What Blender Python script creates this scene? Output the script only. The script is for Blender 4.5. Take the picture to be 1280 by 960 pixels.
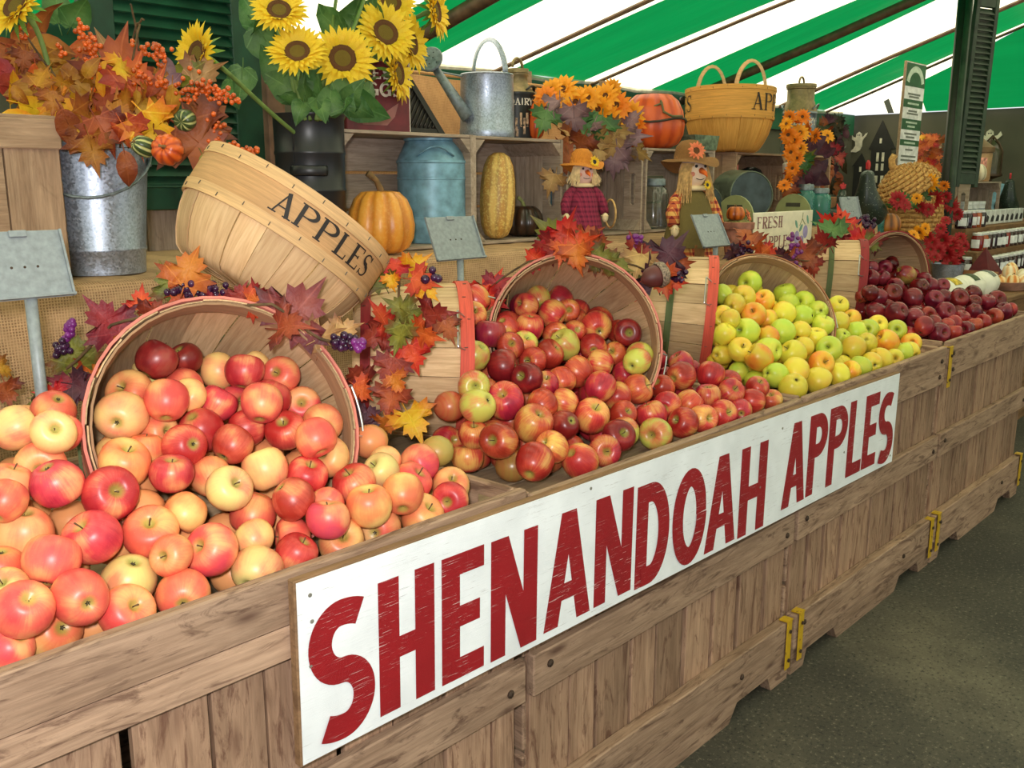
import bpy, math, random
import numpy as np
from mathutils import Vector, Matrix

for _o in list(bpy.data.objects):
    bpy.data.objects.remove(_o)
random.seed(11)
SC = bpy.context.scene
COL = SC.collection
PI = math.pi
rad = math.radians

# ------------------------------------------------------------------ camera
CAM_LOC = Vector((-1.3412, -1.1888, 1.5019))
YAW, PITCH, FPX = rad(42.7707), rad(12.1411), 1179.14
cam_d = bpy.data.cameras.new('camera')
cam = bpy.data.objects.new('camera', cam_d)
COL.objects.link(cam)
cam_d.sensor_fit = 'HORIZONTAL'
cam_d.sensor_width = 36.0
cam_d.lens = 36.0 * FPX / 1280.0
cam_d.clip_start = 0.05
cam.location = CAM_LOC
cam.rotation_euler = (PI / 2 - PITCH, 0, YAW - PI / 2)
SC.camera = cam

# ------------------------------------------------------------------ light
SC.view_settings.view_transform = 'Standard'
SC.view_settings.look = 'None'
SC.view_settings.exposure = 0.0
SC.view_settings.gamma = 1.0
SC.view_settings.use_curve_mapping = False
SC.cycles.use_denoising = True
SC.cycles.max_bounces = 8
SC.cycles.caustics_reflective = False
SC.cycles.caustics_refractive = False
SC.cycles.sample_clamp_indirect = 6.0

world = bpy.data.worlds.new('daylight_sky')
SC.world = world
world.use_nodes = True
_bg = world.node_tree.nodes['Background']
_bg.inputs['Color'].default_value = (0.93, 0.96, 1.0, 1)
_bg.inputs['Strength'].default_value = 1.0

sun_d = bpy.data.lights.new('sun', 'SUN')
sun_d.energy = 10.0
sun_d.angle = rad(0.6)
sun_d.color = (1.0, 0.95, 0.89)
sun = bpy.data.objects.new('sun', sun_d)
COL.objects.link(sun)
sun.rotation_euler = (rad(-28), rad(14), 0)     # high sun behind the tent, shining through the canopy

fl_d = bpy.data.lights.new('camera_flash', 'AREA')  # the photographer's flash, beside the lens
fl_d.shape = 'DISK'
fl_d.size = 0.09
fl_d.energy = 30.0
fl_d.color = (1.0, 0.97, 0.97)
flash = bpy.data.objects.new('camera_flash', fl_d)
COL.objects.link(flash)
flash.location = CAM_LOC + Vector((-0.05, 0.03, 0.09))
flash.rotation_euler = cam.rotation_euler

# ------------------------------------------------------------------ mesh helpers
class MB:
    """collects vertices and faces; build() links them as ONE mesh object"""
    def __init__(self):
        self.v, self.f, self.mi = [], [], []
    def add(self, vs, fs, mi=0):
        b = len(self.v)
        self.v += [tuple(p) for p in vs]
        self.f += [tuple(i + b for i in q) for q in fs]
        self.mi += [mi] * len(fs)
        return self
    def xf(self, M, start=0):
        self.v[start:] = [tuple(M @ Vector(p)) for p in self.v[start:]]
        return self
    def box(self, c, s, M=None, ch=0.0, mi=0):
        hx, hy, hz = s[0] / 2, s[1] / 2, s[2] / 2
        if ch <= 0:
            vs = [(x, y, z) for x in (-hx, hx) for y in (-hy, hy) for z in (-hz, hz)]
            fs = [(0, 1, 3, 2), (4, 6, 7, 5), (0, 4, 5, 1), (2, 3, 7, 6), (0, 2, 6, 4), (1, 5, 7, 3)]
        else:
            vs, fs = chamfer_box(s, ch)
        if M is not None:
            vs = [M @ Vector(p) for p in vs]
        return self.add([(p[0] + c[0], p[1] + c[1], p[2] + c[2]) for p in vs], fs, mi)
    def lathe(self, prof, n=24, M=None, cap0=False, cap1=False, mi=0, wob=None, a0=0.0, a1=2 * PI):
        full = abs(a1 - a0 - 2 * PI) < 1e-6
        k = n if full else n + 1
        vs = []
        for (r, z) in prof:
            for i in range(k):
                a = a0 + (a1 - a0) * i / n
                rr = r * (wob(a, z) if wob else 1.0)
                vs.append((rr * math.cos(a), rr * math.sin(a), z))
        fs = []
        for j in range(len(prof) - 1):
            for i in range(n):
                i2 = (i + 1) % k if full else i + 1
                fs.append((j * k + i, j * k + i2, (j + 1) * k + i2, (j + 1) * k + i))
        if cap0: fs.append(tuple(range(k - 1, -1, -1)))
        if cap1: fs.append(tuple((len(prof) - 1) * k + i for i in range(k)))
        if M is not None:
            vs = [M @ Vector(p) for p in vs]
        return self.add(vs, fs, mi)
    def tube(self, path, r, n=8, cap=True, mi=0, flat=None):
        """r: number or list; flat=(a,b) scales the section in its two directions"""
        P = [Vector(p) for p in path]
        m = len(P)
        R = r if isinstance(r, (list, tuple)) else [r] * m
        vs, fs = [], []
        up = None
        for i in range(m):
            t = (P[min(i + 1, m - 1)] - P[max(i - 1, 0)])
            if t.length < 1e-9: t = Vector((0, 0, 1))
            t.normalize()
            if up is None:
                up = Vector((0, 0, 1)) if abs(t.z) < 0.9 else Vector((1, 0, 0))
            a = t.cross(up)
            if a.length < 1e-6: a = t.orthogonal()
            a.normalize()
            up = a.cross(t).normalized()
            fa, fb = flat or (1, 1)
            for k in range(n):
                an = 2 * PI * k / n
                vs.append(P[i] + a * (R[i] * fa * math.cos(an)) + up * (R[i] * fb * math.sin(an)))
        for i in range(m - 1):
            for k in range(n):
                k2 = (k + 1) % n
                fs.append((i * n + k, i * n + k2, (i + 1) * n + k2, (i + 1) * n + k))
        if cap:
            fs.append(tuple(range(n - 1, -1, -1)))
            fs.append(tuple((m - 1) * n + k for k in range(n)))
        return self.add(vs, fs, mi)
    def sphere(self, c, r, n=10, m=7, mi=0):
        rx, ry, rz = r if isinstance(r, (tuple, list)) else (r, r, r)
        vs, fs = [], []
        for j in range(m + 1):
            th = PI * j / m
            for i in range(n):
                a = 2 * PI * i / n
                vs.append((c[0] + rx * math.sin(th) * math.cos(a), c[1] + ry * math.sin(th) * math.sin(a), c[2] + rz * math.cos(th)))
        for j in range(m):
            for i in range(n):
                i2 = (i + 1) % n
                fs.append((j * n + i, (j + 1) * n + i, (j + 1) * n + i2, j * n + i2))
        return self.add(vs, fs, mi)
    def prism(self, poly, t, M=None, mi=0):
        """2-D outline in local XZ, thickness t along Y"""
        n = len(poly)
        vs = [(p[0], -t / 2, p[1]) for p in poly] + [(p[0], t / 2, p[1]) for p in poly]
        fs = [tuple(range(n)), tuple(range(2 * n - 1, n - 1, -1))]
        fs += [(i, i + n, (i + 1) % n + n, (i + 1) % n) for i in range(n)]
        if M is not None:
            vs = [M @ Vector(p) for p in vs]
        return self.add(vs, fs, mi)
    def mesh(self, name, mats, smooth=False):
        me = bpy.data.meshes.new(name)
        me.from_pydata([tuple(p) for p in self.v], [], self.f)
        for mt in (mats if isinstance(mats, (list, tuple)) else [mats]):
            me.materials.append(mt)
        if any(self.mi):
            me.polygons.foreach_set('material_index', self.mi)
        if smooth:
            me.polygons.foreach_set('use_smooth', [True] * len(me.polygons))
            if smooth != True:
                me.set_sharp_from_angle(angle=rad(smooth))
        me.validate()
        me.update()
        return me
    def build(self, name, mats, parent=None, smooth=False, loc=None, rot=None):
        return link(name, self.mesh(name, mats, smooth), parent, loc, rot)

def chamfer_box(s, c):
    hx, hy, hz = s[0] / 2, s[1] / 2, s[2] / 2
    c = min(c, hx * .9, hy * .9, hz * .9)
    vs, idx = [], {}
    for sx in (-1, 1):
        for sy in (-1, 1):
            for sz in (-1, 1):
                for ax in range(3):
                    p = [sx * (hx - c), sy * (hy - c), sz * (hz - c)]
                    p[ax] += c * (sx, sy, sz)[ax]
                    idx[(sx, sy, sz, ax)] = len(vs)
                    vs.append(tuple(p))
    fs = []
    S = (-1, 1)
    for ax in range(3):
        o = [a for a in range(3) if a != ax]
        for sg in S:
            q = []
            for (a, b) in ((-1, -1), (1, -1), (1, 1), (-1, 1)):
                k = [0, 0, 0]; k[ax] = sg; k[o[0]] = a; k[o[1]] = b
                q.append(idx[(*k, ax)])
            if (sg == 1) == (ax == 1): q.reverse()
            fs.append(tuple(q))
    for ax in range(3):
        o = [a for a in range(3) if a != ax]
        for a in S:
            for b in S:
                k0 = [0, 0, 0]; k1 = [0, 0, 0]
                k0[ax], k1[ax] = -1, 1
                k0[o[0]] = k1[o[0]] = a; k0[o[1]] = k1[o[1]] = b
                fs.append((idx[(*k0, o[0])], idx[(*k1, o[0])], idx[(*k1, o[1])], idx[(*k0, o[1])]))
    for sx in S:
        for sy in S:
            for sz in S:
                fs.append(tuple(idx[(sx, sy, sz, a)] for a in range(3)))
    return vs, fs

def link(name, me, parent=None, loc=None, rot=None, scale=None):
    o = bpy.data.objects.new(name, me)
    COL.objects.link(o)
    if parent is not None: o.parent = parent
    if loc is not None: o.location = loc
    if rot is not None:
        if isinstance(rot, Matrix): o.rotation_euler = rot.to_euler()
        else: o.rotation_euler = rot
    if scale is not None: o.scale = scale if isinstance(scale, (tuple, list)) else (scale,) * 3
    return o

def tag(o, label, cat=None, group=None, kind=None):
    if label: o['label'] = label
    if cat: o['category'] = cat
    if group: o['group'] = group
    if kind: o['kind'] = kind
    return o

def thing(name, label, cat, loc=(0, 0, 0), rot=None, group=None):
    return tag(link(name, None, None, loc, rot), label, cat, group)

def struct(o, label=None, cat=None):
    o['kind'] = 'structure'
    if label: o['label'] = label
    if cat: o['category'] = cat
    return o

_bm = {}
def board(name, mat, parent, c, dims, axis='x', ch=0.003, rot=None):
    """a plank whose mesh runs along its own X; dims and centre in the parent's frame"""
    dx, dy, dz = dims
    if axis == 'x': s, r = (dx, dy, dz), (0, 0, 0)
    elif axis == 'y': s, r = (dy, dx, dz), (0, 0, PI / 2)
    else: s, r = (dz, dy, dx), (0, -PI / 2, 0)
    k = (tuple(round(q, 4) for q in s), ch, mat.name)
    if k not in _bm:
        m = MB(); m.box((0, 0, 0), s, ch=ch)
        _bm[k] = m.mesh(name, mat)
    o = link(name, _bm[k], parent, c, r)
    if rot is not None:
        o.rotation_euler = (Matrix.Rotation(rot[1], 4, rot[0]) @ Matrix.Rotation(0, 4, 'X') @ o.rotation_euler.to_matrix().to_4x4()).to_euler()
    return o

def frame(origin, zdir, xhint=(0, 0, 1)):
    """matrix whose local Z points along zdir"""
    z = Vector(zdir).normalized()
    x = Vector(xhint)
    x = (x - z * x.dot(z))
    if x.length < 1e-5: x = z.orthogonal()
    x.normalize()
    y = z.cross(x)
    M = Matrix((x, y, z)).transposed().to_4x4()
    M.translation = Vector(origin)
    return M

def place(o, M):
    o.location = M.translation
    o.rotation_euler = M.to_euler()
    return o

def azel(az, el):
    az, el = rad(az), rad(el)
    return Vector((math.cos(el) * math.cos(az), math.cos(el) * math.sin(az), math.sin(el)))

# ------------------------------------------------------------------ material helpers
def lin(c):
    """sRGB 0-255 -> linear"""
    out = []
    for q in c[:3]:
        q = q / 255.0
        out.append(q / 12.92 if q <= .04045 else ((q + .055) / 1.055) ** 2.4)
    return (*out, 1.0)

class NT:
    def __init__(self, name):
        self.m = bpy.data.materials.new(name)
        self.m.use_nodes = True
        self.t = self.m.node_tree
        self.b = self.t.nodes['Principled BSDF']
        self.out = self.t.nodes['Material Output']
    def n(self, ty, **kw):
        nd = self.t.nodes.new(ty)
        for k, v in kw.items():
            if k.startswith('i_'):
                nd.inputs[k[2:].replace('_', ' ')].default_value = v
            else:
                setattr(nd, k, v)
        return nd
    def l(self, a, b):
        self.t.links.new(a, b)
    def set(self, **kw):
        for k, v in kw.items():
            self.b.inputs[k.replace('_', ' ')].default_value = v
    def math(self, op, a, b=None, clamp=False):
        nd = self.n('ShaderNodeMath', operation=op, use_clamp=clamp)
        for i, q in enumerate((a, b)):
            if q is None: continue
            if isinstance(q, (int, float)): nd.inputs[i].default_value = q
            else: self.l(q, nd.inputs[i])
        return nd.outputs[0]
    def vmath(self, op, a, b=None):
        nd = self.n('ShaderNodeVectorMath', operation=op)
        for i, q in enumerate((a, b)):
            if q is None: continue
            if isinstance(q, (tuple, list)): nd.inputs[i].default_value = q
            else: self.l(q, nd.inputs[i])
        return nd.outputs[0]
    def mix(self, fac, a, b, blend='MIX'):
        nd = self.n('ShaderNodeMix', data_type='RGBA', blend_type=blend)
        for k, q in ((0, fac), (6, a), (7, b)):
            if isinstance(q, (int, float)): nd.inputs[k].default_value = q
            elif isinstance(q, (tuple, list)): nd.inputs[k].default_value = q
            else: self.l(q, nd.inputs[k])
        return nd.outputs[2]
    def ramp(self, fac, stops, interp='LINEAR'):
        nd = self.n('ShaderNodeValToRGB')
        cr = nd.color_ramp
        cr.interpolation = interp
        while len(cr.elements) < len(stops): cr.elements.new(0.5)
        for e, (p, c) in zip(cr.elements, stops):
            e.position = p
            e.color = c if len(c) == 4 else (*c, 1)
        self.l(fac, nd.inputs[0])
        return nd.outputs[0]
    def rng(self, v, a, b, c=0.0, d=1.0):
        nd = self.n('ShaderNodeMapRange')
        self.l(v, nd.inputs[0])
        for i, q in enumerate((a, b, c, d)): nd.inputs[i + 1].default_value = q
        return nd.outputs[0]
    def noise(self, vec, scale=5.0, detail=3.0, rough=0.5, dist=0.0):
        nd = self.n('ShaderNodeTexNoise')
        if vec is not None: self.l(vec, nd.inputs['Vector'])
        nd.inputs['Scale'].default_value = scale
        nd.inputs['Detail'].default_value = detail
        nd.inputs['Roughness'].default_value = rough
        nd.inputs['Distortion'].default_value = dist
        return nd.outputs[0]
    def voro(self, vec, scale, feature='F1', out=0):
        nd = self.n('ShaderNodeTexVoronoi', feature=feature)
        if vec is not None: self.l(vec, nd.inputs['Vector'])
        nd.inputs['Scale'].default_value = scale
        return nd.outputs[out]
    def obj(self):
        return self.n('ShaderNodeTexCoord').outputs['Object']
    def rand(self):
        return self.n('ShaderNodeObjectInfo').outputs['Random']
    def objr(self, k=23.0):
        """object coordinates shifted per object, so that copies differ"""
        r = self.math('MULTIPLY', self.rand(), k)
        c = self.n('ShaderNodeCombineXYZ')
        for i in range(3): self.l(r, c.inputs[i])
        return self.vmath('ADD', self.obj(), c.outputs[0])
    def bump(self, h, strength=0.3, dist=0.004):
        nd = self.n('ShaderNodeBump')
        nd.inputs['Strength'].default_value = strength
        nd.inputs['Distance'].default_value = dist
        self.l(h, nd.inputs['Height'])
        self.l(nd.outputs[0], self.b.inputs['Normal'])
    def color(self, c):
        if isinstance(c, (tuple, list)): self.b.inputs['Base Color'].default_value = c
        else: self.l(c, self.b.inputs['Base Color'])
        return self

MATS = {}
def cached(fn):
    def g(name, *a, **k):
        if name not in MATS: MATS[name] = fn(name, *a, **k)
        return MATS[name]
    return g

@cached
def plain(name, c, rough=0.6, metal=0.0, var=0.12, scale=20.0, bump=0.0, coat=0.0, spec=None):
    t = NT(name)
    v = t.objr()
    nz = t.noise(v, scale, 4)
    c = lin(c)
    d = tuple(q * (1 - 2.2 * var) for q in c[:3]) + (1,)
    e = tuple(min(1, q * (1 + 1.2 * var)) for q in c[:3]) + (1,)
    t.color(t.ramp(nz, [(0.3, d), (0.7, e)]))
    t.set(Roughness=rough, Metallic=metal)
    if coat: t.set(Coat_Weight=coat)
    if spec is not None: t.b.inputs['Specular IOR Level'].default_value = spec
    if bump: t.bump(nz, bump)
    return t.m

@cached
def wood(name, c1, c2, dark=None, rough=0.75, grain=1.0, var=0.22, knots=0.5, stain=0.0, sc=1.0):
    """planks run along local X"""
    t = NT(name)
    v = t.objr(31.0)
    st = t.vmath('MULTIPLY', v, (1.6 * sc, 16.0 * sc, 16.0 * sc))
    g1 = t.noise(st, 3.0, 6, 0.62, 0.8)
    st2 = t.vmath('MULTIPLY', v, (3.0 * sc, 70.0 * sc, 70.0 * sc))
    g2 = t.noise(st2, 3.0, 3, 0.6)
    blot = t.noise(t.vmath('MULTIPLY', v, (1.0, 2.2, 2.2)), 4.0 * sc, 4, 0.6, 0.5)
    col = t.ramp(g1, [(0.28, lin(c2)), (0.68, lin(c1))])
    fine = t.rng(g2, 0.25, 0.75, 0.80, 1.10)
    col = t.mix(1.0, col, fine, 'MULTIPLY')
    dk = lin(dark or tuple(q * 0.45 for q in c2))
    if stain:
        sm = t.rng(t.noise(t.vmath('MULTIPLY', v, (1.3, 7.0, 7.0)), 3.4 * sc, 6, 0.7, 2.2), 0.52, 0.64)
        col = t.mix(t.math('MULTIPLY', sm, stain), col, dk)
    if knots:
        kn = t.voro(t.vmath('MULTIPLY', v, (2.2, 7.0, 7.0)), 2.0 * sc)
        km = t.rng(kn, 0.04, 0.19, 1.0, 0.0)
        col = t.mix(t.math('MULTIPLY', km, knots), col, dk)
    val = t.math('MULTIPLY', t.rng(t.rand(), 0, 1, 1 - var, 1 + var * .5), t.rng(blot, .3, .7, .86, 1.08))
    col = t.mix(1.0, col, val, 'MULTIPLY')
    t.color(col)
    t.set(Roughness=rough)
    t.b.inputs['Specular IOR Level'].default_value = 0.3
    t.bump(t.math('ADD', g1, t.math('MULTIPLY', g2, 0.5)), 0.35 * grain, 0.003)
    return t.m

@cached
def galvanised(name, c=(150, 160, 170), rough=0.42, metal=0.75, scale=70):
    t = NT(name)
    v = t.objr()
    vo = t.voro(v, scale, out=1)
    sp = t.n('ShaderNodeSeparateColor'); t.l(vo, sp.inputs[0])
    nz = t.noise(v, 9, 4)
    f = t.math('ADD', t.math('MULTIPLY', sp.outputs[0], 0.45), t.math('MULTIPLY', nz, 0.6))
    c = lin(c)
    t.color(t.ramp(f, [(0.25, tuple(q * .68 for q in c[:3]) + (1,)), (0.8, tuple(min(1, q * 1.25) for q in c[:3]) + (1,))]))
    t.set(Metallic=metal)
    t.l(t.rng(sp.outputs[0], 0, 1, rough - .1, rough + .14), t.b.inputs['Roughness'])
    t.bump(nz, 0.08)
    return t.m

@cached
def cloth_weave(name, c1, c2, scale=260.0, rough=0.95):
    t = NT(name)
    v = t.obj()
    sx = t.n('ShaderNodeTexWave', wave_type='BANDS', bands_direction='X')
    sy = t.n('ShaderNodeTexWave', wave_type='BANDS', bands_direction='Z')
    sz = t.n('ShaderNodeTexWave', wave_type='BANDS', bands_direction='Y')
    for w in (sx, sy, sz):
        t.l(v, w.inputs['Vector'])
        w.inputs['Scale'].default_value = scale / 6.28
        w.inputs['Distortion'].default_value = 1.2
        w.inputs['Detail'].default_value = 2.0
        w.inputs['Detail Scale'].default_value = 0.6
    h = t.math('MAXIMUM', t.math('MULTIPLY', sx.outputs[1], 1.0), t.math('MAXIMUM', t.math('MULTIPLY', sy.outputs[1], .9), t.math('MULTIPLY', sz.outputs[1], .6)))
    nz = t.noise(v, 6, 4)
    n2 = t.noise(v, 120, 2)
    col = t.ramp(t.math('ADD', t.math('MULTIPLY', h, .7), t.math('MULTIPLY', n2, .35)), [(0.25, lin(c2)), (0.95, lin(c1))])
    col = t.mix(1.0, col, t.rng(nz, .3, .7, .82, 1.1), 'MULTIPLY')
    t.color(col)
    t.set(Roughness=rough)
    t.bump(h, 0.6, 0.002)
    return t.m

# ================================================================== the setting
def smooth(a, b, x):
    t = min(1, max(0, (x - a) / (b - a)))
    return t * t * (3 - 2 * t)

@cached
def concrete(name):
    t = NT(name)
    v = t.obj()
    big = t.noise(v, 0.9, 5, .6)
    mid = t.noise(v, 6, 6, .7)
    sp = t.noise(v, 75, 3, .7)
    peb = t.voro(v, 45)
    col = t.ramp(big, [(0.35, lin((50, 47, 40))), (0.55, lin((68, 64, 54))), (0.72, lin((98, 91, 75)))])
    col = t.mix(1.0, col, t.rng(mid, .3, .7, .72, 1.2), 'MULTIPLY')
    col = t.mix(t.rng(sp, .58, .70), col, lin((118, 111, 94)))
    col = t.mix(t.rng(sp, .44, .34), col, lin((30, 31, 27)))
    pit = t.math('MULTIPLY', t.rng(peb, .10, .04), t.rng(big, .45, .62))
    col = t.mix(pit, col, lin((24, 24, 20)))
    t.color(col)
    t.set(Roughness=.8)
    t.bump(sp, .5, .004)
    return t.m

m = MB()
m.box((2.0, 0, -0.05), (26, 18, 0.1))
struct(m.build('floor', concrete('concrete_floor')), 'dark speckled concrete floor of the aisle beside the crates', 'floor')

@cached
def canopy_mat(name, c, trans, streak=.1):
    t = NT(name)
    v = t.obj()
    nz = t.noise(t.vmath('MULTIPLY', v, (6, .6, 1)), 2, 3)
    c = lin(c)
    col = t.mix(1.0, c, t.rng(nz, .3, .7, 1 - streak, 1 + streak * .4), 'MULTIPLY')
    t.color(col)
    t.set(Roughness=.45)
    tr = t.n('ShaderNodeBsdfTranslucent')
    t.l(col, tr.inputs[0])
    mx = t.n('ShaderNodeMixShader')
    mx.inputs[0].default_value = trans
    t.l(t.b.outputs[0], mx.inputs[1]); t.l(tr.outputs[0], mx.inputs[2])
    t.l(mx.outputs[0], t.out.inputs[0])
    t.bump(nz, .3, .02)
    return t.m

CAN_G = canopy_mat('green_canopy', (6, 112, 56), .5)
CAN_W = canopy_mat('cream_canopy', (246, 240, 208), .62, .05)
EAVE_Y, EAVE_Z, RIDGE_Y, END_X = 3.0, 2.165, -1.6, 8.4
def can_s(x): return .255 + .10 * smooth(3.8, 6.2, x)
def can_z(x, y):
    s = can_s(x)
    d = EAVE_Y - y if y > RIDGE_Y else (EAVE_Y - RIDGE_Y) - (RIDGE_Y - y)
    w = .018 * math.sin(9 * x + 1.3 * y) * math.sin(PI * min(1, max(0, d / 4.6)))
    return EAVE_Z + d * s + w
HIP = .355 / .8
def hip_x(y):
    d = EAVE_Y - y if y > RIDGE_Y else (EAVE_Y - RIDGE_Y) - (RIDGE_Y - y)
    return END_X - HIP * d
ceil = struct(link('ceiling', None), 'green and white striped tent canopy sloping up over the stand', 'tent roof')
bounds = [-6.6, -5.8, -5.0, -4.2, -3.4, -2.6, -1.8, -1.0, -.3, .25, 1.0, 1.87, 2.46, 3.15, 3.9, 4.7, 5.75, 6.87, 7.6, 8.4]
for i in range(len(bounds) - 1):
    x0, x1 = bounds[i], bounds[i + 1]
    green = i % 2 == 1                       # the stripe from x 0.25 to 1 is green
    for side in (0, 1):
        m = MB()
        nx, ny = 5, 14
        vs, fs = [], []
        for a in range(nx + 1):
            x = x0 + (x1 - x0) * a / nx
            yl = max(RIDGE_Y, EAVE_Y - (END_X - x) / HIP)
            for b in range(ny + 1):
                y = EAVE_Y + (yl - EAVE_Y) * b / ny
                if side: y = 2 * RIDGE_Y - y
                vs.append((x, y, can_z(x, y)))
        for a in range(nx):
            for b in range(ny):
                fs.append((a * (ny + 1) + b, a * (ny + 1) + b + 1, (a + 1) * (ny + 1) + b + 1, (a + 1) * (ny + 1) + b))
        m.add(vs, fs)
        o = m.build('canopy_stripe', CAN_G if green else CAN_W, ceil, smooth=True)
# hip end: stripes run along X
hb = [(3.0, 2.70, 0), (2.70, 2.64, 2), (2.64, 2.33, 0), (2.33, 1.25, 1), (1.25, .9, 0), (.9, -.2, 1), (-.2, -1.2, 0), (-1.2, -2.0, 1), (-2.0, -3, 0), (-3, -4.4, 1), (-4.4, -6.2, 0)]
CAN_D = canopy_mat('shaded_seam_canopy', (92, 96, 80), .2)  # narrow seam stripe: its shade is put into a dark canopy colour
for (ya, yb, k) in hb:
    m = MB()
    vs, fs = [], []
    for a in range(4):
        y = ya + (yb - ya) * a / 3
        xh = hip_x(y)
        for b in range(6):
            x = END_X + (xh - END_X) * b / 5
            vs.append((x, y, EAVE_Z + (END_X - x) * .8))
    for a in range(3):
        for b in range(5):
            fs.append((a * 6 + b, a * 6 + b + 1, (a + 1) * 6 + b + 1, (a + 1) * 6 + b))
    m.add(vs, fs)
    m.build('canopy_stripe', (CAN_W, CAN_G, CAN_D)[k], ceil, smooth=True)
pole_m = plain('dark_tent_pole', (104, 80, 58), .55, 0, .2)
for (x, r) in ((3.0, .013), (3.98, .011), (6.68, .016), (7.62, .012)):
    yl = max(RIDGE_Y, EAVE_Y - (END_X - x) / HIP)
    m = MB(); m.tube([(x, EAVE_Y + (yl - EAVE_Y) * q / 8, can_z(x, EAVE_Y + (yl - EAVE_Y) * q / 8) - .02) for q in range(9)], r, 6)
    m.build('seam_cord', pole_m, ceil)
for (x, r) in ((2.04, .04), (5.12, .032)):
    m = MB(); m.tube([(x, EAVE_Y + (RIDGE_Y - EAVE_Y) * q / 8, can_z(x, EAVE_Y + (RIDGE_Y - EAVE_Y) * q / 8) - .06) for q in range(9)], r, 8)
    m.build('rafter_pole', pole_m, ceil, smooth=True)
m = MB(); m.tube([(x * .5, EAVE_Y, EAVE_Z - .01 - .012 * math.sin(x * 3)) for x in range(-13, 17)], .016, 6)
m.build('eave_rope', plain('white_rope', (225, 222, 205), .8), ceil)
# side walls of the tent, below the eave
SIDE_G = plain('green_side_wall', (22, 92, 58), .6, 0, .1, 2)
SIDE_O = plain('olive_side_wall', (86, 84, 68), .8, 0, .12, 2)
m = MB(); m.box((.9, EAVE_Y + .05, 2.06), (15, .02, .2)); val = m.build('valance', SIDE_G, ceil)
m = MB(); m.box((.9, EAVE_Y + .08, 1.0), (15.2, .02, 2.0))
struct(m.build('wall_back', SIDE_O), 'plain olive tent side wall behind the stand', 'wall')
m = MB(); m.box((END_X + .06, -1.6, 1.08), (.02, 9.4, 2.16))
struct(m.build('wall_end', SIDE_O), 'olive tent end wall hung with ghost decorations', 'wall')

# ================================================================== apple crates (bins)
W_BIN = wood('bin_wood', (188, 155, 130), (142, 112, 91), (92, 64, 52), stain=.75, var=.2, knots=.85)
W_SLAT = wood('bin_slat_wood', (186, 150, 123), (142, 110, 88), (98, 62, 48), stain=.75, var=.3, knots=.6)
W_TRAY = wood('tray_wood', (168, 146, 116), (130, 108, 84), (80, 62, 48), var=.15)
YELLOW = None
@cached
def chipped_yellow(name):
    t = NT(name)
    nz = t.noise(t.objr(), 60, 4, .7)
    t.color(t.mix(t.rng(nz, .60, .66), lin((196, 156, 26)), lin((96, 62, 34))))
    t.set(Roughness=.5)
    return t.m
YEL = chipped_yellow('chipped_yellow_paint')
RUST = plain('rusty_bolt', (78, 62, 52), .6, .6)

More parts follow.
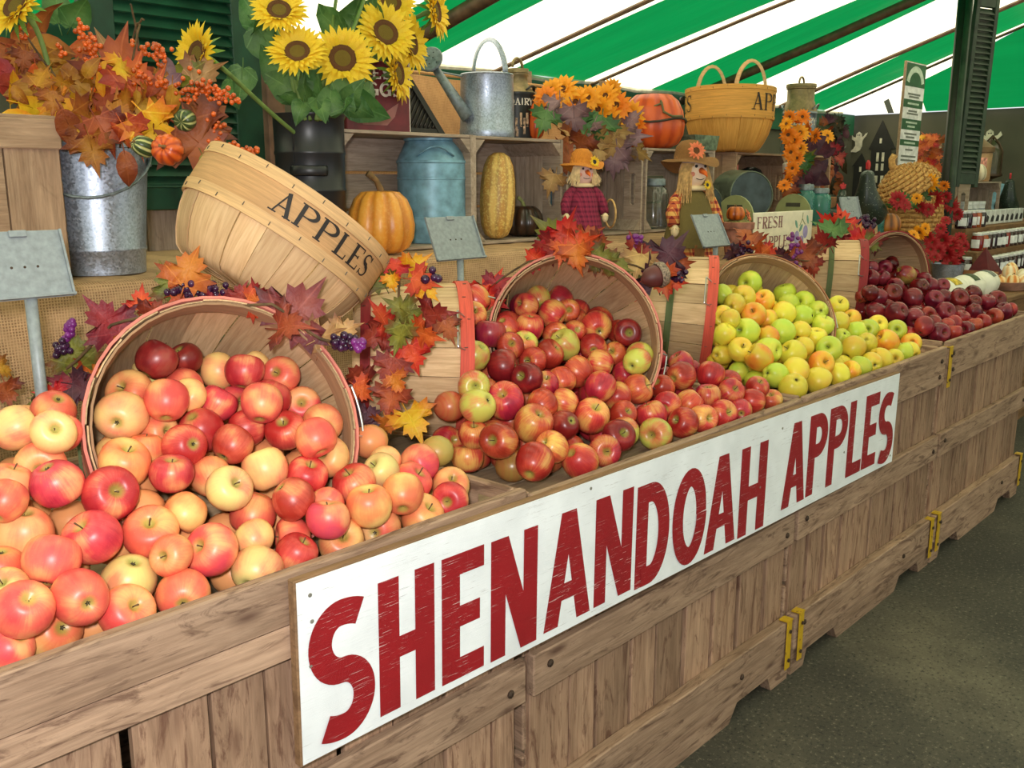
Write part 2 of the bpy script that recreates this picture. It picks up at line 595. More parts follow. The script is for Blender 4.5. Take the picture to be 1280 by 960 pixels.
def apple_bin(k, label, height, tray_z, brackets, seed):
    rnd = random.Random(seed)
    x0 = k * 1.2 + .012
    L = 1.176
    root = thing('apple_crate', label, 'crate', (x0, 0, 0), None, 'wooden apple bins in the front row')
    dep = .90
    T = .022
    # front rails stand proud of the slats
    if k < 0:       # the cracked rail: two planks with a dark split between
        board('top_rail', W_BIN, root, (L / 2, T / 2, height - .044), (L, T, .088))
        board('top_rail', W_BIN, root, (L / 2, T / 2 + .0015, height - .118), (L, T, .057), rot=('Y', .003))
    else:
        board('top_rail', W_BIN, root, (L / 2, T / 2, height - .0725), (L, T, .145))
    board('mid_rail', W_BIN, root, (L / 2, T / 2, .487), (L, T, .095))
    board('bottom_rail', W_BIN, root, (L / 2, .006, .142), (L, T + .012, .115))
    # front slats
    x = .012
    while x < L - .03:
        w = min(rnd.uniform(.085, .135), L - .012 - x)
        if w < .05: break
        board('slat', W_SLAT, root, (x + w / 2, T + .009, (height - .02 + .09) / 2), (w, .016, height - .13), 'z', .002)
        x += w + rnd.choice((.004, .007, .011, .018, .022))
    # corner posts, triangular inside
    for (px, sx) in ((.0, 1), (L, -1)):
        for (py, sy) in ((T + .018, 1), (dep - .04, -1)):
            m = MB(); z0, z1 = .1, height - .03
            tri = [(px + sx * .022, py), (px + sx * .095, py), (px + sx * .022, py + sy * .075)]
            m.add([(a, b, z0) for a, b in tri] + [(a, b, z1) for a, b in tri], [(0, 1, 2), (3, 5, 4), (0, 3, 4, 1), (1, 4, 5, 2), (2, 5, 3, 0)])
            m.build('corner_post', W_TRAY, root)
    # side and back boards
    for px in (.011, L - .011):
        for (z0, h) in ((height - .0, .16), (height - .17, .2), (height - .39, .2), (height - .60, .2)):
            board('side_board', W_BIN, root, (px, T + (dep - T) / 2, z0 - h / 2), (.02, dep - T - .02, h - .006), 'y')
    for (z0, h) in ((height, .16), (height - .17, .2), (height - .39, .2), (height - .60, .2)):
        board('back_board', W_BIN, root, (L / 2, dep - .011, z0 - h / 2), (L, .02, h - .006))
    # false floor that the apples lie on
    n = 7
    wy = (dep - .03 - T - .02) / n
    for i in range(n):
        board('tray_board', W_TRAY, root, (L / 2, T + .02 + wy * (i + .5), tray_z - .008), (L - .05, wy - .004, .016))
    # skid runners with fork openings
    for yy in (.012, dep * .5, dep - .03):
        pts = [(.0, 0), (.085, 0), (.105, .05), (.30, .05), (.335, 0), (.83, 0), (.87, .05), (1.05, .05), (1.075, 0), (L, 0), (L, .086), (0, .086)]
        m = MB(); m.prism(pts, .034)
        m.build('skid', W_BIN, root, loc=(0, yy, 0))
    board('deck_board', W_TRAY, root, (L / 2, dep / 2, .095), (L - .02, dep - .06, .016))
    for (bx, bz) in brackets:
        m = MB()
        m.box((0, 0, 0), (.03, .004, .16), ch=.0015)
        m.box((0, .012, .08), (.034, .03, .004))
        b = m.build('corner_bracket', YEL, root, loc=(bx, -.016 if bz < .3 else -.004, bz))
        b['label'] = 'chipped yellow metal corner strap'
        m = MB()
        for q in (-.05, .045):
            m = MB(); m.lathe([(.006, 0), (.006, .004), (0, .005)], 8, frame((0, -.003, q), (0, -1, 0)))
            m.build('bolt', RUST, b)
    for (bx, bz) in ((.05, height - .05), (.06, height - .115), (L - .05, height - .05), (L - .06, height - .11), (.05, .5), (L - .05, .48), (.06, .16), (L - .3, .13)):
        m = MB(); m.lathe([(.009, 0), (.009, .003), (.004, .006), (0, .006)], 8, frame((0, 0, 0), (0, -1, 0)))
        m.build('nail_head', RUST, root, loc=(bx, -.001 if bz > .3 else -.012, bz))
    return root

apple_bin(-1, 'wooden apple bin with wide cracked top rail, heaped with coral pink apples', .905, .812, [(1.155, .12)], 1)
apple_bin(0, 'wooden apple bin behind the painted word SHENANDOAH, filled with red streaked apples', .885, .85, [(1.15, .125)], 2)
apple_bin(1, 'wooden apple bin behind the painted word APPLES, filled with yellow apples', .885, .85, [(.03, .125), (1.155, .12)], 3)
apple_bin(2, 'wooden apple bin beyond the sign, filled with dark red apples', .90, .85, [(.03, .125), (.014, .80), (1.15, .13)], 4)

# ================================================================== lettering
def seg(a, b, step=.01):
    n = max(1, int(math.hypot(b[0] - a[0], b[1] - a[1]) / step))
    return [(a[0] + (b[0] - a[0]) * i / n, a[1] + (b[1] - a[1]) * i / n) for i in range(n + 1)]
def arc(cx, cy, rx, ry, a0, a1, n=18):
    return [(cx + rx * math.cos(rad(a0 + (a1 - a0) * i / n)), cy + ry * math.sin(rad(a0 + (a1 - a0) * i / n))) for i in range(n + 1)]
def strip(pts, w):
    """quads along a polyline; w number or list of half... full widths. Square ends."""
    n = len(pts)
    W = w if isinstance(w, (list, tuple)) else [w] * n
    L, R = [], []
    for i in range(n):
        a, b = pts[max(0, i - 1)], pts[min(n - 1, i + 1)]
        dx, dy = b[0] - a[0], b[1] - a[1]
        d = math.hypot(dx, dy) or 1
        nx, ny = -dy / d * W[i] / 2, dx / d * W[i] / 2
        L.append((pts[i][0] + nx, pts[i][1] + ny)); R.append((pts[i][0] - nx, pts[i][1] - ny))
    return [(R[i], R[i + 1], L[i + 1], L[i]) for i in range(n - 1)]

def block_glyph(ch, w, h, t):
    """heavy painted capitals in a w x h box; list of convex polygons"""
    q = []
    def bar(a, b, ww=t): q.extend(strip(seg(a, b, .03), ww))
    def quad(*p): q.append(tuple(p))
    if ch == 'S':
        ry1 = (h / 2 - t / 2) / 2; rx = (w - t) / 2
        up = arc(w / 2, h * .75 - t / 4, rx * 1.6, ry1, 56, 90, 8) + arc(w / 2, h * .75 - t / 4, rx, ry1, 90, 270, 22)[1:]
        lo = arc(w / 2, h * .25 + t / 4, rx, ry1, 90, -90, 22) + arc(w / 2, h * .25 + t / 4, rx * 1.6, ry1, -90, -124, 8)[1:]
        q.extend(strip(up + lo[1:], t))
    elif ch == 'H':
        bar((t / 2, 0), (t / 2, h)); bar((w - t / 2, 0), (w - t / 2, h)); bar((t / 2, h * .47), (w - t / 2, h * .47), t * .85)
    elif ch == 'E':
        bar((t / 2, 0), (t / 2, h))
        for y, ww in ((h - t * .45, w), (h * .5, w * .9), (t * .45, w)): bar((t / 2, y), (ww, y), t * .9)
    elif ch == 'N':
        bar((t * .45, 0), (t * .45, h), t * .9); bar((w - t * .45, 0), (w - t * .45, h), t * .9)
        quad((0, h), (t * 1.05, h), (w, 0), (w - t * 1.05, 0))
    elif ch == 'A':
        tt = t * 1.0
        quad((0, 0), (tt, 0), (w / 2 + tt * .42, h), (w / 2 - tt * .52, h))
        quad((w - tt, 0), (w, 0), (w / 2 + tt * .52, h), (w / 2 - tt * .42, h))
        quad((w * .2, h * .22), (w * .8, h * .22), (w * .74, h * .22 + t * .8), (w * .26, h * .22 + t * .8))
    elif ch == 'D':
        bar((t / 2, 0), (t / 2, h))
        q.extend(strip([(t * .5, h - t / 2)] + arc(w * .42, h / 2, w * .58 - t / 2, h / 2 - t / 2, 90, -90, 26) + [(t * .5, t / 2)], t))
    elif ch == 'O':
        q.extend(strip(arc(w / 2, h / 2, (w - t) / 2, (h - t) / 2, 0, 360, 40), t))
    elif ch == 'P':
        bar((t / 2, 0), (t / 2, h))
        q.extend(strip([(t * .5, h - t * .45)] + arc(w * .48, h * .73, w * .52 - t / 2, h * .27 - t * .45, 90, -90, 20) + [(t * .5, h * .46 + t * .45)], t * .9))
    elif ch == 'L':
        bar((t / 2, 0), (t / 2, h)); bar((t / 2, t * .45), (w, t * .45), t * .9)
    return q

def serif_glyph(ch, w, h, t, s):
    """roman capitals: thick strokes t, thin strokes s"""
    q = []
    def st(a, b, ww): q.extend(strip(seg(a, b, .006), ww))
    def foot(x, y, ln): st((x - ln / 2, y), (x + ln / 2, y), s)
    f = min(t * 2.1, w * .42)
    if ch == 'A':
        st((w * .12, 0), (w * .5, h), s * 1.2); st((w * .86, 0), (w * .47, h), t); st((w * .24, h * .34), (w * .74, h * .34), s)
        foot(w * .12, s / 2, f); foot(w * .86, s / 2, f)
    elif ch in 'PR':
        st((t, 0), (t, h), t); foot(t, s / 2, f); st((0, h - s / 2), (w * .5, h - s / 2), s)
        a = arc(w * .5, h * .74, w * .42, h * .26 - s / 2, 90, -90, 14)
        q.extend(strip(a, [s + (t - s) * math.sin(PI * i / 14) for i in range(15)]))
        st((t, h * .48 + s / 2), (w * .5, h * .48 + s / 2), s)
        if ch == 'R': st((w * .45, h * .48), (w * .92, 0), t); foot(w * .9, s / 2, t * 1.2)
    elif ch in 'LEF':
        st((t, 0), (t, h), t); foot(t, h - s / 2, f)
        if ch in 'EF':
            st((0, h - s / 2), (w * .9, h - s / 2), s); st((w * .9, h), (w * .9, h * .80), s)
            st((t, h * .52), (w * .66, h * .52), s); st((w * .66, h * .6), (w * .66, h * .44), s)
        if ch in 'LE':
            st((0, s / 2), (w * .92, s / 2), s); st((w * .93, 0), (w * .93, h * .24), s)
        else: foot(t, s / 2, f)
    elif ch == 'S':
        ry = h / 4; rx = w * .40
        p = arc(w / 2, h * .75, rx, ry - s / 2, 25, 270, 16) + arc(w / 2, h * .25, rx, ry - s / 2, 90, -155, 16)[1:]
        n = len(p) - 1
        q.extend(strip(p, [s + (t - s) * math.exp(-((i / n - .5) / .2) ** 2) for i in range(n + 1)]))
        st((w * .86, h), (w * .86, h * .76), s); st((w * .12, 0), (w * .12, h * .24), s)
    elif ch == 'H':
        for x in (t, w - t):
            st((x, 0), (x, h), t); foot(x, s / 2, f); foot(x, h - s / 2, f)
        st((t, h * .5), (w - t, h * .5), s)
    elif ch == 'G':
        a = arc(w / 2, h / 2, w * .42, h / 2 - s / 2, 40, 330, 20)
        q.extend(strip(a, [s + (t - s) * math.sin(PI * i / 20) for i in range(21)])); st((w * .85, h * .05), (w * .85, h * .45), t); st((w * .6, h * .45), (w, h * .45), s)
    elif ch == 'D':
        st((t, 0), (t, h), t)
        a = arc(w * .4, h / 2, w * .5, h / 2 - s / 2, 90, -90, 16)
        q.extend(strip([(0, h - s / 2)] + a + [(0, s / 2)], [s] + [s + (t - s) * math.sin(PI * i / 16) for i in range(17)] + [s]))
    elif ch == 'I':
        st((w / 2, 0), (w / 2, h), t); foot(w / 2, s / 2, f); foot(w / 2, h - s / 2, f)
    elif ch == 'Y':
        st((w / 2, 0), (w / 2, h * .45), t); st((w * .05, h), (w / 2, h * .45), t); st((w * .95, h), (w / 2, h * .45), s); foot(w / 2, s / 2, f); foot(w * .08, h - s / 2, f); foot(w * .92, h - s / 2, f)
    return q

def letters(parent, text, spans, h, mat, to3d, style='block', t=.042, s=.01, name='letter'):
    """one mesh per letter; to3d maps (u, v) on the face to a local point"""
    out = []
    for ch, (u0, u1, v0) in zip(text, spans):
        w = u1 - u0
        polys = block_glyph(ch, w, h, t) if style == 'block' else serif_glyph(ch, w, h, t, s)
        m = MB()
        for i, pl in enumerate(polys):      # strokes overlap like brush strokes, each a hair above the last
            m.add([to3d(u0 + p[0], v0 + p[1], i * 4e-5) for p in pl], [tuple(range(len(pl)))])
        out.append(m.build(name, mat, parent))
    return out

# ================================================================== the painted sign
@cached
def sign_paint(name, c, under, wear, sc=1.0):
    t = NT(name)
    v = t.obj()
    st = t.noise(t.vmath('MULTIPLY', v, (5.0, 150, 150)), 3.0, 5, .7)
    ch = t.noise(t.vmath('MULTIPLY', v, (1, 2, 2)), 60, 4, .75)
    pt = t.noise(v, 5, 3)
    g = t.math('MULTIPLY', t.rng(st, 1 - wear, 1 - wear + .06), t.rng(pt, .38, .6))
    g = t.math('MAXIMUM', g, t.rng(ch, 1.02 - wear * .75, 1.05 - wear * .75))
    col = t.mix(g, t.mix(1.0, lin(c), t.rng(t.noise(v, 9, 4), .3, .7, .9, 1.06), 'MULTIPLY'), lin(under))
    t.color(col)
    t.set(Roughness=.55)
    t.bump(st, .25, .002)
    return t.m
SIGN_W = sign_paint('white_sign_paint', (239, 242, 247), (172, 168, 170), .39)
SIGN_R = sign_paint('red_sign_paint', (150, 20, 28), (236, 226, 226), .395)
PLY = wood('plywood_edge', (150, 116, 84), (104, 76, 54), knots=0)
NAILG = plain('grey_nail', (150, 146, 136), .5, .4)
sgn = thing('painted_sign', 'long white board sign painted SHENANDOAH APPLES in red capitals', 'sign', (-.573, -.0105, .897), (0, rad(.734), 0))
m = MB(); m.box((1.223, 0, -.160), (2.446, .017, .320), ch=.0015)
m.build('sign_board', PLY, sgn)
m = MB(); m.box((1.223, -.0092, -.160), (2.438, .0014, .3125))
m.build('white_face', SIGN_W, sgn)
SPANS = [(.02, .152), (.163, .291), (.309, .418), (.437, .571), (.593, .747), (.76, .897), (.912, 1.047), (1.061, 1.213), (1.213, 1.366), (1.38, 1.522), (1.622, 1.766), (1.774, 1.900), (1.908, 2.042), (2.052, 2.165), (2.172, 2.283), (2.288, 2.424)]
VB = [-.303, -.30, -.301, -.303, -.299, -.298, -.305, -.308, -.305, -.309, -.29, -.288, -.288, -.29, -.29, -.304]
letters(sgn, 'SHENANDOAHAPPLES', [(a, b, v) for (a, b), v in zip(SPANS, VB)], .247, SIGN_R, lambda u, v, d: (u, -.0104 - d, v), 'block', .046)
for (u, v) in ((.028, -.03), (.03, -.075), (.025, -.15), (.09, -.29), (1.60, -.045), (.74, -.02), (1.49, -.19), (2.03, -.2), (2.42, -.29)):
    m = MB(); m.lathe([(.0036, 0), (.0036, .0012), (0, .0016)], 8, frame((u, -.0099, v), (0, -1, 0)))
    m.build('nail', NAILG, sgn)

# ================================================================== bushel baskets
@cached
def band_wood(name, c):
    """bent veneer: the grain runs round the hoop"""
    t = NT(name)
    v = t.objr(31.0)
    st = t.noise(t.vmath('MULTIPLY', v, (3.0, 3.0, 90.0)), 2.0, 5, .6, .4)
    fi = t.noise(t.vmath('MULTIPLY', v, (10.0, 10.0, 300.0)), 2.0, 3, .6)
    col = t.ramp(st, [(.3, lin(tuple(q * .84 for q in c))), (.7, lin(c))])
    col = t.mix(1.0, col, t.rng(fi, .3, .7, .88, 1.08), 'MULTIPLY')
    t.color(col); t.set(Roughness=.65)
    t.b.inputs['Specular IOR Level'].default_value = .3
    t.bump(st, .2, .002)
    return t.m
def hoop_mat(name, c):
    return band_wood(name, c)
W_HOOP_N = band_wood('natural_hoop_wood', (222, 178, 126))
RED_H = hoop_mat('coral_red_hoop', (226, 92, 74))
PINK_H = hoop_mat('faded_pink_hoop', (224, 132, 118))
MAR_H = hoop_mat('maroon_hoop', (150, 44, 48))
GRN_H = hoop_mat('green_hoop', (92, 104, 64))
BRN_H = hoop_mat('brown_hoop', (170, 112, 78))
INNER_H = band_wood('inner_hoop_wood', (170, 130, 98))
WIRE = plain('bright_wire', (190, 190, 190), .3, .9)
STAPLE = plain('staple_steel', (90, 84, 76), .4, .8)
INK = plain('black_ink', (34, 26, 22), .7)

def hoop(parent, name, mat, prof_r, z0, z1, th, n=40, off=0.0, gap=None):
    """a flat wooden band: prof_r(z) gives the radius it lies on"""
    m = MB()
    pr = [(prof_r(z0) + off, z0), (prof_r(z1) + off, z1), (prof_r(z1) + off + th, z1), (prof_r(z0) + off + th, z0), (prof_r(z0) + off, z0)]
    m.lathe(pr, n)
    return m.build(name, mat, parent, smooth=35)

def stave_mesh(prof, n_st, th, overlap, wmat, odd):
    """one stave: a strip that runs from the middle of the bottom up the side"""
    m = MB()
    vs, fs = [], []
    half = PI / n_st * overlap
    o = .0030 if odd else 0.0
    K = 3
    for (r, z, nr, nz) in prof:
        for side in (0, 1):
            for k in range(K + 1):
                a = -half + 2 * half * k / K
                d = o + (th if side else 0)
                rr = max(0.002, r + nr * d)
                vs.append((rr * math.cos(a), rr * math.sin(a), z + nz * d))
    s = 2 * (K + 1)
    for i in range(len(prof) - 1):
        b0, b1 = i * s, (i + 1) * s
        for k in range(K):
            fs.append((b0 + k, b1 + k, b1 + k + 1, b0 + k + 1))
            fs.append((b0 + K + 1 + k, b0 + K + 2 + k, b1 + K + 2 + k, b1 + K + 1 + k))
        fs.append((b0, b0 + K + 1, b1 + K + 1, b1))
        fs.append((b0 + K, b1 + K, b1 + s - 1, b0 + s - 1))
    e = (len(prof) - 1) * s
    for k in range(K):
        fs.append((e + k, e + K + 1 + k, e + K + 2 + k, e + k + 1))
    m.add(vs, fs)
    # grain runs along local X: the wood material uses X, and the stave lies along X on the bottom and Z on the side
    return m.mesh('stave', wmat, smooth=40)

@cached
def stave_wood(name, c1, c2, var=.16):
    t = NT(name)
    v = t.objr(31.0)
    st = t.noise(t.vmath('MULTIPLY', v, (5.0, 60, 5.0)), 2.2, 5, .6, .6)
    col = t.ramp(st, [(.3, lin(c2)), (.7, lin(c1))])
    bl = t.noise(v, 6, 3)
    val = t.math('MULTIPLY', t.rng(t.rand(), 0, 1, 1 - var, 1 + var * .4), t.rng(bl, .3, .7, .9, 1.06))
    t.color(t.mix(1.0, col, val, 'MULTIPLY'))
    t.set(Roughness=.7)
    t.b.inputs['Specular IOR Level'].default_value = .3
    t.bump(st, .25, .002)
    return t.m
ST_OLD = stave_wood('old_stave', (226, 192, 150), (190, 152, 112), .30)
ST_NEW = stave_wood('new_stave', (228, 190, 146), (198, 156, 112), .34)
ST_GOLD = stave_wood('gold_stave', (228, 170, 86), (200, 138, 60), .12)

_stv = {}
def basket(label, mouth, axis, r1=.225, r0=.165, H=.29, n=18, staves=ST_OLD, hoops=(), roll=0.0, bulge=.012, handles=True, group=None, xh=(0, 0, 1), nm='bushel_basket'):
    """mouth: centre of the opening; axis: direction the opening faces"""
    axis = Vector(axis).normalized()
    M = frame(Vector(mouth) - axis * H, axis, xh) @ Matrix.Rotation(rad(roll), 4, 'Z')
    root = thing(nm, label, 'basket', (0, 0, 0), None, group)
    place(root, M)
    def pr(z):
        u = min(1, max(0, z / H))
        return r0 + (r1 - r0) * u + bulge * math.sin(PI * u ** .8)
    key = (r1, r0, H, n, staves.name, bulge)
    if key not in _stv:
        prof = [(.004, .0, 0, -1), (r0 * .5, .0, 0, -1), (r0 - .008, .0, .2, -.95)]
        for i in range(9):
            z = .006 + (H - .006) * i / 8
            prof.append((pr(z), z, .97, -.15))
        _stv[key] = [stave_mesh(prof, n, .0028, .972, staves, od) for od in (0, 1)]
    for i in range(n):
        link('stave', _stv[key][i % 2], root, None, (0, 0, 2 * PI * i / n))
    m = MB(); m.lathe([(0, .004), (r0 * .93, .004), (r0 * .93, .008), (0, .008)], 24); m.build('bottom_disc', staves, root)
    for (z0, z1, mat_, nmh) in hoops:
        hoop(root, nmh, mat_, pr, z0, z1, .005, off=.0062)
        if z1 > H - .05:
            hoop(root, 'inner_hoop', INNER_H, pr, z0, z1, -.004, off=-.0012)
        m = MB()
        for k in range(n):
            a = 2 * PI * (k + .5) / n
            zc = (z0 + z1) / 2 + (.004 if k % 2 else -.004)
            r = pr(zc) + .0115
            m.box((r * math.cos(a), r * math.sin(a), zc), (.0016, .0016, .008), None)
        m.build('staple', STAPLE, root)['kind'] = 'stuff'
    if handles:
        for sg in (0, 1):
            a0 = sg * PI
            r = r1 + .012
            m = MB()
            pts = []
            for q in (-1, -.96, -.9, -.5, 0, .5, .9, .96, 1):
                an = a0 + q * .20
                out = 0.0 if abs(q) > .97 else .028
                zz = H - .022 - (0.02 if abs(q) < .97 else 0) 
                pts.append(((r + out) * math.cos(an), (r + out) * math.sin(an), zz))
            m.tube(pts, .0022, 6)
            m.build('wire_handle', WIRE, root)
    return root, pr, M

HB = lambda top, mid=None, bot=None, H=.29: [(H - .032, H + .001, top, 'rim_hoop')] + ([(H * .42, H * .42 + .022, mid, 'middle_hoop')] if mid else []) + ([(.012, .036, bot, 'base_hoop')] if bot else [])
G_B = 'bushel baskets lying in the apple bins'
basket('pink rimmed bushel basket on its side spilling coral pink apples', (-.5, .26, 1.08), azel(-100, 25), r1=.232, r0=.172, hoops=HB(PINK_H, GRN_H, PINK_H), roll=90, group=G_B)
basket('red rimmed bushel basket on its side under hanging leaves, opening towards red apples', (.305, .5, 1.052), azel(-38, -3), r1=.195, r0=.15, H=.275, hoops=HB(RED_H, None, MAR_H, .275), roll=60, group=G_B)
basket('bushel basket on its side spilling red streaked apples below the scarecrow in maroon', (.536, .319, 1.097), azel(-123.3, 17.8), hoops=HB(PINK_H, GRN_H, PINK_H), roll=70, group=G_B)
basket('red rimmed bushel basket with green hoop lying below the plaid scarecrow', (1.48, .49, 1.05), azel(-56, -4), r1=.195, r0=.15, H=.275, hoops=HB(RED_H, GRN_H, RED_H, .275), roll=62, group=G_B)
basket('brown rimmed bushel basket on its side spilling yellow apples', (1.64, .345, 1.06), azel(-123, 36), hoops=HB(BRN_H, GRN_H, BRN_H), roll=90, group=G_B)
basket('bushel basket with dark red rim lying beside the yellow apples', (2.74, .5, 1.05), azel(-61, -3), r1=.195, r0=.15, H=.275, hoops=HB(MAR_H, GRN_H, RED_H, .275), roll=62, group=G_B)
basket('bushel basket on its side spilling dark red apples', (2.942, .44, 1.05), azel(-111.9, 1.3), hoops=HB(MAR_H, MAR_H, RED_H), roll=90, group=G_B)

# the tilted natural basket printed APPLES
CR = Vector((math.sin(YAW), -math.cos(YAW), 0)); CF = Vector((math.cos(YAW) * math.cos(PITCH), math.sin(YAW) * math.cos(PITCH), -math.sin(PITCH))); CU = CR.cross(CF)
def wrap_text(root, pr, text, phi0, z0, h, w, gap, t, s, mat_, zoff=.0095, sgn_=1):
    """text round the outside of a basket band, letters upright towards the rim"""
    rr = pr(z0 + h / 2) + zoff
    u = 0; spans = []
    for ch in text:
        ww = {'I': .5, 'L': .8, 'E': .82, 'S': .72, 'F': .8}.get(ch, 1) * w
        spans.append((u, u + ww, 0)); u += ww + gap
    def to3(a, b, d):
        z = z0 + b
        R = pr(z) + zoff + d * .5
        ph = phi0 + sgn_ * a / rr
        return (R * math.cos(ph), R * math.sin(ph), z)
    letters(root, text, spans, h, mat_, to3, 'serif', t, s)
ax = (CR * .512 + CU * .86).normalized() * .990 + CF * .14
AB, ABpr, ABM = basket('tilted natural wood basket printed APPLES, mouth up to the side', CAM_LOC + (CF + CR * (376 - 640) / FPX - CU * (258 - 480) / FPX) * 2.05, ax, r1=.213, r0=.158, H=.218, n=22, staves=ST_NEW,
    hoops=[(.194, .219, W_HOOP_N, 'rim_hoop'), (.108, .132, W_HOOP_N, 'lower_hoop')], bulge=.024, handles=False, xh=-CF)
m = MB()
hoop(AB, 'printed_band', band_wood('printed_band_wood', (206, 158, 108)), ABpr, .128, .198, .0022, 64, off=.0064)
wrap_text(AB, ABpr, 'APPLES', rad(4), .140, .048, .043, .006, .0085, .0028, INK)

# ================================================================== apples
def apple_mesh(name, mat_, hs, taper, lobes, seed, n=22, prof_n=None):
    rnd = random.Random(seed)
    prof = [(.0, .60), (.07, .62), (.14, .70), (.22, .80), (.34, .88), (.50, .91), (.68, .86), (.84, .70), (.95, .45), (1.0, .14), (.985, -.16), (.92, -.45), (.80, -.68), (.64, -.84), (.48, -.915), (.34, -.92), (.22, -.88), (.12, -.82), (0, -.78)]
    ph = rnd.uniform(0, 6)
    el = rnd.uniform(-.05, .05)
    lean = rnd.uniform(-.06, .06)
    m = MB()
    vs = []
    for (r, z) in prof:
        for i in range(n):
            a = 2 * PI * i / n
            rr = r * (1 - taper * max(0, -z)) * (1 + el * math.cos(2 * a + ph))
            zz = z * hs
            if lobes:
                rr *= 1 + .025 * math.cos(5 * a + ph) * max(0, -z)
                zz -= .05 * math.cos(5 * a + ph) * max(0, -z) ** 2 * min(1, r * 2)
            x = rr * math.cos(a) + lean * zz
            vs.append((x, rr * math.sin(a), zz))
    fs = []
    for j in range(len(prof) - 1):
        for i in range(n):
            i2 = (i + 1) % n
            fs.append((j * n + i, (j + 1) * n + i, (j + 1) * n + i2, j * n + i2))
    m.add(vs, fs)
    return m.mesh(name, mat_, smooth=True)

@cached
def apple_skin(name, ground, blush, deep, amount, streak=.4, spot=.5, hue=.012, cav=(150, 150, 70), cavr=.34, rough=.3):
    """ground colour with a blush on one side, streaks along the meridians and pale dots"""
    t = NT(name)
    o = t.obj()
    rv = t.rand()
    shift = t.n('ShaderNodeCombineXYZ')
    for i, k in enumerate((17.0, 29.0, 41.0)): t.l(t.math('MULTIPLY', rv, k), shift.inputs[i])
    p = t.vmath('ADD', o, shift.outputs[0])
    low = t.noise(p, .75, 1, .5)
    mid = t.noise(p, 2.6, 4, .6)
    flat = t.vmath('NORMALIZE', t.vmath('MULTIPLY', o, (1, 1, .02)))
    sv = t.vmath('ADD', t.vmath('MULTIPLY', flat, (1, 1, 0)), t.vmath('MULTIPLY', o, (0, 0, .10)))
    stn = t.noise(t.vmath('ADD', sv, shift.outputs[0]), 9.0, 4, .65)
    f = t.math('ADD', t.rng(low, .32, .68, -.45, .45), amount)
    f = t.math('ADD', f, t.math('MULTIPLY', t.math('SUBTRACT', mid, .5), .5))
    f = t.math('ADD', f, t.math('MULTIPLY', t.math('SUBTRACT', stn, .5), streak * 2))
    f = t.math('ADD', f, t.math('MULTIPLY', t.math('SUBTRACT', rv, .5), .3), True)
    col = t.mix(t.rng(f, .12, .62), lin(ground), lin(blush))
    col = t.mix(t.rng(f, .62, 1.05), col, lin(deep))
    # stem cavity
    sp = t.n('ShaderNodeSeparateXYZ'); t.l(o, sp.inputs[0])
    r2 = t.math('ADD', t.math('POWER', sp.outputs[0], 2), t.math('POWER', sp.outputs[1], 2))
    r = t.math('SQRT', r2)
    cf = t.math('MULTIPLY', t.rng(t.math('ADD', r, t.math('MULTIPLY', t.math('SUBTRACT', stn, .5), .25)), cavr * .45, cavr, 1, 0), .75)
    col = t.mix(cf, col, lin(cav))
    # lenticels
    d = t.voro(p, 13)
    dm = t.math('MULTIPLY', t.rng(d, .05, .09, 1, 0), spot)
    col = t.mix(dm, col, tuple(min(1, q * 1.6 + .06) for q in lin(ground)[:3]) + (1,))
    hs = t.n('ShaderNodeHueSaturation')
    t.l(t.rng(rv, 0, 1, .5 - hue, .5 + hue), hs.inputs['Hue'])
    t.l(t.rng(t.math('FRACT', t.math('MULTIPLY', rv, 7.13)), 0, 1, .84, 1.1), hs.inputs['Value'])
    t.l(col, hs.inputs['Color'])
    t.color(hs.outputs[0])
    t.set(Roughness=rough)
    t.b.inputs['Specular IOR Level'].default_value = .45
    return t.m

STEM = plain('apple_stem', (92, 66, 40), .8)
CALYX = plain('apple_calyx', (66, 56, 38), .9)
sm = MB(); sm.tube([(0, 0, .55), (.015, .01, .78), (.06, .02, 1.02)], [.028, .024, .036], 6)
STEM_ME = sm.mesh('stem', STEM, smooth=True)
cm = MB()
for k in range(5):
    a = 2 * PI * k / 5
    cm.tube([(.03 * math.cos(a), .03 * math.sin(a), -.79), (.07 * math.cos(a), .07 * math.sin(a), -.83), (.10 * math.cos(a + .3), .10 * math.sin(a + .3), -.87)], [.03, .025, .004], 5)
CALYX_ME = cm.mesh('calyx', CALYX, smooth=True)

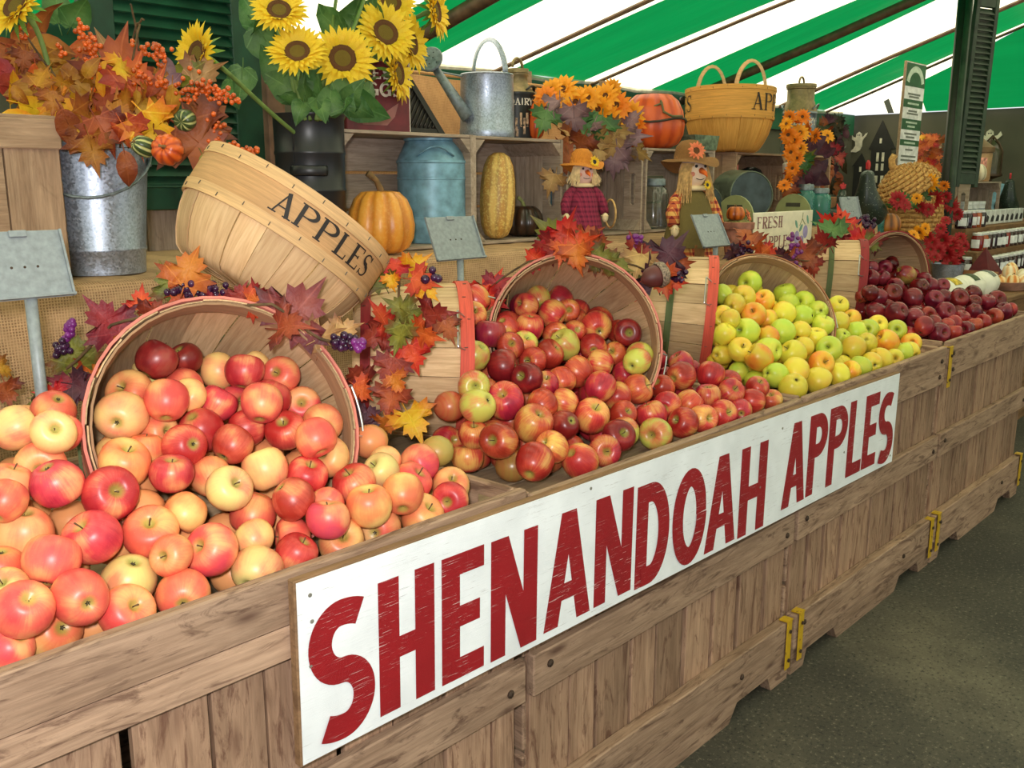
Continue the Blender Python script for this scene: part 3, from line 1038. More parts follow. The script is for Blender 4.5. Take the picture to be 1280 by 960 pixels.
#            ground            blush            deep           amount streak
SK = {
 '1c': apple_skin('coral_apple', (238, 166, 108), (230, 102, 84), (210, 64, 70), .60, .22, rough=.38),
 '1o': apple_skin('peach_orange_apple', (238, 184, 116), (230, 136, 90), (218, 92, 74), .50, .22, rough=.38),
 '1r': apple_skin('rosy_red_apple', (234, 160, 108), (210, 70, 72), (172, 36, 52), .70, .3, rough=.36),
 '1d': apple_skin('wine_red_apple', (160, 80, 64), (146, 40, 48), (108, 24, 36), .85, .2, rough=.34),
 '1y': apple_skin('yellow_pink_apple', (238, 200, 126), (236, 172, 114), (230, 122, 96), .42, .22, rough=.38),
 '1p': apple_skin('pale_green_apple', (222, 206, 128), (228, 182, 122), (222, 122, 98), .50, .28, rough=.38),
 '2r': apple_skin('red_streaked_apple', (214, 150, 84), (190, 50, 48), (146, 26, 38), .66, .5),
 '2d': apple_skin('dark_crimson_apple', (170, 84, 62), (150, 36, 46), (110, 20, 36), .82, .35),
 '2o': apple_skin('orange_red_striped_apple', (224, 170, 90), (204, 78, 58), (172, 40, 44), .54, .55),
 '2g': apple_skin('green_sided_red_apple', (190, 184, 84), (204, 118, 76), (182, 56, 50), .32, .5),
 '3y': apple_skin('golden_yellow_apple', (222, 206, 66), (228, 190, 62), (232, 160, 64), .3, .12, .35, cav=(150, 140, 50), cavr=.26, rough=.34),
 '3g': apple_skin('yellow_green_apple', (186, 204, 66), (206, 208, 74), (220, 190, 72), .3, .12, .35, cav=(140, 150, 54), cavr=.26, rough=.34),
 '3o': apple_skin('orange_blushed_yellow_apple', (224, 196, 60), (236, 160, 50), (230, 112, 44), .5, .16, .3, cav=(150, 130, 50), cavr=.26, rough=.34),
 '4d': apple_skin('maroon_apple', (138, 46, 46), (126, 28, 40), (86, 15, 30), .75, .25, .3, cav=(120, 66, 44), cavr=.26, rough=.26),
 '4r': apple_skin('bright_maroon_apple', (184, 70, 50), (158, 38, 44), (118, 22, 36), .6, .3, .3, cav=(130, 80, 44), cavr=.26, rough=.28),
 '4g': apple_skin('green_patched_red_apple', (176, 156, 76), (150, 50, 44), (110, 20, 32), .42, .5, .3, rough=.28),
}
AL = {
 '1c': 'coral red apple', '1o': 'peach orange apple', '1r': 'rosy patched apple', '1d': 'wine red apple', '1y': 'pink flushed yellow apple', '1p': 'pale yellow green apple',
 '2r': 'red streaked apple', '2d': 'dark crimson apple', '2o': 'orange red striped apple', '2g': 'half green apple',
 '3y': 'golden yellow apple', '3g': 'yellow green apple', '3o': 'orange blushed yellow apple',
 '4d': 'dark maroon apple', '4r': 'brighter red apple', '4g': 'green patched dark red apple',
}
AH = ['the coral pink heap', 'the red streaked heap', 'the yellow heap', 'the dark maroon heap']
AG = {'1': 'coral pink apples', '2': 'red streaked apples', '3': 'yellow apples', '4': 'dark maroon apples'}
SHAPE = {'1': (.88, .10, 0), '2': (.92, .10, 0), '3': (.96, .16, 1), '4': (1.02, .24, 1)}
AM = {}
for k in SK:
    hs, tp, lb = SHAPE[k[0]]
    AM[k] = [apple_mesh('apple', SK[k], hs * (1 + .06 * (j - 1)), tp, lb, 100 + j) for j in range(3)]

APPLES_1 = '''
-541,455,1158,35,p -559,399,1190,36,d -484,436,1176,32,d -429,421,1148,37,y -411,354,1153,36,r -362,398,1145,34,y -609,402,1138,41,o -513,398,1133,36,c
-590,310,1135,38,c -532,339,1130,31,y -476,343,1105,36,r -423,377,1093,32,c -657,340,1115,43,y -747,385,1134,36,c -593,344,1074,35,o -531,309,1073,40,r
-820,358,1122,37,p -791,281,1124,34,y -758,330,1106,31,c -438,258,1112,37,c -447,300,1061,35,r -587,262,1064,38,r -510,244,1053,36,r -637,302,1058,31,o
-662,362,1047,34,o -693,264,1055,41,o -803,313,1064,41,o -636,221,1034,36,r -475,198,1010,40,y -561,231,1009,35,o -570,161,1006,39,p -810,239,1057,38,r
-863,277,1060,33,c -744,210,1029,43,r -339,341,1137,37,c -387,304,1109,38,r -320,308,1079,37,c -392,257,1052,38,r -320,241,1055,39,o -384,176,1054,37,c
-410,172,986,38,r -341,196,1004,40,o -864,230,995,40,o -638,177,981,35,o -522,168,949,39,c -476,118,976,37,r -793,166,983,42,r -708,160,969,43,c
-640,99,937,43,c -866,137,977,41,c -555,114,928,32,y -479,119,907,36,c -407,118,945,33,c -333,133,963,40,r -445,63,943,37,c -406,82,886,41,o
-584,66,895,40,p -513,62,902,35,r -762,129,918,41,p -859,65,942,39,c -710,66,894,40,c -798,66,899,40,c -932,65,952,39,c -883,109,887,41,o
-948,85,893,32,c -710,91,952,32,o -222,181,973,31,o -266,137,971,35,p -151,164,955,40,c -208,120,940,39,c -278,65,946,39,o -114,113,910,38,o
-162,62,907,36,r -230,68,889,42,o -354,66,942,40,o -315,90,883,41,o -915,189,966,35,c -930,129,957,31,p -891,218,1053,31,c
'''
UNDER_1 = '''
-488,280,895,38 -487,459,1062,35 -887,360,1075,37 -709,243,881,36 -601,258,951,37 -342,399,1024,36 -262,197,919,39 -859,215,866,37
-171,202,866,37 -580,146,866,39 -877,396,979,35 -930,273,962,37 -561,422,1046,38 -951,150,866,37 -407,271,923,37 -456,339,947,36
-1014,108,866,34 -589,344,1005,38 -783,243,866,35 -688,132,868,35 -827,303,913,35 -404,310,996,36 -812,399,1029,39 -279,241,866,36
-92,165,866,37 -882,334,952,35 -376,473,1110,39 -818,134,866,37 -365,258,978,34 -178,132,866,37 -117,225,925,34 -263,139,866,36
-765,311,966,36 -544,498,1052,37 -629,427,1015,35 -426,374,1010,36 -978,228,866,38 -816,227,929,38 -510,248,964,38 -994,132,924,35
-634,192,916,34 -330,165,868,39 -522,330,982,35 -212,238,999,37 -367,464,1024,37 -454,213,912,38 -906,257,898,35 -738,222,941,35
-742,181,866,34 -775,444,1102,39 -500,390,1020,39 -501,510,1109,35 -856,418,1104,38 -594,321,921,36 -352,317,953,35 -853,320,1008,34
-82,184,962,35 -983,205,941,38 -930,308,1040,34 -192,246,918,38 -545,228,909,34 -376,351,1058,36 -809,369,962,38 -685,230,984,36
-660,303,992,35 -324,296,1010,34
'''
APPLES_2 = '''
681,502,1173,43,r 745,488,1139,37,r 612,519,1184,35,g 550,525,1170,34,d 513,473,1179,34,r 750,416,1115,43,r 580,442,1154,39,o 646,440,1155,33,o
694,449,1127,31,r 683,370,1113,44,o 473,430,1128,39,r 383,532,1200,38,o 333,495,1169,36,o 335,437,1128,41,d 405,448,1135,33,o 551,404,1105,35,o
614,390,1107,32,r 749,347,1096,33,r 714,289,1102,39,d 738,311,1050,31,d 518,344,1087,40,g 622,333,1068,38,r 405,384,1100,34,g 337,370,1104,35,r
278,341,1067,43,d 446,337,1073,37,r 376,328,1068,36,r 678,301,1048,33,o 215,372,1097,37,g 702,240,1050,36,g 487,276,1030,41,o 583,279,1038,38,o
645,208,1043,36,g 831,191,980,40,r 661,257,1001,35,r 288,267,1046,38,d 349,263,1020,32,r 413,269,1022,36,o 482,201,1002,39,r 623,188,976,41,o
746,194,962,34,r 890,227,1002,34,r 126,286,1050,37,g 184,242,1011,44,r 547,195,969,38,o 274,211,993,38,r 342,198,988,34,o 389,154,953,43,o
87,233,1020,39,g 198,171,968,44,o 284,149,954,35,d 504,147,937,35,r 458,106,911,37,g 590,118,925,39,r 673,129,935,37,r 537,68,897,42,g
393,77,918,40,d 770,121,927,37,o 657,66,902,40,r 741,64,898,38,o 948,168,968,40,r 867,125,924,37,r 66,228,959,34,r 72,155,958,41,r
108,87,916,42,r 67,311,928,36,r 68,249,901,37,o 182,99,931,36,o 238,68,895,41,o 324,64,900,38,r 955,106,927,38,r 1066,85,924,34,r
847,66,890,40,r 931,59,885,33,r 1005,63,898,37,r 1107,59,884,33,o 1011,144,943,35,r
'''
UNDER_2 = '''
318,162,888,37 818,176,888,38 376,229,916,37 424,304,952,34 224,144,888,36 519,440,1024,38 246,420,975,36 955,231,888,38
500,236,888,36 131,286,888,39 908,297,949,36 319,420,1025,38 638,469,1037,39 123,165,888,39 754,204,888,35 564,315,926,39
230,270,954,39 492,499,1060,34 865,279,891,34 322,267,888,35 320,343,917,37 421,368,971,37 258,247,892,36 476,350,1008,35
650,314,944,38 467,177,888,37 608,573,1078,38 566,175,888,34 162,298,957,38 259,314,888,34 882,216,913,38 680,380,962,34
171,226,888,39 688,179,888,37 731,430,1013,35 561,360,988,38 1089,155,888,34 419,451,1044,38 427,298,888,34 219,342,1015,36
217,364,944,38 609,394,937,35 639,571,1143,38 532,264,970,37 81,318,1006,38 1051,198,934,35 270,430,1074,37 452,229,936,35
566,502,1102,34 812,241,914,37 665,403,1039,38 350,320,978,34 309,502,1069,39 591,451,974,36 676,507,1079,35 954,237,972,34
504,357,946,36 307,486,990,36 279,326,982,36 192,322,888,35 919,159,888,37 587,421,1050,36 457,444,983,35 382,387,1032,38
585,521,1036,37 136,235,946,35 586,247,935,35 868,298,1009,34 471,502,1135,35 368,570,1142,38 542,562,1096,35 744,367,1024,35
318,256,954,36 800,533,1025,35 683,450,971,34
'''
APPLES_3 = '''
1694,465,1150,43,g 1549,410,1116,42,y 1432,379,1103,37,y 1638,377,1095,38,o 1815,391,1102,41,g 1821,318,1081,40,g 1752,343,1078,37,g 1475,327,1068,43,o
1656,313,1056,42,y 1741,280,1044,39,g 1806,257,1057,36,g 2051,296,1045,40,y 1542,312,1049,32,o 1347,369,1076,35,y 1310,319,1072,32,y 1356,284,1032,43,g
1521,248,1015,44,g 1627,232,1008,34,y 1769,221,1012,39,g 1922,232,1005,39,y 2040,232,1006,34,o 1433,248,1015,33,o 1684,204,977,40,y 1351,207,982,41,g
1271,259,986,40,y 1849,187,964,35,g 1970,183,973,38,g 2062,177,971,38,g 2147,181,974,39,y 2247,145,950,39,g 2070,108,933,42,o 1933,129,943,37,y
1809,125,939,42,y 1648,137,955,44,g 1445,164,963,43,y 1274,191,969,43,o 1536,177,971,34,y 2240,85,907,39,o 2179,61,888,34,y 2109,62,892,36,g
2020,60,884,34,y 1906,66,897,40,y 1827,64,892,38,y 1733,65,890,39,g 1658,62,889,35,o 1566,64,889,38,y 1513,103,929,42,o 1344,106,927,42,y
1424,69,894,44,y 1274,75,896,44,y 1271,136,924,40,g 1266,198,897,34,g 1265,258,916,33,g 1266,313,1030,34,y 1459,437,1128,34,g 1267,317,966,35,y
'''
UNDER_3 = '''
1709,353,943,35 1326,291,888,36 2103,270,888,39 1905,259,889,36 1538,406,1000,37 1642,378,928,39 2003,242,928,34 1555,195,894,36
1442,233,888,36 1783,421,991,36 1698,280,924,36 2315,147,888,36 1557,291,909,39 2023,355,931,34 1391,163,896,36 2128,176,888,35
1778,332,1004,35 1938,176,889,39 2017,295,888,34 1596,277,965,35 2005,165,888,35 1403,318,888,38 2283,210,888,34 1803,454,1054,39
2056,296,942,37 1388,333,958,35 1702,393,1064,37 1731,463,1041,38 1471,334,980,36 2189,135,888,35 2062,199,898,37 1986,332,1019,37
1476,240,946,35 1664,512,1034,36 1786,304,932,37 1861,166,898,37 1519,449,1056,36 1470,147,888,34 1391,419,1000,37 1849,388,1022,39
1616,346,997,38 1364,227,888,38 2204,213,888,36 1634,445,1048,35 1561,351,953,37 1438,434,1049,35 1624,166,888,36 1663,442,986,35
1633,319,888,37 1690,134,891,36 1347,277,958,36 1328,343,996,37 2241,218,958,35 1406,231,944,34 2100,338,1008,37 1599,209,949,35
2125,290,955,37 1578,474,1015,39 1833,380,927,37 1655,519,1108,37 1348,379,923,38 1954,297,961,35 1971,108,888,36 1467,296,894,35
1753,247,947,35 2090,357,919,38 2180,244,951,37 1902,213,935,35 1850,442,970,34 1710,342,1019,35 1640,237,907,34 1758,137,888,35
1762,489,1113,35 1564,374,1055,35 1682,285,989,35 1508,393,938,35 1719,408,986,35 1594,470,1093,35 1402,354,1036,36 1724,529,1071,36
'''
APPLES_4 = '''
2840,500,1120,34,d 2984,496,1118,35,d 2706,442,1091,38,d 2808,431,1085,34,d 3045,422,1086,44,g 3113,514,1127,33,d 3121,425,1075,37,d 3127,365,1061,35,d
2809,371,1056,36,d 2670,334,1037,42,d 2995,335,1038,44,d 3087,320,1037,37,d 3197,313,1027,37,d 2480,351,1053,35,d 2537,336,1031,33,d 2567,419,1027,32,r
2773,283,1011,44,d 2924,248,994,41,d 3056,252,996,34,d 3169,222,981,44,d 3393,227,983,38,d 3233,175,957,35,d 2471,318,982,40,d 2474,239,984,44,d
2548,189,965,41,d 2675,184,962,35,r 2842,173,956,44,d 3095,130,935,39,d 3376,158,949,38,d 3519,162,951,43,d 2914,120,927,33,r 3229,77,908,37,r
3377,82,911,40,d 3467,80,910,33,r 3031,64,902,34,r 2898,62,902,35,r 2803,63,899,35,d 2641,62,902,34,r 2533,88,911,44,d 2469,122,940,38,r
2463,172,905,31,r 2683,106,922,32,r 2760,105,924,33,r 2613,134,937,34,d
'''
UNDER_4 = '''
2697,346,888,37 2781,506,993,36 2960,236,896,37 2671,299,934,39 3114,201,925,37 2500,243,888,38 3189,304,888,37 2892,177,888,37
2956,362,888,38 2976,427,979,34 2788,409,1005,35 2773,197,930,37 3300,204,916,38 3011,506,1000,35 3066,374,888,37 2503,365,910,39
3422,273,893,35 2673,445,951,36 2875,293,888,37 2657,180,888,38 3263,337,917,37 3179,197,888,36 3254,151,891,37 2755,319,919,35
2853,112,888,34 3368,239,917,35 3018,187,888,34 3225,379,1003,36 3514,221,907,36 2781,262,893,35 2572,306,888,37 3020,378,969,37
3191,380,888,35 3086,413,957,35 2579,191,894,37 2606,324,989,35 3464,163,888,38 3228,234,915,37 2935,511,968,37 3098,333,930,34
2639,244,899,34 2859,369,939,37 2995,251,959,35 2838,243,934,36 3117,466,980,35 2975,136,888,35 2703,382,980,38 2888,477,1008,37
2714,249,888,36 3127,262,888,35 2578,377,888,37 3167,110,888,37 2973,320,942,37 3411,297,973,36 2782,383,888,38 3054,268,888,38
3088,569,1075,35 2892,537,1076,38 3129,302,983,35 2551,261,949,37 3087,538,988,38 2999,550,1079,37 2846,329,1000,39 2605,430,958,37
2875,441,936,35 3134,501,1070,34 2543,354,968,35 2757,449,958,36 3347,150,888,35 2851,538,979,35 2937,553,1019,34 2706,452,1018,38
3244,289,962,36 2729,158,895,36 2987,428,910,35 2717,248,957,37 2823,515,1047,34 2864,406,1010,36 2947,366,988,35 2887,299,956,34
2969,456,1044,34 3151,577,1009,35 3015,327,888,35 3465,245,955,37 2760,491,1074,38 3045,501,1061,34 2642,419,1038,36 3045,312,970,37
2641,361,947,35 3044,478,941,37 3048,440,1012,37 2794,145,889,35 3039,126,888,35 3342,279,970,34
'''


rnd = random.Random(77)
to_cam = {}
for bi, data in enumerate((APPLES_1, APPLES_2, APPLES_3, APPLES_4)):
    for tok in data.split():
        x, y, z, r, ty = tok.split(',')
        p = Vector((int(x), int(y), int(z))) / 1000.0
        R = int(r) / 1000.0
        k = f'{bi + 1}{ty}'
        me = AM[k][rnd.randrange(3)]
        a = link('apple', me, None, p, None, R)
        # most lie with stem or blossom end half turned to the aisle
        d = (CAM_LOC - p).normalized()
        mode = rnd.random()
        v = Vector((rnd.gauss(0, 1), rnd.gauss(0, 1), rnd.gauss(0, 1))).normalized()
        if mode < .40: zd = (d * .7 + Vector((0, 0, .6)) + v * .75)
        elif mode < .62: zd = -(d * .8 + v * .7)
        else: zd = v + Vector((0, 0, .3))
        a.rotation_euler = frame((0, 0, 0), zd, (rnd.gauss(0, 1), rnd.gauss(0, 1), rnd.gauss(0, 1))).to_euler()
        c_ = (zd.normalized()).dot(d)
        how = 'stem end showing' if c_ > .45 else 'blossom end showing' if c_ < -.45 else 'lying side on'
        where = 'in the front row of' if p.y < .115 else 'at the back of' if p.y > (.40, .42, .36, .36)[bi] else 'midway up'
        tag(a, f'{AL[k]}, {how}, {where} {AH[bi]}', 'apple', AG[k[0]])
        link('stem', STEM_ME, a, None, None, (1, 1, SHAPE[k[0]][0] * rnd.uniform(.8, 1.12)))
        link('calyx', CALYX_ME, a, None, None, (1, 1, SHAPE[k[0]][0]))
# the lower layers, seen only through the gaps
for bi, data in enumerate((UNDER_1, UNDER_2, UNDER_3, UNDER_4)):
    m = MB()
    for tok in data.split():
        x, y, z, r = [int(q) / 1000.0 for q in tok.split(',')]
        m.sphere((x, y, z), (r, r, r * .92), 12, 8)
    o = m.build('apple_under_layer', SK[('1c', '2r', '3y', '4d')[bi]], None, smooth=True)
    tag(o, ('lower layer of coral pink apples glimpsed between the upper ones', 'lower layer of red streaked apples glimpsed between the upper ones', 'lower layer of yellow apples glimpsed between the upper ones', 'lower layer of dark maroon apples glimpsed between the upper ones')[bi], 'apples', kind='stuff')

# ================================================================== display stand behind the bins
def ray(x, y):
    return CF + CR * ((x - 640) / FPX) - CU * ((y - 480) / FPX)
def at(x, y, Y):
    """point of the photograph's pixel (1280 x 960) on the upright plane Y"""
    d = ray(x, y)
    return CAM_LOC + d * ((Y - CAM_LOC.y) / d.y)
def atd(x, y, dep):
    return CAM_LOC + ray(x, y) * dep

BURLAP = cloth_weave('burlap', (202, 163, 121), (130, 97, 68), 290)
SHZ, LEDZ = 1.262, 1.165
def drape(name, x0, x1, y0, y1, z, zb, label, amp=.012):
    st = thing(name, label, 'stand', ((x0 + x1) / 2, (y0 + y1) / 2, 0))
    cx, cy = (x0 + x1) / 2, (y0 + y1) / 2
    m = MB(); m.box((0, 0, z / 2 - .01), (x1 - x0 - .06, y1 - y0 - .06, z - .03)); m.build('frame', W_TRAY, st)
    m = MB()
    nx = int((x1 - x0) / .04)
    rows = [(y1, z), (y1 - (y1 - y0) * .5, z + .001), (y0 + .03, z), (y0 + .006, z - .006), (y0, z - .02), (y0 - .006, z - .12), (y0 - .012, z - .25), (y0 - .012, zb)]
    vs, fs = [], []
    for j, (y, zz) in enumerate(rows):
        k = 0 if j < 3 else (j - 2) / 5
        for i in range(nx + 1):
            x = x0 + (x1 - x0) * i / nx
            yy = y + amp * k * (math.sin(x * 21 + 1.7 * math.sin(x * 5)) - 1)
            vs.append((x - cx, yy - cy, zz + (.002 * math.sin(x * 40) if j > 0 else 0)))
    for j in range(len(rows) - 1):
        for i in range(nx):
            fs.append((j * (nx + 1) + i, (j + 1) * (nx + 1) + i, (j + 1) * (nx + 1) + i + 1, j * (nx + 1) + i + 1))
    m.add(vs, fs); m.build('burlap_cover', BURLAP, st, smooth=True)
    return st
drape('display_stand', -1.9, 4.35, 1.1, 2.05, SHZ, .55, 'long burlap covered display shelf behind the apple bins')
drape('display_ledge', 2.08, 4.3, .93, 1.05, LEDZ, .6, 'low burlap covered ledge in front of the shelf, under the plaid scarecrow', .006)

# ================================================================== old wooden crates on the shelf
W_OLD = wood('weathered_crate_wood', (188, 168, 150), (150, 130, 113), (84, 66, 54), var=.16, knots=.3, stain=.25)
W_OLD2 = wood('warm_crate_wood', (190, 157, 128), (150, 119, 94), (84, 60, 46), var=.14, knots=.3, stain=.2)
def slotted(w, h, t, slot, zc):
    """vertical board in XZ with an upright hand slot cut through; returns MB"""
    m = MB()
    sw, sh = slot
    n = 8
    hole = [(sw / 2 * math.cos(a), (sh / 2 - sw / 2) * (1 if math.sin(a) >= 0 else -1) + sw / 2 * math.sin(a) + zc) for a in [PI * (2 * i + 1) / n for i in range(n)]]
    outer = []
    for (x, z) in hole:
        outer.append((w / 2 * (1 if x > 0 else -1) if abs(x) > sw * .3 else (w / 2 * (1 if x > 0 else -1)), None))
    outer = []
    for (x, z) in hole:
        sx = 1 if x > 0 else -1
        if abs(x) > sw * .4: outer.append((sx * w / 2, z))
        else: outer.append((sx * w / 2, (h if z > zc else 0)))
    N = len(hole)
    for sgn_, y in ((1, -t / 2), (-1, t / 2)):
        vs = [(a, y, b) for a, b in hole] + [(a, y, b) for a, b in outer]
        fs = []
        for i in range(N):
            j = (i + 1) % N
            q = (i, j, j + N, i + N)
            fs.append(q if sgn_ < 0 else q[::-1])
        m.add(vs, fs)
    vs = [(a, -t / 2, b) for a, b in hole] + [(a, t / 2, b) for a, b in hole]
    m.add(vs, [(i, (i + 1) % N, (i + 1) % N + N, i + N) for i in range(N)])
    ou = [(-w / 2, 0), (w / 2, 0), (w / 2, h), (-w / 2, h)]
    vs = [(a, -t / 2, b) for a, b in ou] + [(a, t / 2, b) for a, b in ou]
    m.add(vs, [(i, i + 4, (i + 1) % 4 + 4, (i + 1) % 4) for i in range(4)])
    return m

def shelf_crate(label, x0, x1, y0, dep, z, h, mat_, top=True, slot_left=True):
    """old fruit crate on its side, open towards the aisle"""
    root = thing('wooden_crate', label, 'crate', ((x0 + x1) / 2, y0, z), None, 'old fruit crates on the burlap shelf')
    w = x1 - x0
    nb = 3
    bw = dep / nb
    for sx in (-1, 1):
        for i in range(nb):
            if i == 0:
                m = slotted(bw - .004, h, .014, (.036, .15), h * .52)
                m.build('end_board', mat_, root, loc=(sx * (w / 2 - .007), bw * (i + .5), 0), rot=(0, 0, PI / 2))
            else:
                board('end_board', mat_, root, (sx * (w / 2 - .007), bw * (i + .5), h / 2), (.014, bw - .004, h), 'z', .0015)
        # corner posts
        for zz, sz in ((.014, 1), (h - .014, -1)):
            m = MB()
            a = sx * (w / 2 - .014)
            tri = [(a, zz), (a - sx * .05, zz), (a, zz + sz * .05)]
            m.add([(p, .004, q) for p, q in tri] + [(p, dep - .02, q) for p, q in tri], [(0, 1, 2), (3, 5, 4), (0, 3, 4, 1), (1, 4, 5, 2), (2, 5, 3, 0)])
            m.build('corner_post', mat_, root)
    nb2 = 3
    bh = h / nb2
    for i in range(nb2):
        board('back_board', mat_, root, (0, dep - .006, bh * (i + .5)), (w - .03, .010, bh - .010), 'x', .0015)
    for zz in ((.006, h - .006) if top else (.006,)):
        for i in range(2):
            board('long_board', mat_, root, (0, dep * (.25 + .5 * i), zz), (w + .01, dep * .46, .011), 'x', .0015)
    return root

CZ = SHZ + .004
shelf_crate('weathered crate holding the orange pumpkin and the teal milk can', .56, 1.165, 1.32, .32, CZ, .40, W_OLD)
shelf_crate('weathered crate holding the tall striped squash and dark green pumpkin', 1.185, 1.70, 1.34, .30, CZ, .40, W_OLD)
shelf_crate('weathered crate with hand slot behind the scarecrow in maroon', 1.76, 2.31, 1.37, .30, CZ, .385, W_OLD)
shelf_crate('weathered crate behind the glass jar and the plaid scarecrow', 2.33, 2.93, 1.37, .30, CZ, .385, W_OLD)
shelf_crate('warm brown crate holding the dark oval pot beside the plaid scarecrow', 3.19, 3.76, 1.40, .26, CZ, .385, W_OLD2)
# the crate at the bucket shows its slotted end to the aisle
root = thing('wooden_crate', 'light brown crate turned end on beside the galvanised bucket', 'crate', (-.60, 1.2, CZ), None, 'old fruit crates on the burlap shelf')
for i, (xa, xb) in enumerate(((-.30, -.06), (-.055, .105), (.11, .235))):
    if i == 1: slotted(xb - xa, .36, .014, (.012, .125), .20).build('end_board', W_OLD2, root, loc=((xa + xb) / 2, .007, 0))
    else: board('end_board', W_OLD2, root, ((xa + xb) / 2, .007, .18), (xb - xa, .014, .36), 'z', .0015)
board('top_rail', W_OLD2, root, (-.03, -.004, .345), (.54, .012, .07))
for sx in (-.30, .235):
    for i in range(3): board('side_board', W_OLD2, root, (sx, .17, .06 + i * .12), (.012, .32, .112), 'y')
board('top_board', W_OLD2, root, (-.03, .16, .384), (.54, .30, .01))

# ================================================================== louvred shutters
SH_G = plain('green_shutter_paint', (20, 66, 46), .5, 0, .25, 9, .1)
SH_G2 = plain('weathered_shutter_paint', (44, 62, 44), .55, 0, .3, 12, .15)
def shutter(label, x0, x1, y, z0, z1, mat_, stile=.07, pitch=.042, rot=None, mid=True):
    w, h = x1 - x0, z1 - z0
    root = thing('louvred_shutter', label, 'shutter', (x0 + w / 2, y, z0), rot, 'green louvred shutters')
    for sx in (-1, 1):
        m = MB(); m.box((sx * (w / 2 - stile / 2), 0, h / 2), (stile, .034, h), ch=.003); m.build('stile', mat_, root)
    for zz in ((.05, h - .05, h * .5) if mid else (.065, h - .05)):
        m = MB(); m.box((0, 0, zz), (w - 2 * stile + .004, .03, .09), ch=.003); m.build('rail', mat_, root)
    sl = MB(); sl.box((0, 0, 0), (w - 2 * stile, .052, .006), Matrix.Rotation(rad(52), 4, 'X'))
    me = sl.mesh('louvre', mat_)
    z = .115
    while z < h - .11:
        if not mid or abs(z - h * .5) > .06: link('louvre', me, root, (0, 0, z))
        z += pitch
    return root
shutter('dark green louvred shutter standing behind the bucket of autumn leaves', .03, .672, 1.93, 1.385, 2.40, SH_G, .11, .037, None, False)
root = thing('wooden_post', 'brown timber post beside the green shutter behind the sunflowers', 'post', (.735, 1.95, 0))
board('post', plain('brown_post', (128, 96, 76), .7), root, (0, 0, 1.2), (.075, .06, 2.4), 'z')
# reversed back panel below the shutter, dark boards
root = thing('back_panel', 'dark brown board panel below the green shutter', 'panel', (.2, 2.0, 0))
for i in range(12): board('panel_board', W_OLD, root, (-.6 + .115 * i, 0, .72), (.11, .014, 1.40), 'z')

# pole with a shutter leaning on it, in the far part of the stand
pc = at(1188, 200, 1.12)
root = thing('tent_pole', 'dark upright tent pole carrying a green shutter, beyond the straw hive', 'pole', (pc.x, pc.y, 0))
m = MB(); m.tube([(0, 0, 0), (0, 0, 2.76)], .048, 12); m.build('pole', plain('blackish_pole', (46, 44, 36), .5, .2), root, smooth=True)
m = MB(); m.tube([(-.055, -.045, 0), (-.055, -.045, 2.76)], .024, 8); m.build('side_pole', SH_G2, root, smooth=True)
shutter('weathered green shutter fixed to the tent pole beyond the straw hive', pc.x + .06, pc.x + .27, pc.y - .06, 1.46, 2.74, SH_G2, .035, .036, (0, rad(1.6), rad(-24)), False)

# ================================================================== vessels
GALV = galvanised('galvanised_steel', (166, 175, 192), .38, .75, 210)
GALV_D = galvanised('dull_galvanised', (128, 138, 142), .5, .55, 90)
ZINC = plain('zinc_placard', (146, 153, 158), .5, .2, .09, 90)
TEAL = plain('teal_enamel', (126, 170, 190), .42, .15, .16, 26, .05)
BLACK = plain('black_tin', (32, 32, 36), .36, .0, .1, 6)
def shell(prof, th=.003):
    """closed profile of a thin vessel: out and back inside"""
    return prof + [(max(0, r - th), z) for r, z in reversed(prof)]

# galvanised bucket
b = at(128, 339, 1.32)
BK = Vector((b.x, b.y, SHZ + .003))
bk = thing('bucket', 'galvanised steel bucket with wire bail holding autumn leaves', 'bucket', BK)
m = MB(); m.lathe([(0, .006)] + [(.108, .004), (.110, 0), (.111, .01), (.113, .055), (.1165, .06), (.1165, .066), (.1145, .071), (.137, .318), (.141, .320), (.142, .327), (.139, .331), (.134, .329), (.134, .318), (.109, .02), (0, .02)], 40)
m.build('body', GALV, bk, smooth=45)
for sg in (-1, 1):
    m = MB(); m.box((sg * .139, 0, .296), (.006, .035, .045), ch=.002); e = m.build('ear', GALV, bk)
m = MB()
m.tube([(.144 * math.cos(PI * (1 + q / 14)) , -.172 * math.sin(PI * q / 14), .302 - .105 * math.sin(PI * q / 14)) for q in range(15)], .0036, 8)
m.build('bail_handle', GALV_D, bk, smooth=True)
bk.rotation_euler = (0, 0, rad(-30))

# tall black flower can
b = at(392, 296, 1.36)
BC = Vector((b.x, b.y, SHZ + .003))
bc = thing('flower_can', 'tall black tin flower can filled with sunflowers', 'can', BC)
m = MB(); m.lathe([(0, .004), (.104, 0), (.105, .01), (.107, .20), (.1095, .205), (.1095, .212), (.107, .216), (.1085, .315), (.111, .32), (.111, .327), (.1085, .331), (.110, .43), (.113, .434), (.113, .440), (.108, .440), (.106, .43), (.102, .02), (0, .02)], 40)
m.build('body', BLACK, bc, smooth=40)
hp = []
for q in range(9):
    u = -1 + q / 4
    a = rad(-128) + u * .52
    r = .109 + .022 * (1 - abs(u) ** 3)
    hp.append((r * math.cos(a), r * math.sin(a), .268))
m = MB(); m.tube(hp, .016, 8, flat=(.25, 1)); m.build('strap_handle', BLACK, bc, smooth=True)
m = MB(); a = rad(-152); m.box((.1085 * math.cos(a), .1085 * math.sin(a), .22), (.004, .004, .43), Matrix.Rotation(a, 4, 'Z')); m.build('seam', BLACK, bc)

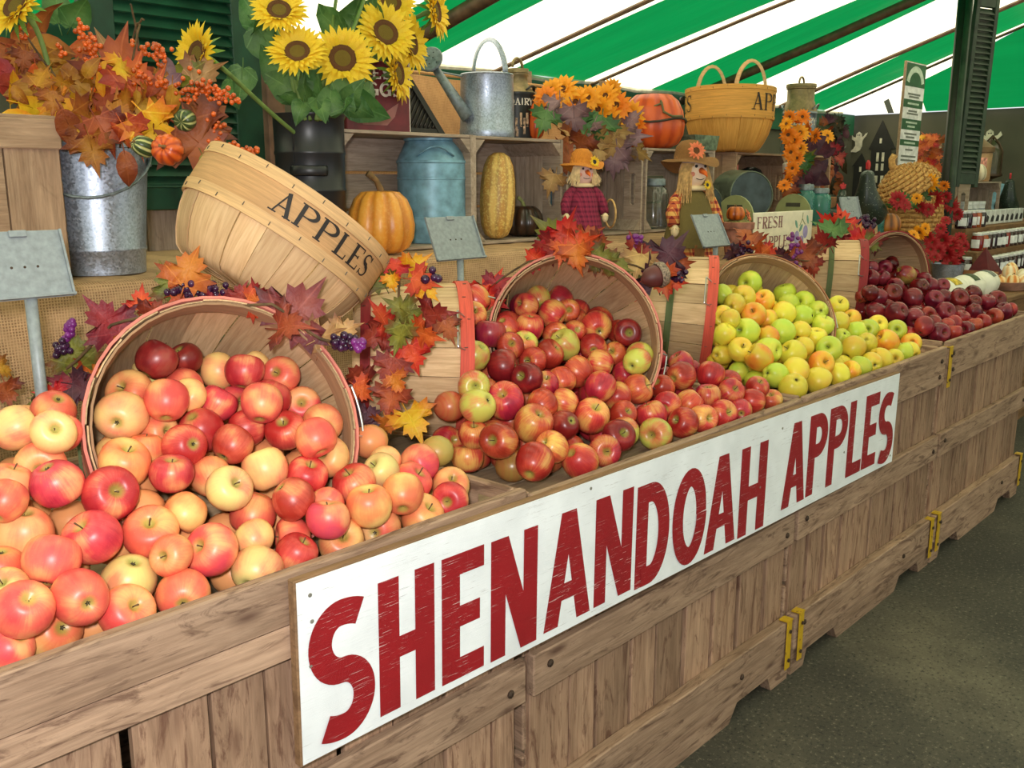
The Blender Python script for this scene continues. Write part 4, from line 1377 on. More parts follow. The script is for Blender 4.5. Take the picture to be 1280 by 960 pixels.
# pumpkins and gourds
@cached
def gourd_skin(name, c1, c2, cg, ribs, rough=.4, speck=.0, cs=(240, 220, 130)):
    t = NT(name)
    v = t.objr()
    sp = t.n('ShaderNodeSeparateXYZ'); t.l(t.obj(), sp.inputs[0])
    an = t.math('ARCTAN2', sp.outputs[1], sp.outputs[0])
    w = t.math('MULTIPLY', t.math('ADD', t.math('COSINE', t.math('MULTIPLY', an, ribs)), 1), .5)
    nz = t.noise(v, 9, 5, .65)
    f = t.math('ADD', t.math('MULTIPLY', w, .6), t.math('MULTIPLY', t.math('SUBTRACT', nz, .5), 1.1))
    col = t.ramp(f, [(0, lin(cg)), (.28, lin(c2)), (.8, lin(c1))])
    if speck:
        s = t.noise(v, 110, 2, .6)
        col = t.mix(t.math('MULTIPLY', t.rng(s, .52, .6), speck), col, lin(cs))
    t.color(col)
    t.set(Roughness=rough)
    t.bump(nz, .12)
    return t.m
def pumpkin(name, label, loc, r, h, ribs, skin, stem=None, cat='pumpkin', tilt=None, depth=.09, stem_h=.06, group=None, prof=None, parent=None, sc=1.0):
    if parent is None: root = thing(name, label, cat, loc, tilt, group)
    else:
        root = link(name, None, parent, loc, tilt)
    prof = prof or [(.03, .87), (.16, .94), (.34, .985), (.56, .97), (.78, .86), (.93, .68), (1.0, .45), (.96, .25), (.82, .10), (.58, .02), (.3, .01), (0, .04)]
    m = MB()
    n = ribs * 6
    vs, fs = [], []
    for (pr_, pz) in prof:
        for i in range(n):
            a = 2 * PI * i / n
            g = 1 - depth * (1 - abs(math.cos(a * ribs / 2))) ** 0.9 * 1.0 * min(1, pr_ * 3)
            vs.append((r * pr_ * (1 - depth + depth * abs(math.sin(a * ribs / 2 + PI / 2)) ** .55) * math.cos(a), r * pr_ * (1 - depth + depth * abs(math.sin(a * ribs / 2 + PI / 2)) ** .55) * math.sin(a), h * pz))
    for j in range(len(prof) - 1):
        for i in range(n):
            fs.append((j * n + i, (j + 1) * n + i, (j + 1) * n + (i + 1) % n, j * n + (i + 1) % n))
    m.add(vs, fs)
    m.build('flesh', skin, root, smooth=True)
    if stem:
        m = MB(); s = stem_h
        m.tube([(0, 0, h * .86), (.004, .002, h * .9 + s * .3), (-.12 * s, .1 * s, h * .9 + s * .7), (-.5 * s, .2 * s, h * .9 + s)], [r * .16, r * .10, r * .08, r * .10], 8)
        m.build('stem', stem, root, smooth=True)
    return root
STEM_B = plain('dry_stem', (128, 96, 58), .9, 0, .25, 40)
STEM_G = plain('green_stem', (132, 136, 84), .8, 0, .2, 40)
PK1 = gourd_skin('golden_orange_pumpkin', (236, 164, 66), (228, 146, 52), (204, 124, 44), 11, .36, .15, (244, 204, 120))
b = at(477, 309, 1.28)
pumpkin('pumpkin', 'tall golden orange pumpkin with a twisted dry stem beside the black flower can', (b.x, b.y, SHZ + .003), .113, .208, 11, PK1, STEM_B, stem_h=.075, depth=.10)
PK2 = gourd_skin('dark_brown_green_pumpkin', (70, 46, 30), (52, 34, 24), (34, 26, 18), 10, .28)
b = at(654, 300, 1.46)
pumpkin('pumpkin', 'small glossy dark brown green pumpkin inside the weathered crate', (b.x, b.y, CZ + .013), .086, .125, 10, PK2, STEM_G, depth=.13, stem_h=.045)
SQ = gourd_skin('speckled_squash', (206, 150, 70), (172, 130, 68), (226, 184, 100), 6, .45, .45)
b = at(618, 299, 1.40)
pumpkin('squash', 'tall speckled yellow orange squash standing in the weathered crate', (b.x + .01, b.y, CZ + .013), .07, .335, 6, SQ, None, 'squash', depth=.06, prof=[(.02, .99), (.3, .985), (.6, .94), (.82, .84), (.95, .68), (1, .5), (.98, .32), (.88, .16), (.66, .05), (.35, .01), (0, 0)], tilt=(0, rad(3), 0))

# teal milk can
def milk_can(name, label, loc, r, hb, hs, rn, hn, body, lid=None, group=None, rotz=0):
    root = thing(name, label, 'milk can', loc, (0, 0, rotz), group)
    m = MB(); m.lathe([(0, .003), (r * .97, 0), (r, .01), (r, hb * .30), (r * 1.012, hb * .305), (r * 1.012, hb * .33), (r, hb * .335), (r, hb * .80), (r * 1.015, hb * .805), (r * 1.015, hb * .83), (r, hb * .835), (r, hb), (r * 1.03, hb + .004), (r * 1.02, hb + .012)], 36)
    m.build('body', body, root, smooth=40)
    m = MB(); m.lathe([(r * 1.01, hb + .01), (rn * 1.05, hb + hs), (rn, hb + hs + .006), (rn, hb + hs + hn), (rn * 1.08, hb + hs + hn + .004), (rn * 1.08, hb + hs + hn + .012), (0, hb + hs + hn + .012)], 36)
    sh = m.build('shoulder', lid or body, root, smooth=40)
    if hn > .02:
        m = MB(); m.lathe([(rn * .98, 0), (rn * 1.12, .004), (rn * 1.1, .02), (0, .026)], 30); m.build('lid', lid or body, root, smooth=40, loc=(0, 0, hb + hs + hn + .01))
        m = MB(); m.tube([(.03 * math.cos(PI * q / 8), 0, .025 + .035 * math.sin(PI * q / 8)) for q in range(9)], .006, 8); m.build('lid_handle', lid or body, root, smooth=True, loc=(0, 0, hb + hs + hn + .012))
    for a in ((-2.2,) if name == 'milk_can' else (-1.3, 1.8)):
        pts = []
        for q in range(9):
            u = q / 8
            rr = r * .93 - (r * .93 - rn * 1.18) * math.sin(PI * u) * .25
            an = a + (u - .5) * 1.1
            rr = (r * 1.01 + (rn * 1.05 - r * 1.01) * (.25 + .5 * math.sin(PI * u))) + .002 + .016 * math.sin(PI * u)
            pts.append((rr * math.cos(an), rr * math.sin(an), hb + .01 + (hs - .01) * (.25 + .5 * math.sin(PI * u))))
        m = MB(); m.tube(pts, .007, 8, flat=(1, .5)); m.build('carry_handle', body, root, smooth=True)
    return root
b = at(542, 306, 1.47)
milk_can('milk_can', 'teal painted metal milk can without lid beside the golden pumpkin', (b.x, b.y, CZ + .013), .13, .285, .075, .096, .004, TEAL)

# placards: blank sheet metal price holders on stakes, set square to the bins and leaning back
def placard(label, bot, top, x0, x1, foot):
    """bot, top: points on the plate's middle line; the plate is X-aligned"""
    bot, top = Vector(bot), Vector(top)
    up = top - bot; up.x = 0
    h = up.length; up.normalize()
    w = (x1 - x0) / 2
    side = Vector((1, 0, 0)); nrm = side.cross(up)          # points to the aisle and up
    root = thing('price_placard', label, 'placard', foot, None, 'blank galvanised price placards on stakes')
    M = Matrix((side, -nrm, up)).transposed().to_4x4()
    M.translation = (bot + up * h / 2) - Vector(foot)
    m = MB()
    m.box((0, 0, 0), (2 * w, .0025, h), ch=.001)
    for sx in (-1, 1): m.box((sx * (w - .002), -.003, 0), (.004, .007, h))
    m.box((0, -.005, -h / 2 + .003), (2 * w, .012, .004))
    m.xf(M)
    m.build('plate', ZINC, root)
    for q in (-.02, 0, .02):
        m = MB(); m.lathe([(.0024, 0), (.0024, .001), (0, .0012)], 8, M @ frame((q * 1.1, -.0014, -.004), (0, -1, 0))); m.build('rivet', RUST, root)
    m = MB(); m.box((0, -.004, h / 2 - .006), (.03, .005, .012), ch=.001); m.xf(M); m.build('clip', ZINC, root)
    e = bot - Vector(foot)
    m = MB(); m.tube([(0, 0, 0), e + Vector((0, .006, .006))], .0105, 10); m.build('stake', ZINC, root, smooth=True)
    return root
def placard_px(label, bmid, tmid, wpx, Y, foot_z):
    b_ = at(*bmid, Y)
    d = ray(*tmid); t_ = CAM_LOC + d * ((b_.x - CAM_LOC.x) / d.x)
    x0, x1 = at(bmid[0] - wpx / 2, bmid[1], Y).x, at(bmid[0] + wpx / 2, bmid[1], Y).x
    return placard(label, b_, t_, x0, x1, (b_.x, Y, foot_z))
placard_px('galvanised price placard on a stake among the coral pink apples', (40, 374), (20, 289), 112, .55, .98)
placard_px('galvanised price placard on a stake behind the basket with hanging leaves', (577, 325), (561, 271), 60, .86, .87)
placard_px('galvanised price placard on a stake in front of the plaid scarecrow', (896, 309), (880, 268), 33, .80, .87)
placard_px('galvanised price placard on a stake before the straw hive', (1067, 281), (1060, 246), 22, .84, .87)

# ================================================================== leaves
HALF = [(.10, .03), (.26, -.13), (.29, .02), (.52, -.02), (.46, .13), (.64, .24), (.47, .27), (.46, .38), (.31, .33), (.22, .36), (.33, .55), (.22, .56), (.19, .70), (.09, .64)]
OUT = [(0, 0)] + HALF + [(0, .98)] + [(-x, y) for x, y in reversed(HALF)]
OVAL = [(0, 0), (.12, .06), (.22, .2), (.27, .4), (.24, .6), (.15, .8), (0, 1.0), (-.15, .8), (-.24, .6), (-.27, .4), (-.22, .2), (-.12, .06)]
HEART = [(0, .06), (.14, -.04), (.32, .04), (.40, .22), (.37, .42), (.27, .62), (.15, .82), (0, 1.0), (-.15, .82), (-.27, .62), (-.37, .42), (-.40, .22), (-.32, .04), (-.14, -.04)]
def leaf_mesh(outline, mat_, curl, fold, wave, seed, name='leaf', th=0):
    rnd = random.Random(seed)
    c = (0, .36)
    ph, ph2 = rnd.uniform(0, 6), rnd.uniform(0, 6)
    def z(x, y):
        return fold * abs(x) + curl * (y - .3) ** 2 + wave * math.sin(6 * x + ph) * math.cos(5 * y + ph2)
    vs = [(c[0], c[1], z(*c))]
    n = len(outline)
    for k in (.5, 1.0):
        for (x, y) in outline:
            xx, yy = c[0] + (x - c[0]) * k, c[1] + (y - c[1]) * k
            vs.append((xx, yy, z(xx, yy) + (rnd.uniform(-.03, .03) if k == 1 else 0)))
    fs = []
    for i in range(n):
        j = (i + 1) % n
        fs.append((0, 1 + i, 1 + j))
        fs.append((1 + i, 1 + n + i, 1 + n + j, 1 + j))
    m = MB(); m.add(vs, fs)
    # a little stalk
    m.tube([(0, .36, z(0, .36) + .004), (0, .02, z(0, 0) + .006), (.03, -.22, .02)], [.008, .014, .016], 4)
    return m.mesh(name, mat_, smooth=True)
@cached
def leaf_mat(name, c_mid, c_edge, c_spot, rough=.55):
    t = NT(name)
    o = t.obj()
    d = t.vmath('MULTIPLY', t.vmath('SUBTRACT', o, (0, .34, 0)), (1.3, 1.0, 0))
    ln = t.n('ShaderNodeVectorMath', operation='LENGTH'); t.l(d, ln.inputs[0])
    nz = t.noise(t.objr(), 3.2, 4, .6)
    f = t.math('ADD', ln.outputs['Value'], t.math('MULTIPLY', t.math('SUBTRACT', nz, .5), .7))
    col = t.ramp(f, [(.1, lin(c_mid)), (.42, lin(c_edge)), (.75, lin(c_spot))])
    sp = t.n('ShaderNodeSeparateXYZ'); t.l(o, sp.inputs[0])
    ax = t.math('ABSOLUTE', sp.outputs[0])
    # veins: the midrib and two pairs of side veins
    v1 = t.rng(ax, .006, .016, 1, 0)
    v2 = t.rng(t.math('ABSOLUTE', t.math('SUBTRACT', sp.outputs[1], t.math('ADD', t.math('MULTIPLY', ax, .62), .02))), .006, .02, 1, 0)
    v3 = t.rng(t.math('ABSOLUTE', t.math('SUBTRACT', sp.outputs[1], t.math('ADD', t.math('MULTIPLY', ax, -.1), .03))), .006, .018, 1, 0)
    v = t.math('MAXIMUM', v1, t.math('MAXIMUM', v2, v3))
    col = t.mix(t.math('MULTIPLY', v, .35), col, tuple(min(1, q * 1.5 + .03) for q in lin(c_mid)[:3]) + (1,))
    hs = t.n('ShaderNodeHueSaturation')
    t.l(t.rng(t.rand(), 0, 1, .488, .512), hs.inputs['Hue']); t.l(t.rng(t.math('FRACT', t.math('MULTIPLY', t.rand(), 5.7)), 0, 1, .8, 1.12), hs.inputs['Value']); t.l(col, hs.inputs['Color'])
    t.color(hs.outputs[0])
    t.set(Roughness=rough)
    tr = t.n('ShaderNodeBsdfTranslucent'); t.l(hs.outputs[0], tr.inputs[0])
    mx = t.n('ShaderNodeMixShader'); mx.inputs[0].default_value = .22
    t.l(t.b.outputs[0], mx.inputs[1]); t.l(tr.outputs[0], mx.inputs[2]); t.l(mx.outputs[0], t.out.inputs[0])
    t.bump(nz, .3, .03)
    return t.m
LM = {
 'o': leaf_mat('orange_leaf', (214, 120, 44), (196, 86, 36), (150, 52, 32)),
 'r': leaf_mat('red_leaf', (166, 54, 44), (138, 34, 38), (98, 22, 32)),
 'R': leaf_mat('scarlet_leaf', (226, 92, 44), (204, 58, 34), (158, 32, 30)),
 'm': leaf_mat('mauve_leaf', (150, 70, 70), (120, 48, 58), (86, 34, 44)),
 'p': leaf_mat('purple_leaf', (96, 50, 62), (74, 36, 52), (50, 26, 40)),
 'y': leaf_mat('yellow_leaf', (240, 190, 40), (236, 158, 28), (206, 88, 28)),
 'g': leaf_mat('olive_leaf', (140, 140, 52), (108, 108, 40), (120, 60, 30)),
 'G': leaf_mat('gold_brown_leaf', (194, 136, 36), (168, 100, 26), (120, 60, 24)),
 'b': leaf_mat('rust_brown_leaf', (176, 92, 44), (146, 66, 34), (98, 42, 28)),
 't': leaf_mat('tan_leaf', (206, 166, 106), (178, 136, 84), (140, 96, 66)),
 'l': leaf_mat('lavender_leaf', (168, 136, 140), (140, 108, 120), (110, 84, 84)),
 'D': leaf_mat('dark_olive_leaf', (70, 62, 40), (50, 46, 30), (34, 30, 22)),
 'v': leaf_mat('fresh_green_leaf', (98, 136, 72), (70, 110, 54), (50, 84, 42), .5),
}
_lf = {}
def leaf(parent, p, size, kind, rot=0.0, shape='maple', face=None, jit=.5, rnd=random, name='leaf'):
    key = (kind, shape, rnd.randrange(3))
    if key not in _lf:
        i = key[2]
        out = {'maple': OUT, 'oval': OVAL, 'heart': HEART}[shape]
        _lf[key] = leaf_mesh(out, LM[kind], (-.5, .35, -.25)[i], (.30, -.15, .18)[i], (.06, .09, .05)[i], i * 7 + 3)
    p = Vector(p)
    d = face if face is not None else (CAM_LOC - p).normalized()
    d = (d + Vector((rnd.gauss(0, jit), rnd.gauss(0, jit), rnd.gauss(0, jit) * .8))).normalized()
    # local Y (tip) direction in the picture plane turned by rot, clockwise from up
    up = Vector((0, 0, 1)) * math.cos(rad(rot)) + CR * math.sin(rad(rot))
    y = (up - d * up.dot(d)).normalized()
    x = y.cross(d)
    M = Matrix((x, y, d)).transposed().to_4x4()
    o = link(name, _lf[key], parent)
    base = parent.location if parent is not None else Vector((0, 0, 0))
    M.translation = p - base - y * (.35 * size)
    o.location = M.translation; o.rotation_euler = M.to_euler(); o.scale = (size,) * 3
    return o
BERRY_P = plain('purple_berry', (62, 28, 62), .25, 0, .3, 60)
BERRY_V = plain('violet_berry', (120, 40, 120), .3, 0, .2, 60)
BERRY_O = plain('orange_berry', (214, 92, 28), .25, 0, .25, 60, coat=.3)
TWIG = plain('brown_twig', (98, 74, 46), .85, 0, .25, 40)
def berries(parent, p, n, spread, r, mat_, rnd, name='berry_cluster'):
    base = parent.location
    m = MB()
    for i in range(n):
        q = Vector(p) + CR * rnd.gauss(0, spread[0]) + Vector((0, 0, 1)) * rnd.gauss(0, spread[1]) - CF * abs(rnd.gauss(0, spread[0] * .5)) - base
        m.sphere(q, r * rnd.uniform(.85, 1.1), 8, 5)
    o = m.build(name, mat_, parent, smooth=True)
    o['kind'] = 'stuff'
    return o
def vine(parent, pts, r=.003):
    base = parent.location
    P = [Vector(p) - base for p in pts]
    Q = []
    for i in range(len(P) - 1):
        for k in range(4): Q.append(P[i].lerp(P[i + 1], k / 4) + Vector((0, 0, .006 * math.sin(i * 4 + k))))
    Q.append(P[-1])
    m = MB(); m.tube(Q, r, 6)
    return m.build('vine', TWIG, parent, smooth=True)
def garland(label, leaves, vine_px, berry=(), seed=5, k=1.0):
    rnd = random.Random(seed)
    p0 = atd(*vine_px[0])
    root = thing('leaf_garland', label, 'garland', p0, None, 'autumn leaf garlands on the baskets')
    vine(root, [atd(*q) for q in vine_px])
    for (x, y, d, s, kd, rot) in leaves:
        sz = s * k * d / FPX
        leaf(root, atd(x, y, d), sz, kd, rot, 'maple', None, .38, rnd)
    for (x, y, d, n, sx, sy, r, mt) in berry:
        berries(root, atd(x, y, d), n, (sx * d / FPX, sy * d / FPX), r, mt, rnd)
    return root
garland('garland of autumn leaves and dark berries over the pink rimmed basket', [
 (236, 338, 1.80, 62, 'o', 20), (212, 352, 1.86, 50, 'g', -25), (176, 376, 1.86, 38, 'R', 5), (132, 400, 1.80, 66, 'r', -40), (150, 408, 1.84, 46, 'o', 50),
 (92, 440, 1.86, 58, 'g', -10), (114, 452, 1.9, 46, 'o', 40), (84, 482, 1.86, 56, 'm', -60), (66, 494, 1.84, 40, 'R', -80), (104, 486, 1.84, 50, 'p', 110),
 (195, 390, 1.84, 44, 'b', 60), (225, 368, 1.84, 34, 'R', 80), (275, 377, 1.78, 36, 'r', 70), (300, 368, 1.80, 34, 'r', 30), (322, 378, 1.76, 44, 'o', 80), (318, 365, 1.80, 34, 'r', -30),
 (372, 388, 1.78, 92, 'm', 40), (360, 408, 1.72, 62, 'b', 100), (405, 420, 1.80, 52, 't', 80), (432, 412, 1.84, 40, 't', 70), (1, 462, 1.9, 34, 'G', 90), (8, 490, 1.86, 40, 'b', 170), (50, 500, 1.9, 34, 'g', 100),
 ], [(40, 500, 1.9), (80, 460, 1.86), (140, 410, 1.8), (200, 382, 1.78), (270, 374, 1.75), (340, 384, 1.72), (400, 420, 1.76), (430, 440, 1.8)],
 [(257, 366, 1.84, 60, 22, 5, .0075, BERRY_P), (88, 412, 1.82, 14, 4, 8, .0075, BERRY_V), (78, 436, 1.82, 14, 5, 5, .0075, BERRY_P), (432, 428, 1.78, 26, 9, 5, .0075, BERRY_P), (448, 430, 1.77, 12, 4, 3, .0075, BERRY_V)], 3)
garland('garland of orange, red and olive leaves hanging down the red rimmed basket', [
 (474, 346, 2.12, 50, 'g', -30), (494, 332, 2.12, 46, 'R', 10), (520, 330, 2.12, 46, 'y', 60), (528, 352, 2.08, 52, 'R', 110), (490, 352, 2.08, 30, 'y', 170), (458, 352, 2.14, 30, 'R', -100), (535, 365, 2.1, 36, 'y', 130),
 (500, 385, 2.08, 50, 'g', -60), (513, 398, 2.1, 44, 'g', 170), (545, 394, 2.08, 60, 'r', 80), (560, 412, 2.06, 44, 'b', 160), (478, 398, 2.06, 60, 'R', -50), (468, 420, 2.08, 54, 'r', -120), (500, 420, 2.04, 54, 'g', 190), (531, 418, 2.05, 56, 'R', 100), (516, 446, 2.05, 58, 'R', 160),
 (488, 462, 2.04, 56, 'r', 200), (496, 478, 2.03, 40, 'o', 150), (489, 500, 2.03, 58, 'b', 190), (482, 530, 2.02, 44, 'o', 185), (516, 528, 2.01, 66, 'y', 160), (470, 540, 2.04, 36, 'g', 200),
 (445, 470, 2.06, 54, 'r', -30), (452, 488, 2.04, 44, 'R', 120), (440, 492, 2.06, 40, 'r', 160), (446, 532, 2.02, 62, 'p', -20), (462, 520, 2.05, 44, 'p', 60),
 ], [(500, 335, 2.14), (498, 380, 2.1), (495, 430, 2.07), (500, 480, 2.05), (508, 500, 2.04)], [(536, 346, 2.08, 4, 6, 4, .01, BERRY_P)], 8, .86)
garland('garland of scarlet and olive leaves under the scarecrow in maroon', [
 (690, 294, 2.55, 58, 'g', -50), (708, 292, 2.5, 58, 'R', 20), (724, 306, 2.45, 52, 'R', 60), (722, 320, 2.4, 44, 'o', 170), (735, 296, 2.52, 40, 'b', 60), (680, 310, 2.5, 42, 'r', -110), (702, 315, 2.42, 34, 'o', 190), (668, 322, 2.5, 34, 'R', -60), (612, 362, 2.5, 52, 'R', 30), (602, 372, 2.48, 40, 'R', -60), (622, 355, 2.5, 36, 'r', 60), (748, 304, 2.52, 36, 'b', 90), (752, 322, 2.5, 40, 'g', 100), (770, 332, 2.5, 40, 'g', 110),
 (836, 318, 2.62, 62, 'p', 40), (816, 342, 2.6, 52, 'p', -20), (828, 350, 2.56, 44, 'R', 160), (798, 330, 2.6, 44, 't', 190), (792, 308, 2.64, 34, 'r', -20), (806, 318, 2.62, 30, 'r', 80), (850, 330, 2.66, 36, 'b', 80), (842, 352, 2.6, 34, 'R', 100),
 ], [(600, 372, 2.5), (660, 325, 2.5), (720, 312, 2.45), (770, 325, 2.5), (820, 345, 2.6), (850, 330, 2.66)], [(795, 299, 2.62, 9, 4, 4, .008, BERRY_V), (845, 345, 2.6, 14, 6, 4, .008, BERRY_P)], 12)
garland('garland of orange and wine leaves along the ledge below the FRESH APPLES box', [
 (932, 296, 3.75, 38, 'b', -10), (945, 308, 3.7, 34, 'R', 150), (925, 310, 3.72, 30, 'r', -90), (965, 318, 3.8, 30, 'R', 90), (990, 318, 3.85, 34, 'b', 60), (1010, 322, 3.85, 36, 'b', 150), (1016, 334, 3.85, 28, 'r', 160), (978, 322, 3.8, 26, 'p', 100), (915, 318, 3.7, 26, 'p', -100), (1000, 312, 3.9, 30, 'r', 20), (1030, 300, 4.0, 36, 'r', -40), (955, 314, 3.78, 26, 'o', 60), (1020, 312, 3.95, 28, 'b', 80),
 ], [(905, 320, 3.7), (940, 315, 3.72), (980, 322, 3.8), (1015, 325, 3.85), (1035, 305, 4.0)], [(992, 316, 3.78, 22, 4, 12, .009, BERRY_V), (925, 312, 3.72, 24, 8, 5, .01, BERRY_P)], 15)
garland('garland of green and red leaves behind the placard by the straw hive', [
 (1040, 288, 4.3, 46, 'v', -50), (1052, 276, 4.35, 36, 'R', -20), (1036, 276, 4.4, 32, 'R', -60), (1050, 300, 4.3, 36, 'r', -90), (1062, 306, 4.25, 34, 'r', 30), (1078, 298, 4.2, 34, 'R', 60), (1088, 306, 4.2, 30, 'g', 110), (1096, 300, 4.25, 32, 'r', 80), (1072, 290, 4.3, 30, 'o', 40),
 ], [(1030, 290, 4.4), (1060, 300, 4.3), (1095, 305, 4.2)], [(1080, 278, 4.6, 40, 9, 4, .012, BERRY_P)], 19)
# moss log and big acorn among the leaves
ml = thing('moss_log', 'green moss covered log behind the basket below the scarecrow in maroon', 'log', atd(742, 322, 2.56))
m = MB(); e_ = atd(800, 352, 2.66) - ml.location; m.tube([(0, 0, 0), e_ * .3 + Vector((0, 0, .006)), e_ * .7, e_], [.02, .028, .028, .02], 10); m.build('body', plain('green_moss', (128, 134, 66), .95, 0, .35, 120, .8), ml, smooth=True)
ac = thing('acorn_ornament', 'large maroon acorn ornament with a beaded cap on the leaf garland', 'ornament', atd(816, 346, 2.52))
m = MB(); m.lathe([(0, -.05), (.012, -.046), (.035, -.02), (.042, .01), (.04, .03), (0, .032)], 18); m.build('nut', plain('maroon_nut', (92, 40, 38), .5), ac, smooth=True)
m = MB(); m.lathe([(.044, .018), (.05, .024), (.045, .048), (.025, .062), (0, .066)], 18); m.build('cap', plain('beaded_cap', (150, 128, 108), .6, 0, .4, 160, .6), ac, smooth=True)
ac.rotation_euler = (rad(25), rad(75), 0); ac.scale = (.72,) * 3

# ================================================================== sunflowers
@cached
def petal_mat(name, c1, c2):
    t = NT(name)
    nz = t.noise(t.obj(), 55, 3)
    col = t.ramp(nz, [(.3, lin(c2)), (.65, lin(c1))])
    t.color(col); t.set(Roughness=.6)
    tr = t.n('ShaderNodeBsdfTranslucent'); t.l(col, tr.inputs[0])
    mx = t.n('ShaderNodeMixShader'); mx.inputs[0].default_value = .25
    t.l(t.b.outputs[0], mx.inputs[1]); t.l(tr.outputs[0], mx.inputs[2]); t.l(mx.outputs[0], t.out.inputs[0])
    return t.m
PET_Y = petal_mat('sunflower_petal', (252, 222, 58), (240, 190, 26))
PET_O = petal_mat('orange_daisy_petal', (246, 156, 26), (232, 112, 18))
PET_YO = petal_mat('amber_daisy_petal', (248, 186, 34), (240, 140, 20))
PET_R = petal_mat('crimson_daisy_petal', (190, 28, 36), (140, 14, 26))
PET_C = petal_mat('coral_petal', (244, 150, 104), (228, 104, 62))
DISC_B = plain('sunflower_disc_brown', (112, 70, 36), .95, 0, .35, 260, .6)
DISC_G = plain('sunflower_disc_olive', (128, 104, 34), .95, 0, .3, 260, .6)
SEPAL = plain('green_sepal', (110, 150, 56), .6, 0, .2, 40)
STALK = plain('green_stalk', (112, 136, 66), .6, 0, .15, 30)
_fl = {}
def petal_ring(m, n, r0, r1, w, tilt, z0, ph, rnd, droop=.12):
    for i in range(n):
        a = ph + 2 * PI * (i + rnd.uniform(-.25, .25)) / n
        L = (r1 - r0) * rnd.uniform(.85, 1.1)
        tl = tilt + rnd.uniform(-.14, .14)
        ca, sa = math.cos(a), math.sin(a)
        tw = rnd.uniform(-.3, .3)
        vs = []
        for (u, ww) in ((0, .45), (.35, 1), (.7, .8), (1, .06)):
            rr = r0 + L * u * math.cos(tl) ; zz = z0 + L * u * math.sin(tl) - droop * L * u * u
            for s in (-1, 1):
                o = s * ww * w / 2
                vs.append((rr * ca - o * sa, rr * sa + o * ca, zz + abs(o) * .5 + o * tw))
        m.add(vs, [(2 * k, 2 * k + 2, 2 * k + 3, 2 * k + 1) for k in range(3)])
def flower_meshes(key, petal, rings, disc_r, mid, seed):
    if key in _fl: return _fl[key]
    rnd = random.Random(seed)
    p = MB()
    for (n, r0, r1, w, tl, z) in rings: petal_ring(p, n, r0, r1, w, tl, z, rnd.uniform(0, 6), rnd)
    out = {'petals': p.mesh('petals', petal, smooth=True)}
    d = MB(); d.lathe([(disc_r * 1.12, -.02), (disc_r * 1.1, .05), (disc_r * .96, .12), (disc_r * .72, .115), (disc_r * .6, .085)], 20); out['disc_rim'] = d.mesh('disc_rim', mid[0], smooth=True)
    d = MB(); d.lathe([(disc_r * .62, .085), (disc_r * .4, .10), (0, .105)], 16); out['disc'] = d.mesh('disc', mid[1], smooth=True)
    s = MB(); petal_ring(s, 11, disc_r * .5, .80, .16, -.15, -.08, .3, rnd, .3); s.lathe([(0, -.16), (disc_r * .6, -.12), (disc_r, -.03)], 10); out['sepals'] = s.mesh('sepals', SEPAL, smooth=True)
    _fl[key] = out
    return out
SUNF = lambda i: flower_meshes(f'sun{i}', PET_Y, [(30, .36, 1.04, .19, .26, .0), (28, .36, .98, .17, .48, .02), (22, .34, .80, .14, .75, .03)], .40, (DISC_B, DISC_G), 40 + i)
def sunflower(label, head, face, r, base, bend=(0, 0, .1), leaves=(), seed=1):
    head = Vector(head); base = Vector(base); face = Vector(face).normalized()
    root = thing('sunflower', label, 'flower', base, None, 'sunflowers in the black can')
    M = frame(head - base, face)
    for nm, me in SUNF(seed % 3).items():
        o = link(nm, me, root); place(o, M); o.scale = (r,) * 3
    e = head - base - face * (r * .14)
    pts = []
    c1 = e * .45 + Vector(bend); c2 = e - face * r * .9
    for i in range(11):
        u = i / 10
        pts.append(c1 * 3 * u * (1 - u) ** 2 + c2 * 3 * u * u * (1 - u) + e * u ** 3)
    m = MB(); m.tube(pts, [.0065] * 8 + [.007, .009, .012], 8); m.build('stem', STALK, root, smooth=True)
    rnd = random.Random(seed)
    for (x, y, d, s, rot) in leaves:
        leaf(root, atd(x, y, d), s * .82 * d / FPX, 'v', rot, 'heart', None, .4, rnd)
    return root
def tocam(p): return (CAM_LOC - Vector(p)).normalized()
cb = BC + Vector((0, 0, .40))
UPV = Vector((0, 0, 1))
def sf(label, px, py, Y, rp, df, leaves=(), seed=1, bend=(0, 0, .08)):
    h = at(px, py, Y)
    dep = (h - CAM_LOC).dot(CF)
    f = tocam(h) * df[0] + UPV * df[1] + CR * df[2]
    rnd = random.Random(seed * 13)
    sunflower(label, h, f, rp * 1.12 * dep / FPX, cb + Vector((rnd.uniform(-.06, .06), rnd.uniform(-.06, .06), -.05)), bend, leaves, seed)
sf('sunflower facing front low over the black can, nearer the shutter', 372, 66, 1.28, 35, (1, .75, -.1), [(358, 108, 2.9, 66, -60), (392, 112, 2.88, 56, 20)], 1)
sf('sunflower facing front low over the black can, nearer the watering can', 428, 74, 1.26, 38, (1, .35, .1), [(432, 116, 2.88, 60, 40), (402, 122, 2.86, 54, -20)], 2)
sf('sunflower nodding above the others over the black can', 349, 14, 1.34, 33, (1, .8, 0), [(318, 20, 3.0, 62, -30), (333, 52, 3.0, 78, 150)], 3)
sf('sunflower turned half aside above the EGGS box', 481, 42, 1.34, 37, (1, .55, .45), [(415, 28, 3.0, 66, -60)], 4)
sf('sunflower seen from its side just above the EGGS box', 496, 92, 1.36, 32, (.35, .1, 1), [(452, 132, 2.9, 72, 118)], 5)
sf('sunflower seen from its side over the burlap roll', 512, 54, 1.40, 34, (.4, .2, 1), (), 6)
sf('sunflower at the top of the bunch over the black can', 488, 4, 1.42, 30, (1, .5, .2), [(455, 20, 3.1, 56, 40)], 7)
sf('sunflower reaching out towards the tent canopy', 543, 14, 1.40, 32, (.3, .15, 1), (), 8)
